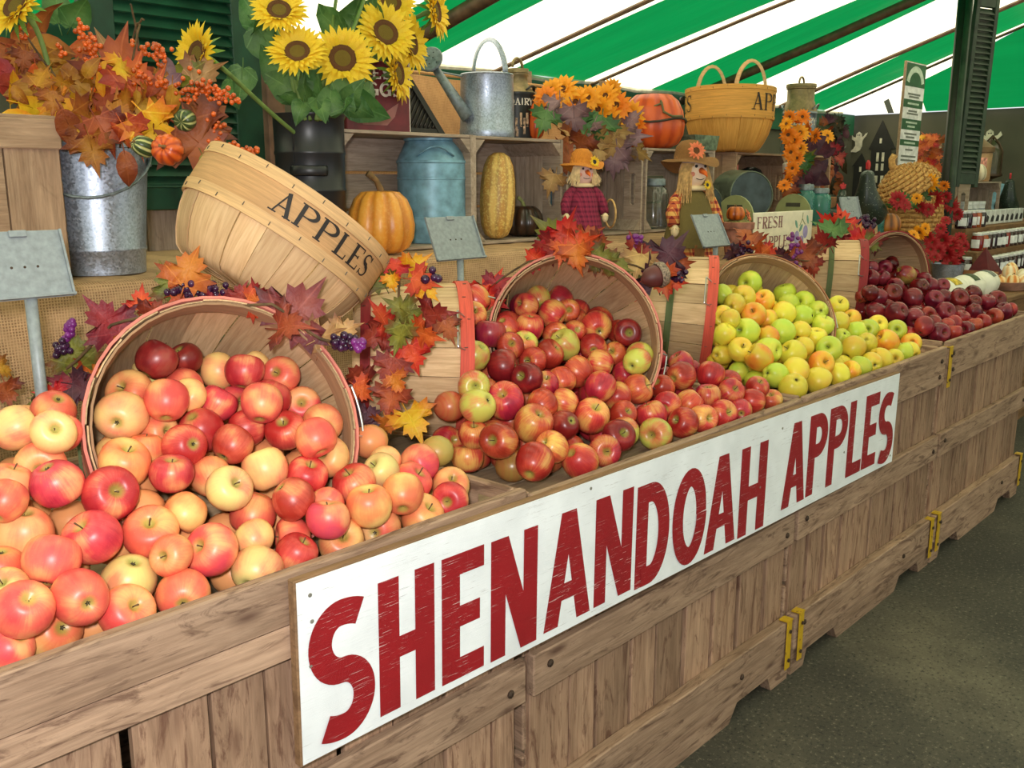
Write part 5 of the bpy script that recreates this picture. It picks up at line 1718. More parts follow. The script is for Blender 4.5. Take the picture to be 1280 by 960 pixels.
sf('sunflower reaching out on a long bare stem before the green shutter', 248, 68, 1.22, 36, (.75, .25, -.75), [(302, 100, 2.75, 58, 190), (290, 112, 2.75, 46, 160)], 9, (-.05, 0, .02))
g = thing('greenery', 'loose green sunflower leaves crowding the mouth of the black can', 'leaves', cb)
rnd = random.Random(4)
for (x, y, d, s, rot) in [(385, 122, 2.86, 62, -20), (412, 128, 2.84, 56, 15), (440, 122, 2.86, 52, 40), (368, 126, 2.88, 52, -45), (455, 118, 2.92, 50, 60), (345, 85, 2.98, 66, -30), (330, 35, 3.0, 66, -40), (425, 105, 2.92, 56, 30), (380, 100, 2.92, 56, -30), (450, 104, 2.98, 52, 50), (355, 60, 3.0, 48, -10), (440, 25, 3.1, 60, 20), (470, 15, 3.1, 44, -20), (400, 132, 2.82, 46, 170), (430, 134, 2.83, 44, 150), (376, 136, 2.84, 40, 200), (446, 134, 2.86, 48, 120)]:
    leaf(g, atd(x, y, d), s * .8 * d / FPX, 'v', rot, 'heart', None, .55, rnd)
for (x0, y0, x1, y1) in ((382, 150, 330, 0), (388, 150, 345, 40), (395, 150, 420, 0), (400, 150, 455, 0), (398, 150, 372, 90), (405, 150, 430, 100)):
    a, b_ = atd(x0, y0, 2.85) - cb, atd(x1, y1, 3.0) - cb
    m = MB(); m.tube([a, a.lerp(b_, .5) + Vector((.01, 0, .02)), b_], .006, 6); m.build('stalk', STALK, g, smooth=True)

# ================================================================== autumn bouquet in the bucket
bq = thing('autumn_bouquet', 'spreading bunch of gold and rust leaves with orange berries in the bucket', 'bouquet', BK + Vector((0, 0, .31)))
rnd = random.Random(21)
for (x, y, d, s, k, rot, sh) in [(30, 50, 2.45, 52, 'b', 90, 'oval'), (50, 30, 2.5, 56, 'b', 80, 'oval'), (55, 58, 2.42, 54, 'G', 100, 'oval'), (100, 60, 2.45, 52, 'o', 80, 'oval'), (25, 70, 2.4, 56, 'b', 140, 'oval'), (18, 110, 2.35, 66, 'r', 100, 'oval'), (62, 92, 2.36, 58, 'G', 160, 'maple'), (95, 95, 2.38, 62, 'b', 60, 'maple'), (50, 112, 2.32, 60, 'G', -100, 'oval'), (40, 135, 2.3, 54, 'y', 100, 'oval'), (75, 135, 2.28, 56, 'y', 120, 'maple'), (100, 115, 2.32, 50, 'y', 90, 'oval'), (85, 155, 2.25, 56, 'b', 160, 'oval'), (58, 155, 2.27, 50, 'G', 190, 'oval'), (110, 150, 2.25, 56, 'G', 120, 'maple'), (115, 188, 2.2, 52, 'G', 170, 'maple'), (130, 165, 2.22, 56, 'b', 150, 'maple'), (145, 150, 2.25, 60, 'G', 10, 'maple'), (150, 80, 2.35, 84, 'b', 10, 'maple'), (165, 95, 2.3, 60, 'o', 20, 'maple'), (135, 70, 2.4, 52, 't', -10, 'maple'), (158, 205, 2.2, 44, 'b', 175, 'oval'), (165, 170, 2.22, 52, 'o', 160, 'maple'), (185, 135, 2.26, 54, 'G', 170, 'oval'), (192, 160, 2.22, 64, 'y', 150, 'maple'), (190, 115, 2.3, 60, 'o', 30, 'maple'), (215, 122, 2.28, 44, 'G', 200, 'oval'), (212, 105, 2.3, 34, 'l', 60, 'oval'), (210, 88, 2.34, 34, 'l', -20, 'oval'), (195, 95, 2.34, 36, 'g', -10, 'oval'), (248, 178, 2.25, 92, 'b', 130, 'maple'), (262, 145, 2.28, 62, 'b', 40, 'maple'), (255, 92, 2.36, 50, 't', 70, 'maple'), (228, 95, 2.36, 50, 'g', 60, 'oval'), (120, 100, 2.36, 50, 'm', 120, 'oval'), (130, 125, 2.3, 56, 'b', 170, 'oval'), (80, 110, 2.34, 60, 'G', 90, 'oval'), (20, 150, 2.28, 50, 'y', 100, 'oval'), (258, 205, 2.2, 34, 'g', 160, 'oval'), (5, 90, 2.4, 56, 'r', 120, 'oval'), (0, 60, 2.45, 50, 'b', 100, 'oval')]:
    leaf(bq, atd(x, y, d), s * 1.08 * d / FPX, k, rot, sh, None, .42, rnd)
for i in range(105):
    x = rnd.uniform(15, 205); y = rnd.uniform(85, 168) if x > 40 else rnd.uniform(60, 130)
    leaf(bq, atd(x, y, rnd.uniform(2.24, 2.5)), rnd.uniform(26, 44) * 2.35 / FPX, rnd.choice('GGGGbGGogyGy'), rnd.choice((rnd.uniform(60, 200), rnd.uniform(-200, -60), rnd.uniform(-60, 60))), rnd.choice(('maple', 'oval', 'oval')), None, .7, rnd)
for (x, y, n, sx, sy) in ((104, 42, 16, 5, 9), (117, 72, 22, 5, 12), (112, 62, 12, 8, 5), (190, 62, 18, 10, 4), (200, 72, 14, 6, 8), (178, 92, 16, 5, 10), (200, 105, 12, 6, 4), (245, 118, 46, 12, 12), (262, 112, 26, 12, 6), (285, 124, 20, 10, 5), (245, 138, 14, 8, 5), (270, 168, 26, 6, 10), (285, 186, 22, 10, 4), (308, 191, 18, 8, 3), (20, 25, 8, 5, 5), (30, 45, 6, 5, 4), (80, 62, 5, 8, 3)):
    berries(bq, atd(x, y, 2.26), n, (sx * 2.26 / FPX, sy * 2.26 / FPX), .0062, BERRY_O, rnd)
for (x0, y0, x1, y1) in ((140, 185, 110, 40), (150, 185, 175, 30), (160, 185, 262, 110), (170, 190, 310, 190), (120, 185, 20, 30), (165, 60, 180, 25), (175, 70, 163, 5)):
    a, b_ = atd(x0, y0, 2.35), atd(x1, y1, 2.3)
    vine(bq, [a, a.lerp(b_, .5) + Vector((0, 0, .03)), b_], .0025)
PKM = gourd_skin('mini_orange_pumpkin', (222, 104, 36), (206, 84, 28), (170, 60, 24), 9, .35)
PKS = gourd_skin('striped_green_gourd', (66, 84, 40), (44, 56, 30), (190, 190, 120), 8, .35)
def onpick(x, y, d): return atd(x, y, d) - bq.location
pumpkin('mini_pumpkin', None, onpick(214, 190, 2.17), .036, .055, 9, PKM, STEM_B, parent=bq, tilt=(rad(80), 0, rad(-47)), stem_h=.012)
pumpkin('striped_gourd', None, onpick(226, 153, 2.2), .026, .045, 8, PKS, STEM_B, parent=bq, tilt=(rad(-30), rad(70), 0), stem_h=.01)
pumpkin('striped_gourd', None, onpick(192, 188, 2.16), .024, .05, 8, PKS, STEM_B, parent=bq, tilt=(0, rad(-70), 0), stem_h=.01)
# the sunflower that rises out of the leaves
hd = at(22, 8, 1.28)
hd = Vector(hd)
sfl = sunflower('large sunflower rising out of the gold and rust leaves of the bucket', hd, tocam(hd) * .7 + UPV * .5 + CR * -.6, 44 * 2.4 / FPX, BK + Vector((-.03, 0, .25)), (-.02, 0, .05), [(72, 12, 2.6, 70, 10), (95, 20, 2.6, 60, 30)], 10)
sfl['group'] = 'sunflowers'

# ================================================================== scarecrow dolls
@cached
def plaid(name, c0, c1, c2, sc=70):
    t = NT(name)
    sp = t.n('ShaderNodeSeparateXYZ'); t.l(t.obj(), sp.inputs[0])
    an = t.math('MULTIPLY', t.math('ADD', sp.outputs[0], t.math('MULTIPLY', sp.outputs[1], .9)), sc)
    b1 = t.rng(t.math('SINE', an), .1, .3)
    b2 = t.rng(t.math('SINE', t.math('MULTIPLY', sp.outputs[2], sc)), .1, .3)
    th = t.rng(t.math('SINE', t.math('ADD', t.math('MULTIPLY', an, 1), 2.6)), .85, .92)
    f = t.math('MULTIPLY', t.math('ADD', b1, b2), .5)
    col = t.ramp(f, [(.0, lin(c0)), (.5, lin(c1)), (1.0, lin(c2))])
    t.color(t.mix(t.math('MULTIPLY', th, .5), col, lin(c2)))
    t.set(Roughness=.95)
    return t.m
PLAID = plaid('red_gold_plaid', (226, 172, 92), (196, 98, 58), (124, 30, 36), 210)
PLAID_M = plaid('maroon_plaid', (150, 44, 72), (128, 34, 62), (96, 22, 48), 330)
SKIN = plain('muslin_face', (240, 210, 186), .9, 0, .06)
SKIN_P = plain('pink_muslin_face', (232, 190, 180), .9, 0, .08)
NOSE = plain('orange_felt', (232, 108, 36), .9)
RAFFIA = plain('raffia_straw', (206, 164, 104), .85, 0, .2, 60)
RAFFIA_L = plain('pale_raffia', (236, 206, 156), .85, 0, .12, 60)
HAT_B = cloth_weave('brown_hat_felt', (158, 110, 58), (110, 74, 38), 900)
HAT_O = cloth_weave('orange_straw_hat', (222, 142, 46), (168, 92, 28), 500)
OLIVE = cloth_weave('olive_cloth', (138, 120, 66), (98, 84, 44), 1400)
CREAM = plain('cream_cloth', (236, 212, 168), .95, 0, .08)
BLACKDOT = plain('black_button', (20, 18, 18), .4)
def ellip(m, c, r, n=16, k=10, mi=0): m.sphere(c, r, n, k, mi)
def flower_part(root, name, M, r, petal, mid):
    o = link(name, None, root)
    for nm, me in flower_meshes('small' + petal.name, petal, [(13, .3, 1.0, .3, .25, 0), (11, .28, .8, .26, .5, .05)], .34, (mid, mid), 5).items():
        if nm == 'sepals': continue
        q = link(nm, me, o); q.scale = (r,) * 3
    place(o, M)
    return o
def doll(label, loc, face_az, S, dress, sleeve, skirt, skin, hat, hair, kind):
    """S: total height. local frame: -Y is the doll's front"""
    root = thing('scarecrow_doll', label, 'doll', loc, (0, 0, rad(face_az)))
    def L(prof, name, mt, sm=True, sy=.75):
        m = MB(); m.lathe([(r * S, z * S) for r, z in prof], 28, Matrix.Diagonal((1, sy, 1, 1))); return m.build(name, mt, root, smooth=sm)
    L([(0, 0), (.24, 0), (.235, .06), (.215, .20), (.19, .30)], 'skirt', skirt)
    L([(.195, .19), (.185, .30), (.165, .42), (.135, .53), (.09, .585), (.05, .60), (0, .605)], 'bodice', dress)
    L([(.04, .58), (.11, .585), (.125, .60), (.105, .622), (.05, .63)], 'collar', CREAM, sy=.9)
    hz = .735
    m = MB(); ellip(m, (0, 0, hz * S), (.122 * S, .112 * S, .135 * S), 20, 14); hd_ = m.build('head', skin, root, smooth=True)
    m = MB(); m.tube([(0, -.105 * S, (hz + .012) * S), (0, -.165 * S, (hz - .012) * S), (0, -.195 * S, (hz - .04) * S)], [.026 * S, .018 * S, .003 * S], 8); m.build('nose', NOSE, root, smooth=True)
    for sx in (-1, 1):
        m = MB(); ellip(m, (sx * .044 * S, -.101 * S, (hz + .045) * S), .013 * S, 8, 6); m.build('eye', BLACKDOT, root, smooth=True)
        m = MB(); m.lathe([(0, 0), (.02 * S, 0), (.018 * S, .003 * S), (0, .003 * S)], 12, frame((sx * .07 * S, -.089 * S, (hz - .018) * S), (sx * .6, -.8, 0))); m.build('cheek', plain('rosy_cheek', (226, 140, 120), .95), root)
    m = MB(); m.tube([(x * .01 * S, -(.107 - abs(x) * .002) * S, (hz - .062 + .0025 * x * x * .25) * S) for x in (-4, -3, -1.5, 0, 1.5, 3, 4)], .0028 * S, 5); m.build('mouth', BLACKDOT, root)
    # arms hang and bend forward
    for sx in (-1, 1):
        m = MB()
        m.tube([(sx * .105 * S, 0, .565 * S), (sx * .17 * S, -.01 * S, .50 * S), (sx * .215 * S, -.03 * S, .40 * S), (sx * .225 * S, -.07 * S, .305 * S)], [.05 * S, .056 * S, .058 * S, .05 * S], 12)
        m.build('sleeve', sleeve, root, smooth=True)
        m = MB(); ellip(m, (sx * .225 * S, -.09 * S, .262 * S), (.036 * S, .034 * S, .052 * S), 10, 8); m.build('hand', CREAM, root, smooth=True)
        m = MB()
        for q in range(10):
            a = 2 * PI * q / 10
            m.tube([(sx * .225 * S, -.078 * S, .305 * S), (sx * .225 * S + .045 * S * math.cos(a), -.085 * S + .045 * S * math.sin(a), .275 * S)], [.006 * S, .003 * S], 4)
        m.build('straw_cuff', hair, root)
    # raffia hair
    rnd_ = random.Random(int(S * 1000))
    m = MB()
    for q in range(130):
        sx = -1 if q % 2 else 1
        a = rnd_.uniform(.15, 1.25)
        x0 = sx * .118 * S * math.sin(a + .3); y0 = -.085 * S * math.cos(a * 1.2)
        ln = rnd_.uniform(.2, .34) if kind == 'plaid' else rnd_.uniform(.13, .2)
        x1 = x0 + sx * rnd_.uniform(.01, .07) * S; y1 = y0 + rnd_.uniform(-.04, .03) * S
        m.tube([(x0, y0, (hz + .07) * S), (x0 * 1.1 + sx * .01 * S, y0, hz * S), (x1, y1, (hz + .06 - ln) * S)], [.005 * S, .006 * S, .003 * S], 4)
    o = m.build('raffia_hair', hair, root); o['kind'] = 'stuff'
    # hat: crown and drooping brim
    m = MB()
    n = 28
    rings = [(.245, .80, .04), (.195, .825, .025), (.135, .84, 0), (.13, .88, 0), (.112, .945, 0), (.07, .99, 0), (0, 1.0, 0)]
    vs, fs = [], []
    for (r, z, w) in rings:
        for i in range(n):
            a = 2 * PI * i / n
            vs.append((r * S * math.cos(a), r * S * math.sin(a) * .95, (z + w * math.cos(2 * a) + (w * .6) * math.sin(3 * a + 1)) * S))
    for j in range(len(rings) - 1):
        for i in range(n):
            fs.append((j * n + i, j * n + (i + 1) % n, (j + 1) * n + (i + 1) % n, (j + 1) * n + i))
    m.add(vs, fs)
    h = m.build('hat', hat, root, smooth=True)
    h.rotation_euler = (rad(-4), 0, 0)
    return root, L
dA = at(728, 309, 1.2)
d1, L1 = doll('small scarecrow doll in a maroon top and orange straw hat', (dA.x, 1.2, SHZ + .003), -30, .365, PLAID_M, PLAID_M, PLAID_M, SKIN_P, HAT_O, RAFFIA_L, 'maroon')
S = .365
flower_part(d1, 'hat_flower', frame((.03, -.12 * S / .365 * .3, .31), (.3, -1, .2)), .026, PET_Y, BLACKDOT)
m = MB()
m.tube([(.105 + .0, -.03 + .055 * math.cos(2 * PI * q / 20), .11 + .055 * math.sin(2 * PI * q / 20)) for q in range(21)], .004, 6); m.build('twig_hoop', RAFFIA, d1, smooth=True)
dB = at(862, 333, 1.0)
d2, L2 = doll('scarecrow doll in red and gold plaid with an olive apron and brown hat', (dB.x, 1.0, LEDZ + .003), -22, .505, OLIVE, PLAID, PLAID, SKIN, HAT_B, RAFFIA, 'plaid')
S = .505
L2([(.25, .12), (.235, .22), (.195, .36), (.165, .45), (.135, .535), (.10, .575)], 'apron', OLIVE, True, .80)
flower_part(d2, 'hat_flower', frame((-.03, -.055, .455), (-.2, -1, .3)), .042, PET_C, PET_O and DISC_B)
flower_part(d2, 'collar_flower', frame((.02, -.072, .318), (.1, -1, .1)), .022, PET_Y, BLACKDOT)
m = MB(); m.box((-.02, -.093, .05), (.05, .006, .05), ch=.002); m.build('patch', HAT_B, d2)

# glass jar and small things in the crates
GLASS = NT('clear_glass'); GLASS.set(Roughness=.05, IOR=1.45); GLASS.b.inputs['Transmission Weight'].default_value = .95; GLASS.color(lin((236, 238, 234))); GLASS = GLASS.m
def tint_glass(name, c):
    t = NT(name); t.set(Roughness=.08, IOR=1.45); t.b.inputs['Transmission Weight'].default_value = .6; t.color(lin(c)); return t.m
TGLASS = tint_glass('teal_glass', (96, 176, 160)); BGLASS = tint_glass('blue_glass', (96, 140, 170))
def jar(name, label, loc, r, h, glass, lidm=None, cat='jar', group=None, neck=.72):
    root = thing(name, label, cat, loc, None, group)
    m = MB(); m.lathe([(0, .003), (r * .9, 0), (r, .008), (r, h * .70), (r * .93, h * .78), (r * neck, h * .84), (r * neck, h * .90), (r * neck * .9, h * .90), (r * neck * .9, h * .84), (r * .88, h * .76), (r * .95, h * .68), (r * .95, .012), (0, .010)], 28)
    m.build('glass_body', glass, root, smooth=40)
    m = MB(); m.lathe([(r * neck * 1.02, h * .86), (r * neck * 1.1, h * .865), (r * neck * 1.1, h * .97), (r * neck, h), (0, h)], 28); m.build('lid', lidm or glass, root, smooth=40)
    return root
b = at(816, 292, 1.46)
jar('glass_jar', 'clear glass storage jar in the crate beside the plaid scarecrow', (b.x, b.y, CZ + .013), .068, .235, GLASS, GALV_D)
b = at(704, 270, 1.50)
jar('glass_bottle', 'blue glass bottle in the gap behind the scarecrow in maroon', (1.73, 1.46, SHZ + .003), .028, .30, BGLASS, None, 'bottle', neck=.4)

# the FRESH APPLES box on the ledge
bl, br_ = at(942, 311, .99), at(1015, 302, .99)
bx0, bx1 = bl.x, bl.x + .60
fb = thing('fruit_box', 'small white box lettered FRESH APPLES with green arched ends', 'box', ((bx0 + bx1) / 2, 1.0, LEDZ + .003))
fw = bx1 - bx0
CREAMP = plain('cream_board_paint', (240, 232, 208), .6, 0, .05)
SAGE = plain('sage_green_paint', (136, 140, 92), .6, 0, .08)
PLUM = plain('faded_plum_letter', (150, 104, 104), .7)
m = MB(); m.box((0, 0, .095), (fw, .012, .19), ch=.002); m.build('front_board', CREAMP, fb)
m = MB(); m.box((0, .20, .08), (fw, .012, .16), ch=.002); m.build('back_board', SAGE, fb)
m = MB(); m.box((0, .10, .006), (fw - .02, .19, .012)); m.build('floor_board', SAGE, fb)
for sx in (-1, 1):
    pts = [(-.10, 0), (.10, 0), (.10, .16)] + [(.10 * math.cos(a), .16 + .11 * math.sin(a)) for a in [PI * q / 12 for q in range(1, 12)]] + [(-.10, .16)]
    m = MB(); m.prism(pts, .012, Matrix.Rotation(PI / 2, 4, 'Z')); m.build('end_board', SAGE, fb, loc=(sx * (fw / 2 - .006), .10, 0))
    m = MB(); m.box((0, 0, 0), (.014, .09, .03), ch=.006); m.build('hand_hole', plain('dark_slot', (60, 58, 44), .9), fb, loc=(sx * (fw / 2 - .006), .10, .215))
def fb3(u, v, d): return (u, -.0068 - d, v)
letters(fb, 'FRESH', [(-.275 + i * .052, -.275 + i * .052 + .044, .115) for i in range(5)], .055, PLUM, fb3, 'serif', .011, .004)
letters(fb, 'APPLES', [(-.20 + i * .048, -.20 + i * .048 + .042, .022) for i in range(6)], .055, PLUM, fb3, 'serif', .011, .004)
LILAC = plain('lilac_plum_print', (168, 156, 204), .7); LEAFG = plain('grey_green_print', (120, 168, 150), .7)
for (u, v) in ((.135, .06), (.185, .035), (.225, .085)):
    m = MB(); m.lathe([(0, 0), (.026, 0), (.026, .0008), (0, .001)], 18, frame((u, -.0066, v), (0, -1, 0)) @ Matrix.Diagonal((1.25, 1, 1, 1))); m.build('printed_plum', LILAC, fb)
for (u, v, a) in ((.125, .125, .6), (.175, .105, 2.4), (.245, .145, .4)):
    m = MB(); m.lathe([(0, 0), (.024, 0), (0, .001)], 12, frame((u, -.0066, v), (0, -1, 0)) @ Matrix.Rotation(a, 4, 'Z') @ Matrix.Diagonal((1, .45, 1, 1))); m.build('printed_leaf', LEAFG, fb)
m = MB()
for q in strip([(.19, .18), (.185, .15), (.16, .115)], .006) + strip([(.185, .15), (.22, .12)], .006): m.add([fb3(p[0], p[1], 0) for p in q], [(0, 1, 2, 3)])
m.build('printed_twig', SAGE, fb)
# two old pails lying in the box
PAIL = galvanised('old_green_pail', (96, 104, 88), .5, .45, 40); PAIL_D = plain('pail_bottom', (64, 74, 78), .5, .5, .2, 14)
def pail(label, loc, axis, r0, r1, h):
    root = thing('metal_pail', label, 'pail', (0, 0, 0), None, 'old pails in the FRESH APPLES box')
    place(root, frame(loc, axis))
    m = MB(); m.lathe([(r1, 0), (r1 * 1.04, .004), (r1 * 1.03, .012), (r0 + (r1 - r0) * .1, h * .9), (r0, h), (r0 * .96, h * 1.01), (r0 * .94, h * .985)], 30); m.build('wall', PAIL, root, smooth=40)
    m = MB(); m.lathe([(r0 * .95, h * .985), (r0 * .5, h * .98), (0, h * .978)], 24); m.build('bottom', PAIL_D, root, smooth=True)
    return root
c = fb.location
pail('old green grey pail lying with its round bottom forward in the FRESH APPLES box', (c.x + .05, c.y + .30, c.z + .245), Vector((-.5, -.8, .12)), .118, .140, .17)
pail('smaller old pail lying behind the terracotta pot in the FRESH APPLES box', (c.x - .34, c.y + .30, c.z + .215), Vector((-.2, -1, .15)), .075, .092, .12)
# terracotta pot with a little pumpkin, hanging over the corner of the box
TERRA = plain('mossy_terracotta', (170, 112, 92), .9, 0, .2, 30, .2)
b = at(916, 300, .97)
tp = thing('terracotta_pot', 'small terracotta pot holding a tiny pumpkin and a coral flower', 'pot', (b.x, b.y - .02, LEDZ + .003))
m = MB(); m.lathe([(0, .004), (.048, 0), (.05, .01), (.066, .125), (.073, .128), (.075, .155), (.066, .158), (.062, .13), (.04, .02), (0, .018)], 28); m.build('pot', TERRA, tp, smooth=40)
m = MB(); ellip(m, (0, 0, .15), (.06, .06, .02), 14, 6); m.build('moss', plain('dry_moss', (140, 132, 74), .95, 0, .3, 90, .6), tp, smooth=True)
PKT = gourd_skin('tiny_amber_pumpkin', (206, 110, 32), (176, 84, 22), (120, 54, 20), 8, .35)
pumpkin('tiny_pumpkin', None, (-.02, 0, .165), .042, .06, 8, PKT, STEM_B, parent=tp, stem_h=.012)
flower_part(tp, 'coral_flower', frame((.045, -.02, .185), (.3, -1, .4)), .036, PET_C, PET_O and DISC_B)

# ================================================================== on top of the crates
TZ = CZ + .40 + .0005
def pile_z(x): return CZ + (.40 if x < 1.73 else .385) + .001
# EGGS box, washboard, burlap backdrop
MAROON = plain('maroon_print', (104, 28, 36), .5, 0, .12, 30)
OFFW = plain('off_white_print', (226, 214, 200), .7)
egg = thing('egg_box', 'maroon printed EGGS box standing on the weathered crate', 'box', (at(470, 158, 1.42).x, 1.42, TZ + .001), (0, 0, rad(-14)))
m = MB(); m.box((0, 0, .115), (.235, .05, .23), ch=.002); m.build('carton', MAROON, egg)
m = MB(); m.box((.119, 0, .115), (.003, .046, .226)); m.build('side_strip', OFFW, egg)
def eg3(u, v, d): return (u, -.0262 - d, v)
letters(egg, 'FRESH', [(-.105 + i * .041, -.105 + i * .041 + .034, .17) for i in range(5)], .036, OFFW, eg3, 'serif', .009, .004)
letters(egg, 'EGGS', [(-.085 + i * .046, -.085 + i * .046 + .04, .115) for i in range(4)], .044, OFFW, eg3, 'serif', .011, .005)
m = MB()
hen = [(-.06, .02), (.03, .02), (.06, .05), (.075, .095), (.05, .08), (.02, .06), (-.03, .075), (-.055, .10), (-.07, .085), (-.075, .05)]
m.add([eg3(a, b_, 0) for a, b_ in hen], [tuple(range(len(hen)))]); m.build('printed_hen', plain('faded_hen_print', (150, 96, 92), .7), egg)
wb = thing('washboard', 'black ribbed washboard leaning aslant beside the EGGS box', 'washboard', (at(528, 160, 1.44).x, 1.45, TZ + .001), (rad(-6), 0, 0))
BW = plain('black_wood', (34, 30, 26), .6); DZ = plain('dark_zinc', (58, 54, 48), .3, .7)
m = MB(); m.prism([(.085, 0), (.115, 0), (-.035, .20), (-.06, .20)], .024); m.build('stile', BW, wb)
m = MB(); m.prism([(-.14, 0), (.09, 0), (.075, .02), (-.14, .02)], .02); m.build('foot_rail', BW, wb)
m = MB(); m.prism([(-.14, .02), (.075, .02), (-.05, .19), (-.14, .19)], .006); m.build('back_sheet', BW, wb)
for i in range(10):
    x0 = -.135 + i * .021                       # ribs slant up towards the stile
    t0 = min((.09 - x0) / (.55 + .75), (.165) / .83)
    t0 = max(.02, min(t0, .19))
    m = MB(); m.tube([(x0, -.006, .022), (x0 + t0 * .55, -.006, .022 + t0 * .83)], .0045, 6); m.build('rib', DZ, wb, smooth=True)
BURL2 = cloth_weave('bright_burlap', (232, 180, 126), (190, 130, 80), 300)
bz = at(540, 92, 1.80).z
bd = thing('burlap_sheet', 'orange brown burlap sheet stretched behind the watering can', 'backdrop', (1.75, 1.80, SHZ))
m = MB()
vs = []
for i in range(31):
    x = -.85 + 1.75 * i / 30
    for j in range(6):
        vs.append((x, .012 * math.sin(x * 13 + j), (bz - SHZ - .015 * math.sin(PI * i / 30)) * j / 5))
m.add(vs, [(i * 6 + j, (i + 1) * 6 + j, (i + 1) * 6 + j + 1, i * 6 + j + 1) for i in range(30) for j in range(5)])
m.build('sheet', BURL2, bd, smooth=True)
m = MB(); m.tube([(-.85, .006, bz - SHZ), (.9, .006, bz - SHZ)], .007, 6); m.build('hem', BURL2, bd)
for x in (-.75, .28, .84):
    m = MB(); m.box((x, .03, (bz - SHZ + .06) / 2), (.03, .02, bz - SHZ + .06)); m.build('upright', W_OLD2, bd)
# watering can
b = at(609, 160, 1.46)
wc = thing('watering_can', 'galvanised watering can with long spout and hoop handle', 'watering can', (b.x, b.y, TZ + .001))
m = MB(); m.lathe([(0, .004), (.106, 0), (.108, .008), (.108, .03), (.106, .034), (.102, .225), (.105, .232), (.101, .236), (.098, .228), (.102, .02), (0, .015)], 36); m.build('body', GALV, wc, smooth=40)
sd = -CR
p0, p1 = sd * .07 + UPV * .05 - CF * .085, sd * .20 + UPV * .245 - CF * .07
m = MB(); m.tube([p0, p0.lerp(p1, .5), p1], [.026, .020, .014], 14); m.build('spout', GALV_D, wc, smooth=True)
m = MB(); m.lathe([(.014, -.03), (.05, .0), (.052, .006), (.048, .011), (0, .016)], 24, frame(p1 + sd * .012 + UPV * .02, sd * .25 - CF * 1.0 + UPV * .25)); rose = m.build('rose', GALV_D, wc, smooth=40)
Mr = frame(p1 + sd * .012 + UPV * .02, sd * .25 - CF * 1.0 + UPV * .25)
for k in range(9):
    a = k * 2.4; r = .008 + .004 * k
    m = MB(); m.lathe([(.003, .0), (0, .0012)], 6, Mr @ Matrix.Translation((r * math.cos(a), r * math.sin(a), .0165 - r * .1))); m.build('hole', BLACKDOT, rose)
m = MB(); m.tube([CR * (.062 * math.cos(PI * q / 14) + .01) + UPV * (.228 + .135 * math.sin(PI * q / 14)) for q in range(15)], .016, 8, flat=(.22, 1)); m.build('hoop_handle', GALV, wc, smooth=True)
m = MB(); m.tube([sd * .085 + UPV * .215 - CF * .04, sd * .175 + UPV * .225 - CF * .06], .004, 6); m.build('brace', GALV_D, wc)
# DAIRY cans
CANB = plain('black_dairy_can', (40, 40, 38), .4, .3, .2, 8); CANL = galvanised('aged_brass_lid', (140, 122, 86), .5, .5, 60)
def dairy_text(root, r, z, h, phi, w, mt):
    def to3(u, v, d): return ((r + .0012 + d) * math.cos(phi + u / r), (r + .0012 + d) * math.sin(phi + u / r), z + v)
    sp_, u_ = [], -2.35 * w * 1.1
    for c in 'DAIRY':
        ww = w * .55 if c == 'I' else w
        sp_.append((u_, u_ + ww, 0)); u_ += ww + w * .1
    letters(root, 'DAIRY', sp_, h, mt, to3, 'serif', w * .24, w * .1)
b = at(643, 163, 1.5)
dc = milk_can('dairy_can', 'black DAIRY milk can with a cow picture behind the watering can', (b.x + .05, 1.53, TZ + .001), .072, .175, .045, .042, .03, CANB, CANL)
az0 = math.atan2(CAM_LOC.y - 1.53, CAM_LOC.x - b.x)
dairy_text(dc, .073, .135, .026, az0 + .30, .021, OFFW)
m = MB()
for (u0, v0, u1, v1) in ((-.03, .03, .012, .085), (-.012, .05, .026, .105), (.002, .02, .012, .05), (-.028, .012, -.018, .04)):
    vs = [((.0738) * math.cos(az0 + .3 + u / .073), .0738 * math.sin(az0 + .3 + u / .073), v) for u, v in ((u0, v0), (u1, v0), (u1, v1), (u0, v1))]
    m.add(vs, [(0, 1, 2, 3)])
m.build('printed_cow', plain('brown_white_cow_print', (196, 160, 130), .7, 0, .5, 60), dc)
b = at(997, 186, 1.5)
dc2 = milk_can('dairy_can', 'tall DAIRY milk can with aged brass lid beside the handled basket', (b.x, b.y, pile_z(3) + .001), .098, .235, .07, .078, .07, galvanised('grey_dairy_can', (132, 140, 150), .35, .6, 40), CANL)
az1 = math.atan2(CAM_LOC.y - b.y, CAM_LOC.x - b.x)
dairy_text(dc2, .0985, .17, .04, az1 + .45, .03, OFFW)
for o_, r_ in ((dc2, .099),):
    m = MB(); m.lathe([(r_, .03), (r_ + .001, .031), (r_ + .001, .15), (r_, .151)], 24, a0=az1 - .9, a1=az1 + .55); m.build('dark_label', CANB, o_, smooth=True)
b = at(657, 160, 1.46)
o_ = pumpkin('pumpkin', 'slender orange squash beside the black DAIRY can', (b.x + .06, b.y, TZ + .001), .038, .15, 8, PKM, None, 'squash', prof=[(.02, 1), (.5, .96), (.8, .85), (.95, .6), (1, .35), (.85, .12), (.4, .01), (0, 0)], depth=.05)
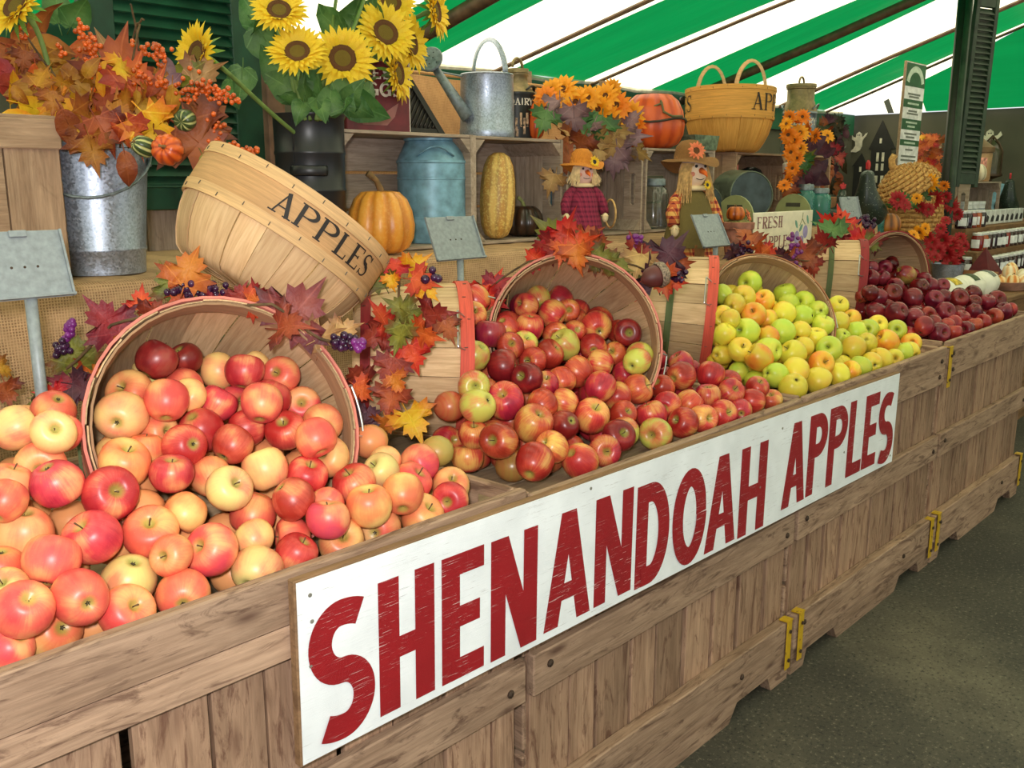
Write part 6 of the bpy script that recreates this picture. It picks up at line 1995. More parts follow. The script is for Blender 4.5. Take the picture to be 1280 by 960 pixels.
# orange daisies with lavender leaves hanging over the crate edge
dz = thing('daisy_bunch', 'bunch of orange daisies with faded lavender leaves on the crates', 'flowers', (at(735, 165, 1.5).x, 1.48, pile_z(2) + .01))
rnd = random.Random(9)
DAI = lambda pm, mid: flower_meshes('daisy' + pm.name, pm, [(15, .22, 1.0, .30, .18, 0), (13, .2, .82, .28, .42, .04), (9, .15, .5, .2, .8, .06)], .22, (mid, mid), 77)
def bloom(root, p, r, pm, mid, jit=.35, face=None):
    d = (face or tocam(p)) + Vector((rnd.gauss(0, jit), rnd.gauss(0, jit), rnd.gauss(0, jit) + .25))
    o = link('bloom', None, root); place(o, frame(Vector(p) - root.location, d))
    for nm, me in DAI(pm, mid).items():
        if nm == 'sepals': continue
        q = link(nm, me, o); q.scale = (r,) * 3
    return o
for (x, y, r, pm) in ((704, 112, 17, PET_YO), (683, 122, 14, PET_O), (676, 138, 11, PET_O), (720, 128, 16, PET_YO), (735, 122, 14, PET_YO), (757, 120, 15, PET_YO), (748, 136, 16, PET_YO), (770, 132, 18, PET_O), (788, 142, 16, PET_YO), (760, 148, 16, PET_YO), (795, 155, 12, PET_O), (745, 152, 14, PET_O), (778, 158, 10, PET_YO), (690, 112, 12, PET_YO), (712, 140, 10, PET_O), (765, 110, 11, PET_YO)):
    bloom(dz, at(x, y, 1.42), r * 1.3 * 4.0 / FPX, pm, DISC_B)
for (x, y, s, k, rot) in ((690, 138, 44, 'l', 200), (700, 160, 40, 't', 190), (718, 148, 46, 'l', 170), (735, 165, 44, 'l', 190), (725, 180, 40, 'b', 200), (750, 175, 44, 't', 120), (772, 165, 40, 't', 100), (790, 172, 44, 'l', 90), (800, 190, 34, 't', 120), (768, 200, 48, 'l', 190), (775, 192, 44, 'l', 150), (708, 195, 44, 'b', -30), (745, 190, 40, 't', 160), (742, 150, 34, 'v', 60), (725, 158, 40, 'v', 150), (750, 160, 44, 'v', 190), (680, 150, 36, 'v', 200), (710, 172, 36, 'b', 210), (790, 150, 34, 'l', 60), (765, 182, 40, 't', 200), (734, 225, 30, 't', 160), (690, 228, 34, 't', 200)):
    leaf(dz, at(x, y, 1.36), s * 3.95 / FPX, k, rot, 'maple', None, .5, rnd)
m = MB(); m.lathe([(0, .003), (.05, 0), (.07, .09), (.066, .09), (.045, .01), (0, .01)], 20); m.build('pot', TERRA, dz, smooth=40)
# orange pumpkin with a wire vine
b = at(815, 178, 1.52)
PK3 = gourd_skin('deep_orange_pumpkin', (220, 98, 40), (212, 88, 34), (186, 68, 28), 12, .38)
o_ = pumpkin('pumpkin', 'round deep orange pumpkin wrapped with dark wire beside the handled basket', (b.x, b.y, pile_z(3) + .001), .155, .26, 12, PK3, None, depth=.05, tilt=None)
m = MB(); m.tube([(.16 * math.cos(a), .16 * math.sin(a), .13 + .01 * math.sin(3 * a)) for a in [2 * PI * q / 24 for q in range(25)]], .006, 6)
m.build('wire_band', plain('dark_wire', (70, 62, 50), .6, .3), o_, smooth=True)
pv = [tocam(o_.location) * .155 * k + UPV * z + CR * x for (k, x, z) in ((.5, .02, .25), (.85, .04, .21), (.98, .05, .17), (1.02, .09, .15), (.9, .14, .15))]
m = MB(); m.tube(pv, .006, 6); m.build('wire_vine', plain('mossy_vine', (104, 96, 60), .8), o_, smooth=True)
m = MB(); m.tube([pv[1], pv[1] - CR * .05 - UPV * .02, pv[1] - CR * .06 - UPV * .045, pv[1] - CR * .03 - UPV * .05], .005, 6); m.build('wire_curl', plain('mossy_vine', (104, 96, 60), .8), o_, smooth=True)
# handled basket printed APPLES
mc = at(913, 112, 1.50)
PB, PBpr, PBM = basket('handled gold basket printed APPLES on top of the crates', (mc.x, mc.y, mc.z), (.03, .02, 1), r1=.226, r0=.15, H=mc.z - (pile_z(3) + .004), n=20, staves=ST_GOLD,
    hoops=[(mc.z - pile_z(3) - .026, mc.z - pile_z(3) - .004, band_wood('gold_hoop_wood', (226, 164, 78)), 'rim_hoop'), (.155, .172, band_wood('gold_hoop_wood', (226, 164, 78)), 'lower_hoop')], bulge=.035, handles=False, xh=(1, 0, 0))
PH = mc.z - (pile_z(3) + .004)
hoop(PB, 'printed_band', band_wood('gold_hoop_wood', (226, 164, 78)), PBpr, .168, PH - .02, .0022, 64, off=.0064)
phc = math.atan2(CAM_LOC.y - mc.y, CAM_LOC.x - mc.x)
wrap_text(PB, PBpr, 'APPLES', phc + .50, .195, .085, .066, .012, .012, .0042, INK)
wrap_text(PB, PBpr, 'APPLES', phc - 2.72, .195, .085, .066, .012, .012, .0042, INK)
for k in (-1, 1):
    off = CR * (.075 * k) - CF * (.13 * k); off.z = 0
    pts = []
    for q in range(15):
        a = PI * q / 14
        drop = -.07 if q in (0, 14) else 0
        pts.append(off + CR * (.078 * math.cos(a)) + UPV * (PH - .03 + .16 * math.sin(a) + drop))
    m = MB(); m.tube([PBM.to_3x3().inverted() @ p for p in pts], .017, 8, flat=(.28, 1)); m.build('bent_handle', W_HOOP_N, PB, smooth=True)
# green trough under the basket's near side
b = at(873, 180, 1.42)
tr_ = thing('metal_trough', 'chipped green metal trough wedged beside the handled basket', 'trough', (b.x, b.y, pile_z(3) + .001))
m = MB(); pts = [(-.09, 0), (.09, 0), (.115, .07), (-.115, .07)]; m.prism(pts, .10); m.build('body', plain('chipped_green_metal', (110, 128, 104), .6, .3, .3, 40), tr_)
# dark pot and rooster-like figure in the warm crate
b = at(941, 235, 1.5)
op = thing('oval_pot', 'dark oval pot standing in the warm brown crate', 'pot', (b.x, 1.52, CZ + .013))
m = MB(); m.lathe([(0, .002), (.05, 0), (.07, .02), (.10, .10), (.105, .16), (.09, .23), (.055, .285), (.02, .30), (0, .30)], 24); m.build('body', plain('dark_glaze', (44, 48, 54), .25, .1, .2, 12), op, smooth=True)
m = MB(); m.lathe([(.05, .0), (.075, .005), (.075, .03), (.055, .04)], 20); m.build('foot', plain('rusty_foot', (92, 62, 44), .7), op, smooth=True)
b = at(924, 240, 1.45)
rf = thing('rooster_figure', 'blue grey rooster figure with pink comb at the edge of the warm crate', 'figurine', (3.27, 1.47, CZ + .013))
m = MB(); m.tube([(0, 0, 0), (.01, 0, .05), (.0, -.01, .12), (.01, 0, .18), (.03, 0, .24), (.035, -.01, .28)], [.045, .05, .055, .042, .028, .012], 14); m.build('body', plain('blue_grey_glaze', (98, 116, 126), .35, 0, .3, 22), rf, smooth=True)
m = MB(); m.prism([(-.01, .22), (.03, .20), (.05, .26), (.06, .31), (.035, .30), (.025, .33), (.01, .29), (-.01, .27)], .014); m.build('comb', plain('pink_comb', (206, 110, 96), .5), rf)
m = MB(); m.prism([(-.02, .10), (.02, .09), (.025, .16), (.0, .18), (-.02, .15)], .012); m.build('wattle', plain('pink_comb', (206, 110, 96), .5), rf, loc=(-.0, -.05, 0))

# ================================================================== the far end of the stand
shelf_crate('brown crate holding up the tall DAIRY can behind the orange flowers', 3.79, 4.33, 1.40, .26, CZ, .385, W_OLD2)
W_TAB = wood('brown_table_wood', (150, 112, 76), (108, 78, 52), var=.1)
def table(name, label, x0, x1, y0, y1, z, mt, cat='table'):
    root = thing(name, label, cat, ((x0 + x1) / 2, (y0 + y1) / 2, 0))
    m = MB(); m.box((0, 0, z - .015), (x1 - x0, y1 - y0, .03), ch=.004); m.build('top', mt, root)
    m = MB(); m.box((0, -(y1 - y0) / 2 + .03, (z - .03) / 2), (x1 - x0 - .06, .02, z - .03)); m.build('front_panel', mt, root)
    for sx in (-1, 1):
        m = MB(); m.box((sx * ((x1 - x0) / 2 - .03), 0, (z - .03) / 2), (.02, y1 - y0 - .06, z - .03)); m.build('side_panel', mt, root)
    return root
table('low_table', 'low brown table beyond the last bin carrying sacks and gourds', 3.68, 5.56, .40, .91, .84, W_TAB)
table('display_box', 'brown display box under the straw hive and hens', 4.40, 5.58, 1.12, 2.0, 1.17, W_TAB, 'stand')
# stepped jam rack
STEP = [(.86, 5.60, .80), (1.015, 5.73, .93), (1.165, 5.86, 1.06)]
rack = thing('jam_rack', 'stepped shelf rack lined with jam jars beside the red daisies', 'rack', (6.7, 1.4, 0))
for (z, x, y) in STEP:
    m = MB(); m.box(((x + 8.32) / 2 - 6.7, (y + 2.0) / 2 - 1.4, z / 2), (8.32 - x, 2.0 - y, z)); m.build('tier', W_TAB, rack)
LIDW = plain('white_jar_lid', (226, 224, 218), .35, .3); PAPER = plain('white_paper_label', (236, 236, 236), .7)
CLEARG = tint_glass('jar_glass', (220, 220, 214))
JAMS = [(plain('dark_jam', (52, 18, 20), .15, 0, .1, 20, coat=.6), 'dark berry'), (plain('amber_jam', (170, 78, 22), .15, 0, .1, 20, coat=.6), 'amber'), (plain('plum_jam', (40, 14, 34), .15, 0, .1, 20, coat=.6), 'plum coloured'), (plain('red_jam', (130, 26, 20), .15, 0, .1, 20, coat=.6), 'red')]
_jm = {}
def jam_jar(x, y, z, ji, tier, r=.042, h=.125):
    if 'lid' not in _jm:
        a = MB(); a.lathe([(r * .86, h * .86), (r * .88, h * .865), (r * .88, h * .985), (r * .82, h), (0, h)], 14); _jm['lid'] = a.mesh('lid', LIDW, smooth=40)
        for k in range(4):
            a = MB(); a.lathe([(0, .002), (r * .92, 0), (r, .006), (r, h * .74), (r * .84, h * .84), (r * .84, h * .9), (0, h * .9)], 14); _jm[k] = a.mesh('contents', JAMS[k][0], smooth=40)
        a = MB(); a.lathe([(r * 1.015, h * .16), (r * 1.02, h * .17), (r * 1.02, h * .62), (r * 1.015, h * .63)], 8, a0=-.75, a1=.75); _jm['label'] = a.mesh('label', PAPER, smooth=True)
    if math.hypot(x - pc.x, y - pc.y) < .12 or math.hypot(x - pc.x - .16, y - pc.y + .06) < .12: return
    an = math.atan2(CAM_LOC.y - y, CAM_LOC.x - x) + random.uniform(-.4, .7)
    root = thing('jam_jar', f'small {JAMS[ji][1]} jam jar with white lid on the {tier} tier of the rack', 'jar', (x, y, z), (0, 0, an), 'jam jars on the stepped rack')
    link('glass_jar', _jm[ji], root); link('lid', _jm['lid'], root); link('paper_label', _jm['label'], root)
rnd = random.Random(31)
random.seed(5)
for ti, (z, x, y) in enumerate(STEP):
    tn = ('lowest', 'middle', 'top')[ti]
    n_side = 7
    for i in range(n_side):
        jam_jar(x + .055, y + .07 + .105 * (i + 1) + .0, z + .001, rnd.choice((0, 0, 1, 2, 3)), tn)
    for i in range(15):
        if ti == 2 and i > 4: continue
        jam_jar(x + .06 + .105 * i, y + .055, z + .001, rnd.choice((0, 2, 1, 3, 0)), tn)
WT = plain('white_tin', (226, 228, 224), .4, .1); PW = plain('cream_pumpkin_skin', (226, 214, 188), .6)
shelf_crate('small grey brown crate of white tins on top of the jam rack', 6.62, 7.42, 1.30, .26, 1.167, .33, W_OLD)
for i, (x, z) in enumerate(((6.86, .014), (7.02, .014), (7.18, .014))):
    t_ = thing('white_tin', 'white lidded tin inside the small crate on the jam rack', 'tin', (x, 1.40, 1.167 + z), None, 'white tins in the small crate')
    m = MB(); m.lathe([(0, .002), (.058, 0), (.058, .13), (.062, .132), (.062, .155), (.056, .158), (0, .158)], 18); m.build('body', WT, t_, smooth=40)
    m = MB(); m.lathe([(.0585, .05), (.0592, .051), (.0592, .10), (.0585, .101)], 18); m.build('grey_band', plain('grey_print', (150, 156, 166), .6), t_)
for i in range(9):
    x = 6.56 + .13 * i
    t_ = thing('white_carton', 'white printed carton in the row on the top tier of the jam rack', 'carton', (x, 1.20, 1.167), None, 'white cartons on the jam rack')
    m = MB(); m.box((0, 0, .055), (.12, .06, .11), ch=.003); m.build('body', WT, t_)
    m = MB(); m.add([(-.045, -.0306, .02), (.03, -.0306, .02), (.045, -.0306, .06), (0, -.0306, .075), (-.03, -.0306, .05)], [(0, 1, 2, 3, 4)]); m.build('dark_print', plain('black_print', (40, 40, 44), .6), t_)
GP = gourd_skin('white_pumpkin', (232, 222, 196), (214, 200, 170), (180, 166, 136), 9, .5)
pumpkin('pumpkin', 'larger white pumpkin on the small crate of tins', (6.98, 1.38, 1.499), .085, .14, 9, GP, STEM_B, stem_h=.02)
pumpkin('pumpkin', 'smaller white gourd beside the white pumpkin on the crate of tins', (6.82, 1.36, 1.499), .052, .115, 8, GP, None)
ck = thing('stoneware_crock', 'tan lidded stoneware crock with a pink label behind the white pumpkins', 'crock', (7.22, 1.46, 1.499))
STONE = plain('tan_stoneware', (178, 140, 98), .6, 0, .12, 14)
m = MB(); m.lathe([(0, .002), (.11, 0), (.118, .02), (.122, .22), (.118, .235)], 26); m.build('body', STONE, ck, smooth=40)
m = MB(); m.lathe([(.135, .235), (.137, .275), (.10, .30), (.05, .34), (.03, .36), (.035, .385), (0, .39)], 26); m.build('lid', plain('dark_crock_lid', (120, 92, 60), .6), ck, smooth=40)
an = math.atan2(CAM_LOC.y - 1.46, CAM_LOC.x - 7.22)
m = MB(); m.lathe([(.122, .06), (.1235, .061), (.1235, .19), (.122, .191)], 10, a0=an - .1, a1=an + .75); m.build('pink_label', plain('pink_label', (232, 150, 132), .7, 0, .35, 40), ck, smooth=True)

# straw hives, tilted lid, daisies
@cached
def straw(name):
    t = NT(name)
    v = t.obj()
    nz = t.noise(t.vmath('MULTIPLY', v, (1, 1, 2)), 45, 4, .6)
    t.color(t.ramp(nz, [(.3, lin((150, 104, 52))), (.7, lin((222, 174, 104)))])); t.set(Roughness=.85); t.bump(nz, .5, .004)
    return t.m
STRAW = straw('coiled_straw')
def coil(root, name, prof, r):
    m = MB()
    for i, (R, z) in enumerate(prof):
        m.lathe([(R + r * math.cos(2 * PI * k / 8), z + r * math.sin(2 * PI * k / 8)) for k in range(9)], 26)
        for k in range(22):
            a = 2 * PI * (k + .5 * (i % 2)) / 22
            m.box(((R + r * .9) * math.cos(a), (R + r * .9) * math.sin(a), z), (.012, .006, r * 1.9), Matrix.Rotation(a, 4, 'Z'))
    return m.build(name, STRAW, root, smooth=50)
SKP = Vector((5.22, 1.24, 1.172))
sk = thing('straw_hive', 'coiled straw bee hive basket brimming with red and yellow daisies', 'basket', SKP)
coil(sk, 'coiled_wall', [(.19, .016), (.198, .046), (.202, .076), (.202, .106), (.20, .136), (.196, .166), (.19, .196), (.18, .222)], .016)
m = MB(); m.lathe([(0, .006), (.19, .006), (.18, .19), (0, .19)], 24); m.build('filling', plain('dark_moss', (60, 56, 34), .95), sk)
lid = thing('straw_dome', 'tilted coiled straw dome with a handle leaning on the straw hive', 'straw dome', SKP + Vector((-.06, .03, .30)), None)
place(lid, frame(at(1136, 240, 1.22), (-CR * .60 + UPV * .85 + CF * .05)))
coil(lid, 'coiled_dome', [(.20, .0), (.196, .028), (.186, .056), (.17, .083), (.148, .108), (.12, .13), (.088, .148), (.055, .162), (.026, .172)], .0155)
m = MB(); m.tube([(0, 0, .17), (0, 0, .21), (.02, 0, .245), (.05, 0, .26)], [.03, .022, .022, .02], 10); m.build('handle', STRAW, lid, smooth=True)
rnd = random.Random(3)
for (x, y, r, pm) in ((1163, 228, 12, PET_YO), (1122, 250, 11, PET_R), (1130, 256, 9, PET_R), (1168, 250, 13, PET_R), (1160, 262, 9, PET_R), (1182, 246, 8, PET_R), (1146, 248, 7, PET_YO), (1180, 232, 7, PET_O), (1190, 258, 10, PET_R), (1150, 258, 8, PET_R), (1196, 268, 9, PET_R)):
    bloom(sk, at(x, y, 1.06), r * 1.35 * 5.1 / FPX, pm, DISC_B)
for (x, y, s, k, rot) in ((1140, 255, 22, 'v', 120), (1175, 240, 22, 'v', 60), (1185, 255, 22, 'v', 100), (1155, 245, 20, 'v', 0), (1172, 262, 20, 'g', 160), (1195, 250, 20, 'b', 80), (1130, 245, 18, 'v', -60), (1112, 256, 16, 'v', -90)):
    leaf(sk, at(x, y, 1.10), s * 5.2 / FPX, k, rot, 'maple', None, .5, rnd)
# pail of red daisies below
pb = at(1184, 345, .80)
rp = thing('daisy_pail', 'small galvanised pail of crimson daisies beyond the dark red apples', 'flowers', (pb.x, .80, .843))
m = MB(); m.lathe([(0, .003), (.07, 0), (.095, .16), (.10, .163), (.092, .163), (.066, .01), (0, .01)], 24); m.build('pail', GALV, rp, smooth=40)
for (x, y, r, pm) in ((1165, 303, 9, PET_R), (1178, 300, 12, PET_R), (1190, 306, 13, PET_R), (1200, 298, 9, PET_R), (1172, 314, 11, PET_R), (1184, 316, 10, PET_R), (1196, 314, 10, PET_R), (1188, 330, 13, PET_R), (1200, 322, 9, PET_R), (1160, 296, 8, PET_R), (1176, 286, 8, PET_R), (1150, 290, 10, PET_YO), (1142, 294, 8, PET_YO), (1168, 322, 8, PET_R), (1195, 338, 9, PET_R), (1205, 308, 8, PET_R), (1182, 276, 7, PET_R), (1156, 286, 8, PET_YO), (1163, 312, 8, PET_R)):
    bloom(rp, at(x, y, .78), r * 1.25 * 4.9 / FPX, pm, DISC_B if pm is PET_R else DISC_B)
for i in range(18):
    leaf(rp, at(rnd.uniform(1158, 1202), rnd.uniform(298, 342), .84), 22 * 4.9 / FPX, 'v', rnd.uniform(0, 360), 'oval', None, .6, rnd)
# hens, pumpkin, glass jars around the hive
HEN = None
@cached
def speckled(name):
    t = NT(name); s = t.voro(t.obj(), 70)
    t.color(t.mix(t.rng(s, .10, .2, 1, 0), lin((34, 46, 38)), lin((150, 160, 140)))); t.set(Roughness=.35); return t.m
HENM = speckled('speckled_dark_green_glaze'); COMB = plain('red_comb', (196, 44, 50), .5)
def hen(label, loc, s, az, mt):
    root = thing('hen_figure', label, 'figurine', loc, (0, 0, rad(az)), 'hen figurines')
    m = MB(); m.tube([(.16 * s, 0, .30 * s), (.12 * s, 0, .22 * s), (.04 * s, 0, .16 * s), (-.05 * s, 0, .16 * s), (-.11 * s, 0, .25 * s), (-.115 * s, 0, .36 * s), (-.13 * s, 0, .42 * s), (-.165 * s, 0, .425 * s)], [.02 * s, .07 * s, .12 * s, .125 * s, .085 * s, .055 * s, .045 * s, .008 * s], 16); m.build('body', mt, root, smooth=True)
    m = MB(); m.lathe([(0, 0), (.09 * s, 0), (.07 * s, .04 * s), (.05 * s, .08 * s)], 16); m.build('foot', mt, root, smooth=True)
    m = MB(); m.prism([(-.15 * s, .455 * s), (-.10 * s, .45 * s), (-.08 * s, .48 * s), (-.095 * s, .505 * s), (-.11 * s, .48 * s), (-.125 * s, .515 * s), (-.14 * s, .485 * s), (-.16 * s, .50 * s)], .016 * s); m.build('comb', COMB, root)
    m = MB(); m.prism([(-.16 * s, .40 * s), (-.14 * s, .40 * s), (-.14 * s, .36 * s), (-.155 * s, .35 * s)], .012 * s); m.build('wattle', COMB, root)
    return root
b = at(1086, 262, 1.22)
hen('dark green speckled hen figure with red comb left of the straw hive lid', (b.x, 1.22, 1.172), .88, 10, HENM)
b = at(1108, 262, 1.16)
hen('lower black hen figure tucked against the straw hive', (b.x - .02, 1.50, 1.172), .62, 160, HENM)
b = at(1108, 282, 1.16)
pumpkin('pumpkin', 'amber brown pumpkin at the foot of the straw hive', (b.x - .03, 1.145, 1.172), .085, .135, 9, gourd_skin('amber_brown_pumpkin', (196, 124, 46), (160, 92, 34), (110, 66, 34), 9), STEM_B, stem_h=.03)
for i, (x, y, Yv, h, r, nm) in enumerate(((1004, 285, 1.20, .22, .055, 'teal glass jar standing behind the end of the FRESH APPLES box'), (1022, 290, 1.15, .20, .06, 'wider teal glass jar right of the FRESH APPLES box'))):
    b = at(x, y, Yv)
    jar('glass_jar', nm, (b.x, Yv, SHZ + .003), r, h, TGLASS, GALV_D)
b = at(1084, 285, 1.14)
jar('glass_jar', 'green glass jar standing below the dark green hen', (4.55, 1.19, 1.172), .06, .17, TGLASS, GALV_D)
# brown box with bear, goose and candlesticks
bb = thing('cardboard_box', 'brown cardboard box carrying the brown bear and white goose', 'box', (4.50, 1.62, 1.172))
m = MB(); m.box((0, 0, .115), (.30, .26, .23), ch=.003); m.build('body', plain('cardboard', (160, 112, 76), .8), bb)
m = MB(); m.box((0, -.131, .06), (.26, .004, .10)); m.build('dark_window', plain('dark_print_box', (44, 40, 36), .6, 0, .5, 60), bb)
br = thing('bear_figure', 'brown toy bear leaning on the white goose', 'figurine', (4.52, 1.55, 1.404))
BEAR = plain('brown_plush', (150, 78, 42), .95, 0, .2, 80, .4)
m = MB(); m.tube([(-.10, 0, .04), (-.04, 0, .055), (.03, 0, .07), (.06, 0, .10), (.09, 0, .13)], [.03, .055, .05, .04, .035], 12); m.sphere((.10, 0, .145), (.045, .042, .042), 12, 9); m.sphere((.085, .03, .185), .016, 8, 6); m.sphere((.085, -.03, .185), .016, 8, 6); m.build('body', BEAR, br, smooth=True)
go = thing('goose_figure', 'white goose figure behind the brown bear', 'figurine', (4.50, 1.66, 1.404))
m = MB(); m.tube([(-.10, 0, .05), (-.04, 0, .07), (.03, 0, .08), (.07, 0, .15), (.10, 0, .21), (.13, 0, .225)], [.02, .06, .06, .03, .028, .012], 12); m.build('body', plain('white_feather', (232, 226, 212), .7), go, smooth=True)
m = MB(); m.tube([(.13, 0, .225), (.17, 0, .215)], [.012, .003], 6); m.build('beak', NOSE, go)
for i, x in enumerate((4.36, 4.40, 4.43)):
    cs = thing('candlestick', 'black metal candlestick left of the white goose', 'candlestick', (x, 1.60 + i * .03, 1.404), None, 'black candlesticks on the cardboard box')
    m = MB(); m.lathe([(0, 0), (.022, 0), (.018, .01), (.006, .02), (.005, .12 + .02 * i), (.012, .13 + .02 * i), (0, .13 + .02 * i)], 10); m.build('stand', BLACKDOT, cs, smooth=True)
    m = MB(); m.lathe([(.008, 0), (.008, .06), (0, .065)], 8); m.build('candle', plain('ivory_wax', (236, 226, 204), .5), cs, loc=(0, 0, .13 + .02 * i))
# orange pansies and dark cabbages in white vases
of = thing('pansy_arrangement', 'orange pansies with dark purple leaves trailing past the tall DAIRY can', 'flowers', (3.62, 1.27, SHZ + .003))
WV = plain('white_wash_vase', (214, 204, 194), .7, 0, .08)
for (x, lean) in ((-.05, -.04), (.10, .06)):
    m = MB(); m.tube([(x, 0, 0), (x - lean * .3, 0, .08), (x, 0, .16), (x + lean, 0, .26), (x + lean * 1.6, 0, .33)], [.035, .03, .026, .03, .026], 12); m.build('vase', WV, of, smooth=True)
for (x, y, r, pm) in ((987, 146, 8, PET_O), (996, 150, 9, PET_O), (1003, 146, 9, PET_O), (985, 168, 10, PET_O), (992, 176, 12, PET_O), (1000, 166, 11, PET_YO), (1012, 162, 12, PET_O), (1020, 170, 10, PET_O), (1034, 170, 9, PET_YO), (988, 190, 10, PET_O), (996, 198, 9, PET_O), (990, 210, 9, PET_O), (986, 225, 9, PET_O), (980, 232, 8, PET_O), (1000, 185, 9, PET_YO), (983, 155, 8, PET_YO)):
    bloom(of, at(x, y, 1.20), r * 1.3 * 4.75 / FPX, pm, DISC_B, .5)
for (x, y, s, k, rot) in ((1018, 180, 30, 'p', 60), (1028, 185, 28, 'p', 120), (1012, 188, 28, 'p', 200), (1005, 205, 30, 'v', 150), (1015, 212, 34, 'p', 170), (1022, 222, 30, 'p', 120), (1005, 222, 30, 'p', 200), (1000, 212, 26, 'v', -90), (1036, 190, 22, 'p', 80), (1010, 196, 26, 'g', 30), (992, 220, 24, 'b', 180), (985, 240, 26, 'b', 190), (1026, 210, 24, 'p', 40), (1000, 228, 26, 'p', 160), (1045, 185, 20, 'r', 70), (1050, 200, 22, 'r', 150)):
    leaf(of, at(x, y, 1.22), s * 4.8 / FPX, k, rot, 'heart' if k == 'p' else 'maple', None, .5, rnd)
rb = thing('red_carton', 'red and white carton behind the FRESH APPLES box', 'carton', (at(990, 270, 1.3).x, 1.30, SHZ + .003), (0, 0, rad(15)))
m = MB(); m.box((0, 0, .09), (.16, .07, .18), ch=.003); m.build('body', plain('red_carton_print', (150, 36, 40), .6), rb)
m = MB(); m.box((0, -.0355, .085), (.16, .0015, .02)); m.build('white_stripe', PAPER, rb)

# tall printed price board
ts = at(1126, 212, 1.7)
tb = thing('price_board', 'tall narrow green and white price board standing behind the straw hive', 'sign', (ts.x + .08, 1.7, 1.17), (0, rad(1.5), rad(-6)))
m = MB(); m.box((0, 0, .61), (.32, .02, 1.22), ch=.002); m.build('board', W_OLD2, tb)
m = MB(); m.box((0, -.0108, .61), (.31, .0012, 1.21)); m.build('white_face', PAPER, tb)
GB = plain('green_print', (44, 92, 56), .6); TX = plain('grey_print_text', (120, 124, 116), .7); TXL = plain('pale_print_text', (196, 214, 194), .7)
def bar(u0, u1, v0, v1, mt, nm, dd=.0):
    m = MB(); m.add([(u0, -.0119 - dd, v0), (u1, -.0119 - dd, v0), (u1, -.0119 - dd, v1), (u0, -.0119 - dd, v1)], [(0, 1, 2, 3)]); return m.build(nm, mt, tb)
m = MB()
for q in strip(arc(0, 1.05, .12, .12, 170, 10, 14), .045): m.add([(p[0], -.0125, p[1]) for p in q], [(0, 1, 2, 3)])
for (v0, v1) in ((1.04, 1.21), (.885, .945), (.72, .80), (.60, .645), (.30, .375)): bar(-.155, .155, v0, v1, GB, 'green_panel')
m.build('arched_heading', TXL, tb)
for (v, w, mt) in ((.985, .10, TX), (.965, .08, TX), (.915, .09, TXL), (.84, .09, TX), (.86, .07, TX), (.775, .09, TXL), (.745, .06, TXL), (.69, .1, TX), (.665, .07, TX), (.622, .09, TXL), (.57, .06, TX), (.52, .12, TX), (.49, .12, TX), (.45, .12, TX), (.41, .07, TX), (.355, .09, TXL), (.325, .09, TXL), (.26, .12, TX), (.225, .12, TX), (.19, .12, TX), (.155, .12, TX)):
    bar(-w, w, v - .007, v + .007, mt, 'print_line', .0004)
# bunch of autumn leaves on a stick beside it
ls = thing('leaf_bunch', 'orange autumn leaf bunch on a stick between price board and tent pole', 'leaves', (at(1165, 215, 1.75).x, 1.75, 1.17))
m = MB(); a, b_ = at(1168, 232, 1.75) - ls.location, at(1176, 172, 1.75) - ls.location; m.tube([(a.x, a.y, 0), a, b_], .016, 8); m.build('stick', W_OLD2, ls)
for i in range(20):
    leaf(ls, at(rnd.uniform(1140, 1172), rnd.uniform(172, 215), 1.72), rnd.uniform(16, 24) * 7.2 / FPX, rnd.choice('ooRyob'), rnd.uniform(0, 360), 'maple', None, .6, rnd)
# wall cut-outs
GHOST = plain('ivory_cutout', (226, 220, 196), .7); HOUSE = plain('black_cutout', (34, 34, 30), .7)
def ghost(label, p, s, flip):
    P = [(-.9, -1.0), (-.5, -.95), (-.1, -1.0), (.3, -.8), (.5, -.4), (.5, .1), (.62, .35), (.85, .62), (1.0, .95), (.78, .85), (.62, .62), (.42, .5), (.36, .85), (.1, 1.05), (-.16, .85), (-.2, .5), (-.5, .55), (-.7, .85), (-.85, .55), (-.6, .3), (-.25, .1), (-.2, -.3), (-.4, -.65)]
    root = thing('ghost_cutout', label, 'decoration', p, (0, 0, -PI / 2), 'ivory ghost cut-outs on the end wall')
    m = MB(); m.prism([(a * s * flip, b * s) for a, b in (P if flip > 0 else P[::1])], .012); m.build('body', GHOST, root)
    for x in (0.0, .18):
        m = MB(); m.lathe([(.06 * s, 0), (0, .002)], 8, frame((x * s * flip, -.0065, .72 * s), (0, -1, 0))); m.build('eye', HOUSE, root)
d = ray(1072, 178); g1 = CAM_LOC + d * ((8.4435 - CAM_LOC.x) / d.x)
d = ray(1238, 178); g2 = CAM_LOC + d * ((8.4435 - CAM_LOC.x) / d.x)
ghost('ivory ghost cut-out beside the black haunted house', g1, .10, 1)
ghost('ivory ghost cut-out above the stoneware crock', g2, .115, -1)
d = ray(1096, 214); hp_ = CAM_LOC + d * ((8.4425 - CAM_LOC.x) / d.x)
hh = thing('haunted_house_cutout', 'black haunted house cut-out with cream windows on the end wall', 'decoration', hp_, (0, 0, -PI / 2))
m = MB(); m.prism([(-.24, -.25), (.24, -.25), (.24, .12), (.27, .12), (.20, .22), (.13, .12), (.13, .22), (.17, .22), (.02, .50), (-.10, .22), (-.07, .22), (-.07, .05), (-.10, .05), (-.17, .18), (-.26, .05), (-.24, .05)], .014); m.build('silhouette', HOUSE, hh)
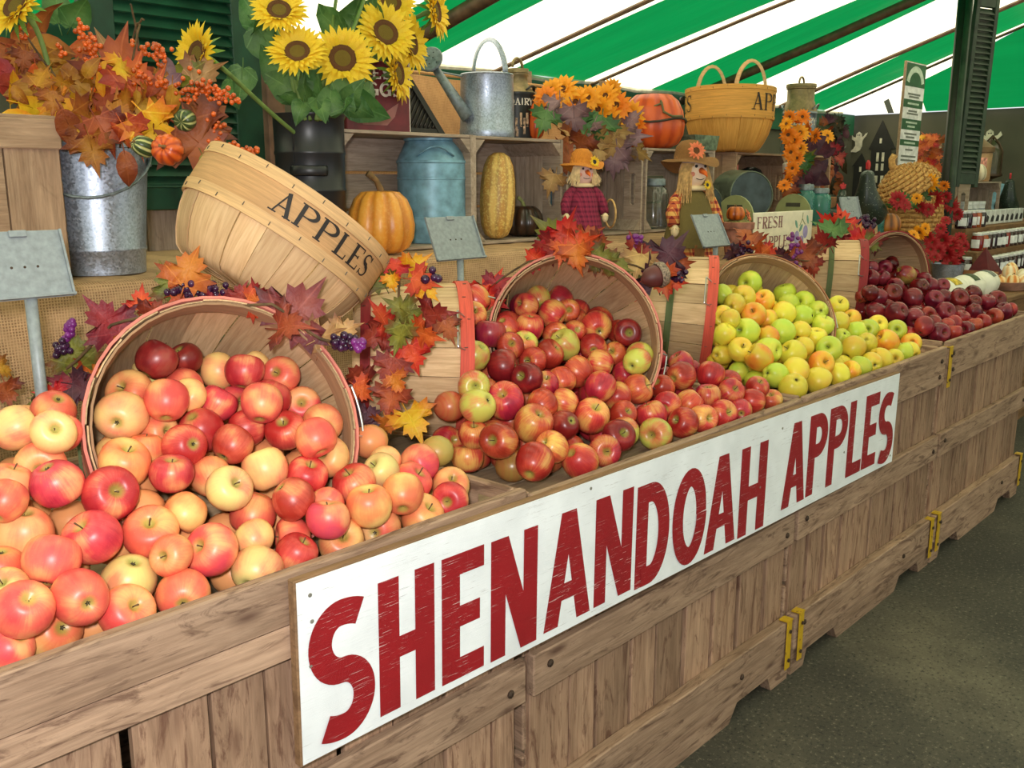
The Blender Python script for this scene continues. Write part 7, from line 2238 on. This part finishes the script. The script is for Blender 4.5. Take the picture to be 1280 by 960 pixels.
for (u, v, w, h) in ((-.0, .14, .025, .09), (.055, .14, .025, .09), (-.0, .04, .025, .07), (.055, .04, .025, .07), (.02, .30, .022, .05), (-.17, .02, .022, .05), (.20, .05, .02, .05), (-.0, -.08, .03, .07), (.06, -.08, .03, .07)):
    m = MB(); m.box((u, -.009, v), (w, .004, h)); m.build('window', GHOST, hh)
# paper sacks on the low table
SACK = plain('white_paper_sack', (232, 228, 212), .7, 0, .05, 12, .15); SY = plain('yellow_print', (206, 176, 40), .6, 0, .3, 40); SGR = plain('dark_green_print', (60, 76, 40), .6, 0, .4, 40)
for i in range(3):
    x = 3.92 + .30 * i
    s_ = thing('paper_sack', ('white paper sack with a yellow print lying nearest the dark red apples', 'white paper sack with a yellow green print lying between two sacks', 'white paper sack with grey print lying nearest the jam rack')[i], 'sack', (x, .52, .842), (0, 0, rad(6 * (i - 1))), 'white paper sacks on the low table')
    m = MB(); m.tube([(-.14, 0, .075), (-.12, 0, .075), (-.05, 0, .078), (.05, 0, .078), (.12, 0, .075), (.14, 0, .075)], [.05, .072, .076, .076, .072, .05], 16); m.build('body', SACK, s_, smooth=True)
    m = MB(); m.lathe([(.0775, -.04), (.078, -.04), (.078, .05), (.0775, .05)], 14, Matrix.Translation((0, 0, .077)) @ Matrix.Rotation(PI / 2, 4, 'Y'), a0=-PI * .5 - 1.3 + PI, a1=PI + .9); m.build('print', (SY, SGR, TX)[i], s_, smooth=True)
# tray, maroon cloth, mini gourds
tr2 = thing('cardboard_tray', 'open brown cardboard tray on the low table before the jam rack', 'tray', (4.95, .72, .842))
m = MB(); m.box((0, 0, .004), (.34, .22, .008)); m.build('bottom', plain('cardboard', (160, 112, 76), .8), tr2)
for (c_, s_) in (((0, -.11, .05), (.34, .006, .10)), ((0, .11, .05), (.34, .006, .10)), ((-.17, 0, .05), (.006, .22, .10)), ((.17, 0, .05), (.006, .22, .10))):
    m = MB(); m.box(c_, s_); m.build('side', plain('cardboard', (160, 112, 76), .8), tr2)
gb = thing('gourd_tray', 'shallow pinkish tray heaped with small white and orange gourds', 'tray', (5.16, .53, .842))
m = MB(); m.lathe([(0, .003), (.15, 0), (.20, .05), (.205, .055), (.195, .055), (.145, .01), (0, .01)], 24, Matrix.Diagonal((1.2, .7, 1, 1))); m.build('dish', plain('pinkish_card', (196, 150, 128), .8), gb, smooth=40)
GM = [gourd_skin('white_orange_gourd', (236, 222, 190), (230, 190, 120), (206, 120, 44), 6, .45), gourd_skin('orange_white_gourd', (214, 132, 46), (232, 206, 160), (236, 224, 196), 6, .45), gourd_skin('cream_gourd', (236, 230, 208), (224, 210, 176), (190, 176, 130), 6, .5)]
GL = ['small white gourd with an orange base in the pinkish tray', 'small orange gourd with white patches in the pinkish tray', 'small cream gourd in the pinkish tray']
for i in range(14):
    a = i * 2.4; r = .035 * math.sqrt(i)
    k = i % 3
    pumpkin('mini_gourd', GL[k], (5.16 + r * math.cos(a) * 1.2, .53 + r * math.sin(a) * .6, .857 + max(0, .10 - r) * .7), rnd.uniform(.034, .044), rnd.uniform(.06, .085), 6, GM[k], STEM_B, 'gourd', (rnd.uniform(-.5, .5), rnd.uniform(-.5, .5), 0), .06, .012, 'small gourds in the pinkish tray')
mcl = thing('folded_cloth', 'maroon cloth folded into a peak behind the small gourds', 'cloth', (5.28, .74, .842))
m = MB(); m.add([(-.20, -.10, 0), (.22, -.10, 0), (.22, .10, 0), (-.20, .10, 0), (-.02, 0, .24), (.05, .02, .24)], [(0, 1, 4), (1, 5, 4), (1, 2, 5), (2, 3, 4, 5), (3, 0, 4), (0, 3, 2, 1)]); m.build('cloth', plain('maroon_cloth', (92, 26, 32), .9), mcl)
# dark lantern and blue grey plaque at the far right
lt = thing('lantern', 'dark metal lantern with a straw topped figure beside the ghost wall', 'lantern', (8.14, 1.62, 1.167))
m = MB(); m.lathe([(0, 0), (.10, 0), (.10, .03), (.03, .05), (.03, .35), (.11, .38), (.11, .40), (0, .40)], 16); m.build('stand', plain('brown_iron', (82, 62, 42), .5, .4), lt, smooth=40)
m = MB(); m.lathe([(.095, .40), (.095, .60), (.06, .66), (.02, .70), (0, .70)], 12); m.build('glass', plain('smoky_glass', (74, 66, 48), .2), lt, smooth=40)
for k in range(4):
    m = MB(); a = k * PI / 2; m.tube([(.097 * math.cos(a), .097 * math.sin(a), .40), (.097 * math.cos(a), .097 * math.sin(a), .60), (.06 * math.cos(a), .06 * math.sin(a), .67), (0, 0, .74)], .008, 6); m.build('bar', plain('brown_iron', (82, 62, 42), .5, .4), lt)
hen('dark hen figure with red comb right of the crate of tins', (7.62, 1.30, 1.168), .78, 20, HENM)
pq = thing('teal_plaque', 'rounded teal plaque leaning right of the dark hen', 'plaque', (7.86, 1.42, 1.168), (rad(-8), 0, rad(-30)))
m = MB(); m.prism([(-.16, 0), (.16, 0), (.16, .2)] + [(.16 * math.cos(a), .2 + .12 * math.sin(a)) for a in [PI * q / 8 for q in range(1, 8)]] + [(-.16, .2)], .016); m.build('board', TEAL, pq)
# dried dark foliage behind the tall DAIRY can
df = thing('dried_foliage', 'dark dried foliage hanging behind the tall DAIRY can', 'foliage', (5.0, 1.9, 1.17))
m = MB(); m.tube([(0, 0, 0), (.02, 0, .3), (-.03, 0, .6), (.04, .02, .85)], [.02, .014, .01, .005], 6); m.build('stem', TWIG, df, smooth=True)
rnd = random.Random(66)
for i in range(70):
    leaf(df, at(rnd.gauss(1036, 12), rnd.uniform(150, 240), rnd.uniform(1.78, 2.0)), rnd.uniform(14, 26) * 6.4 / FPX, rnd.choice('DDDDpb'), rnd.uniform(0, 360), rnd.choice(('oval', 'maple')), None, .7, rnd)
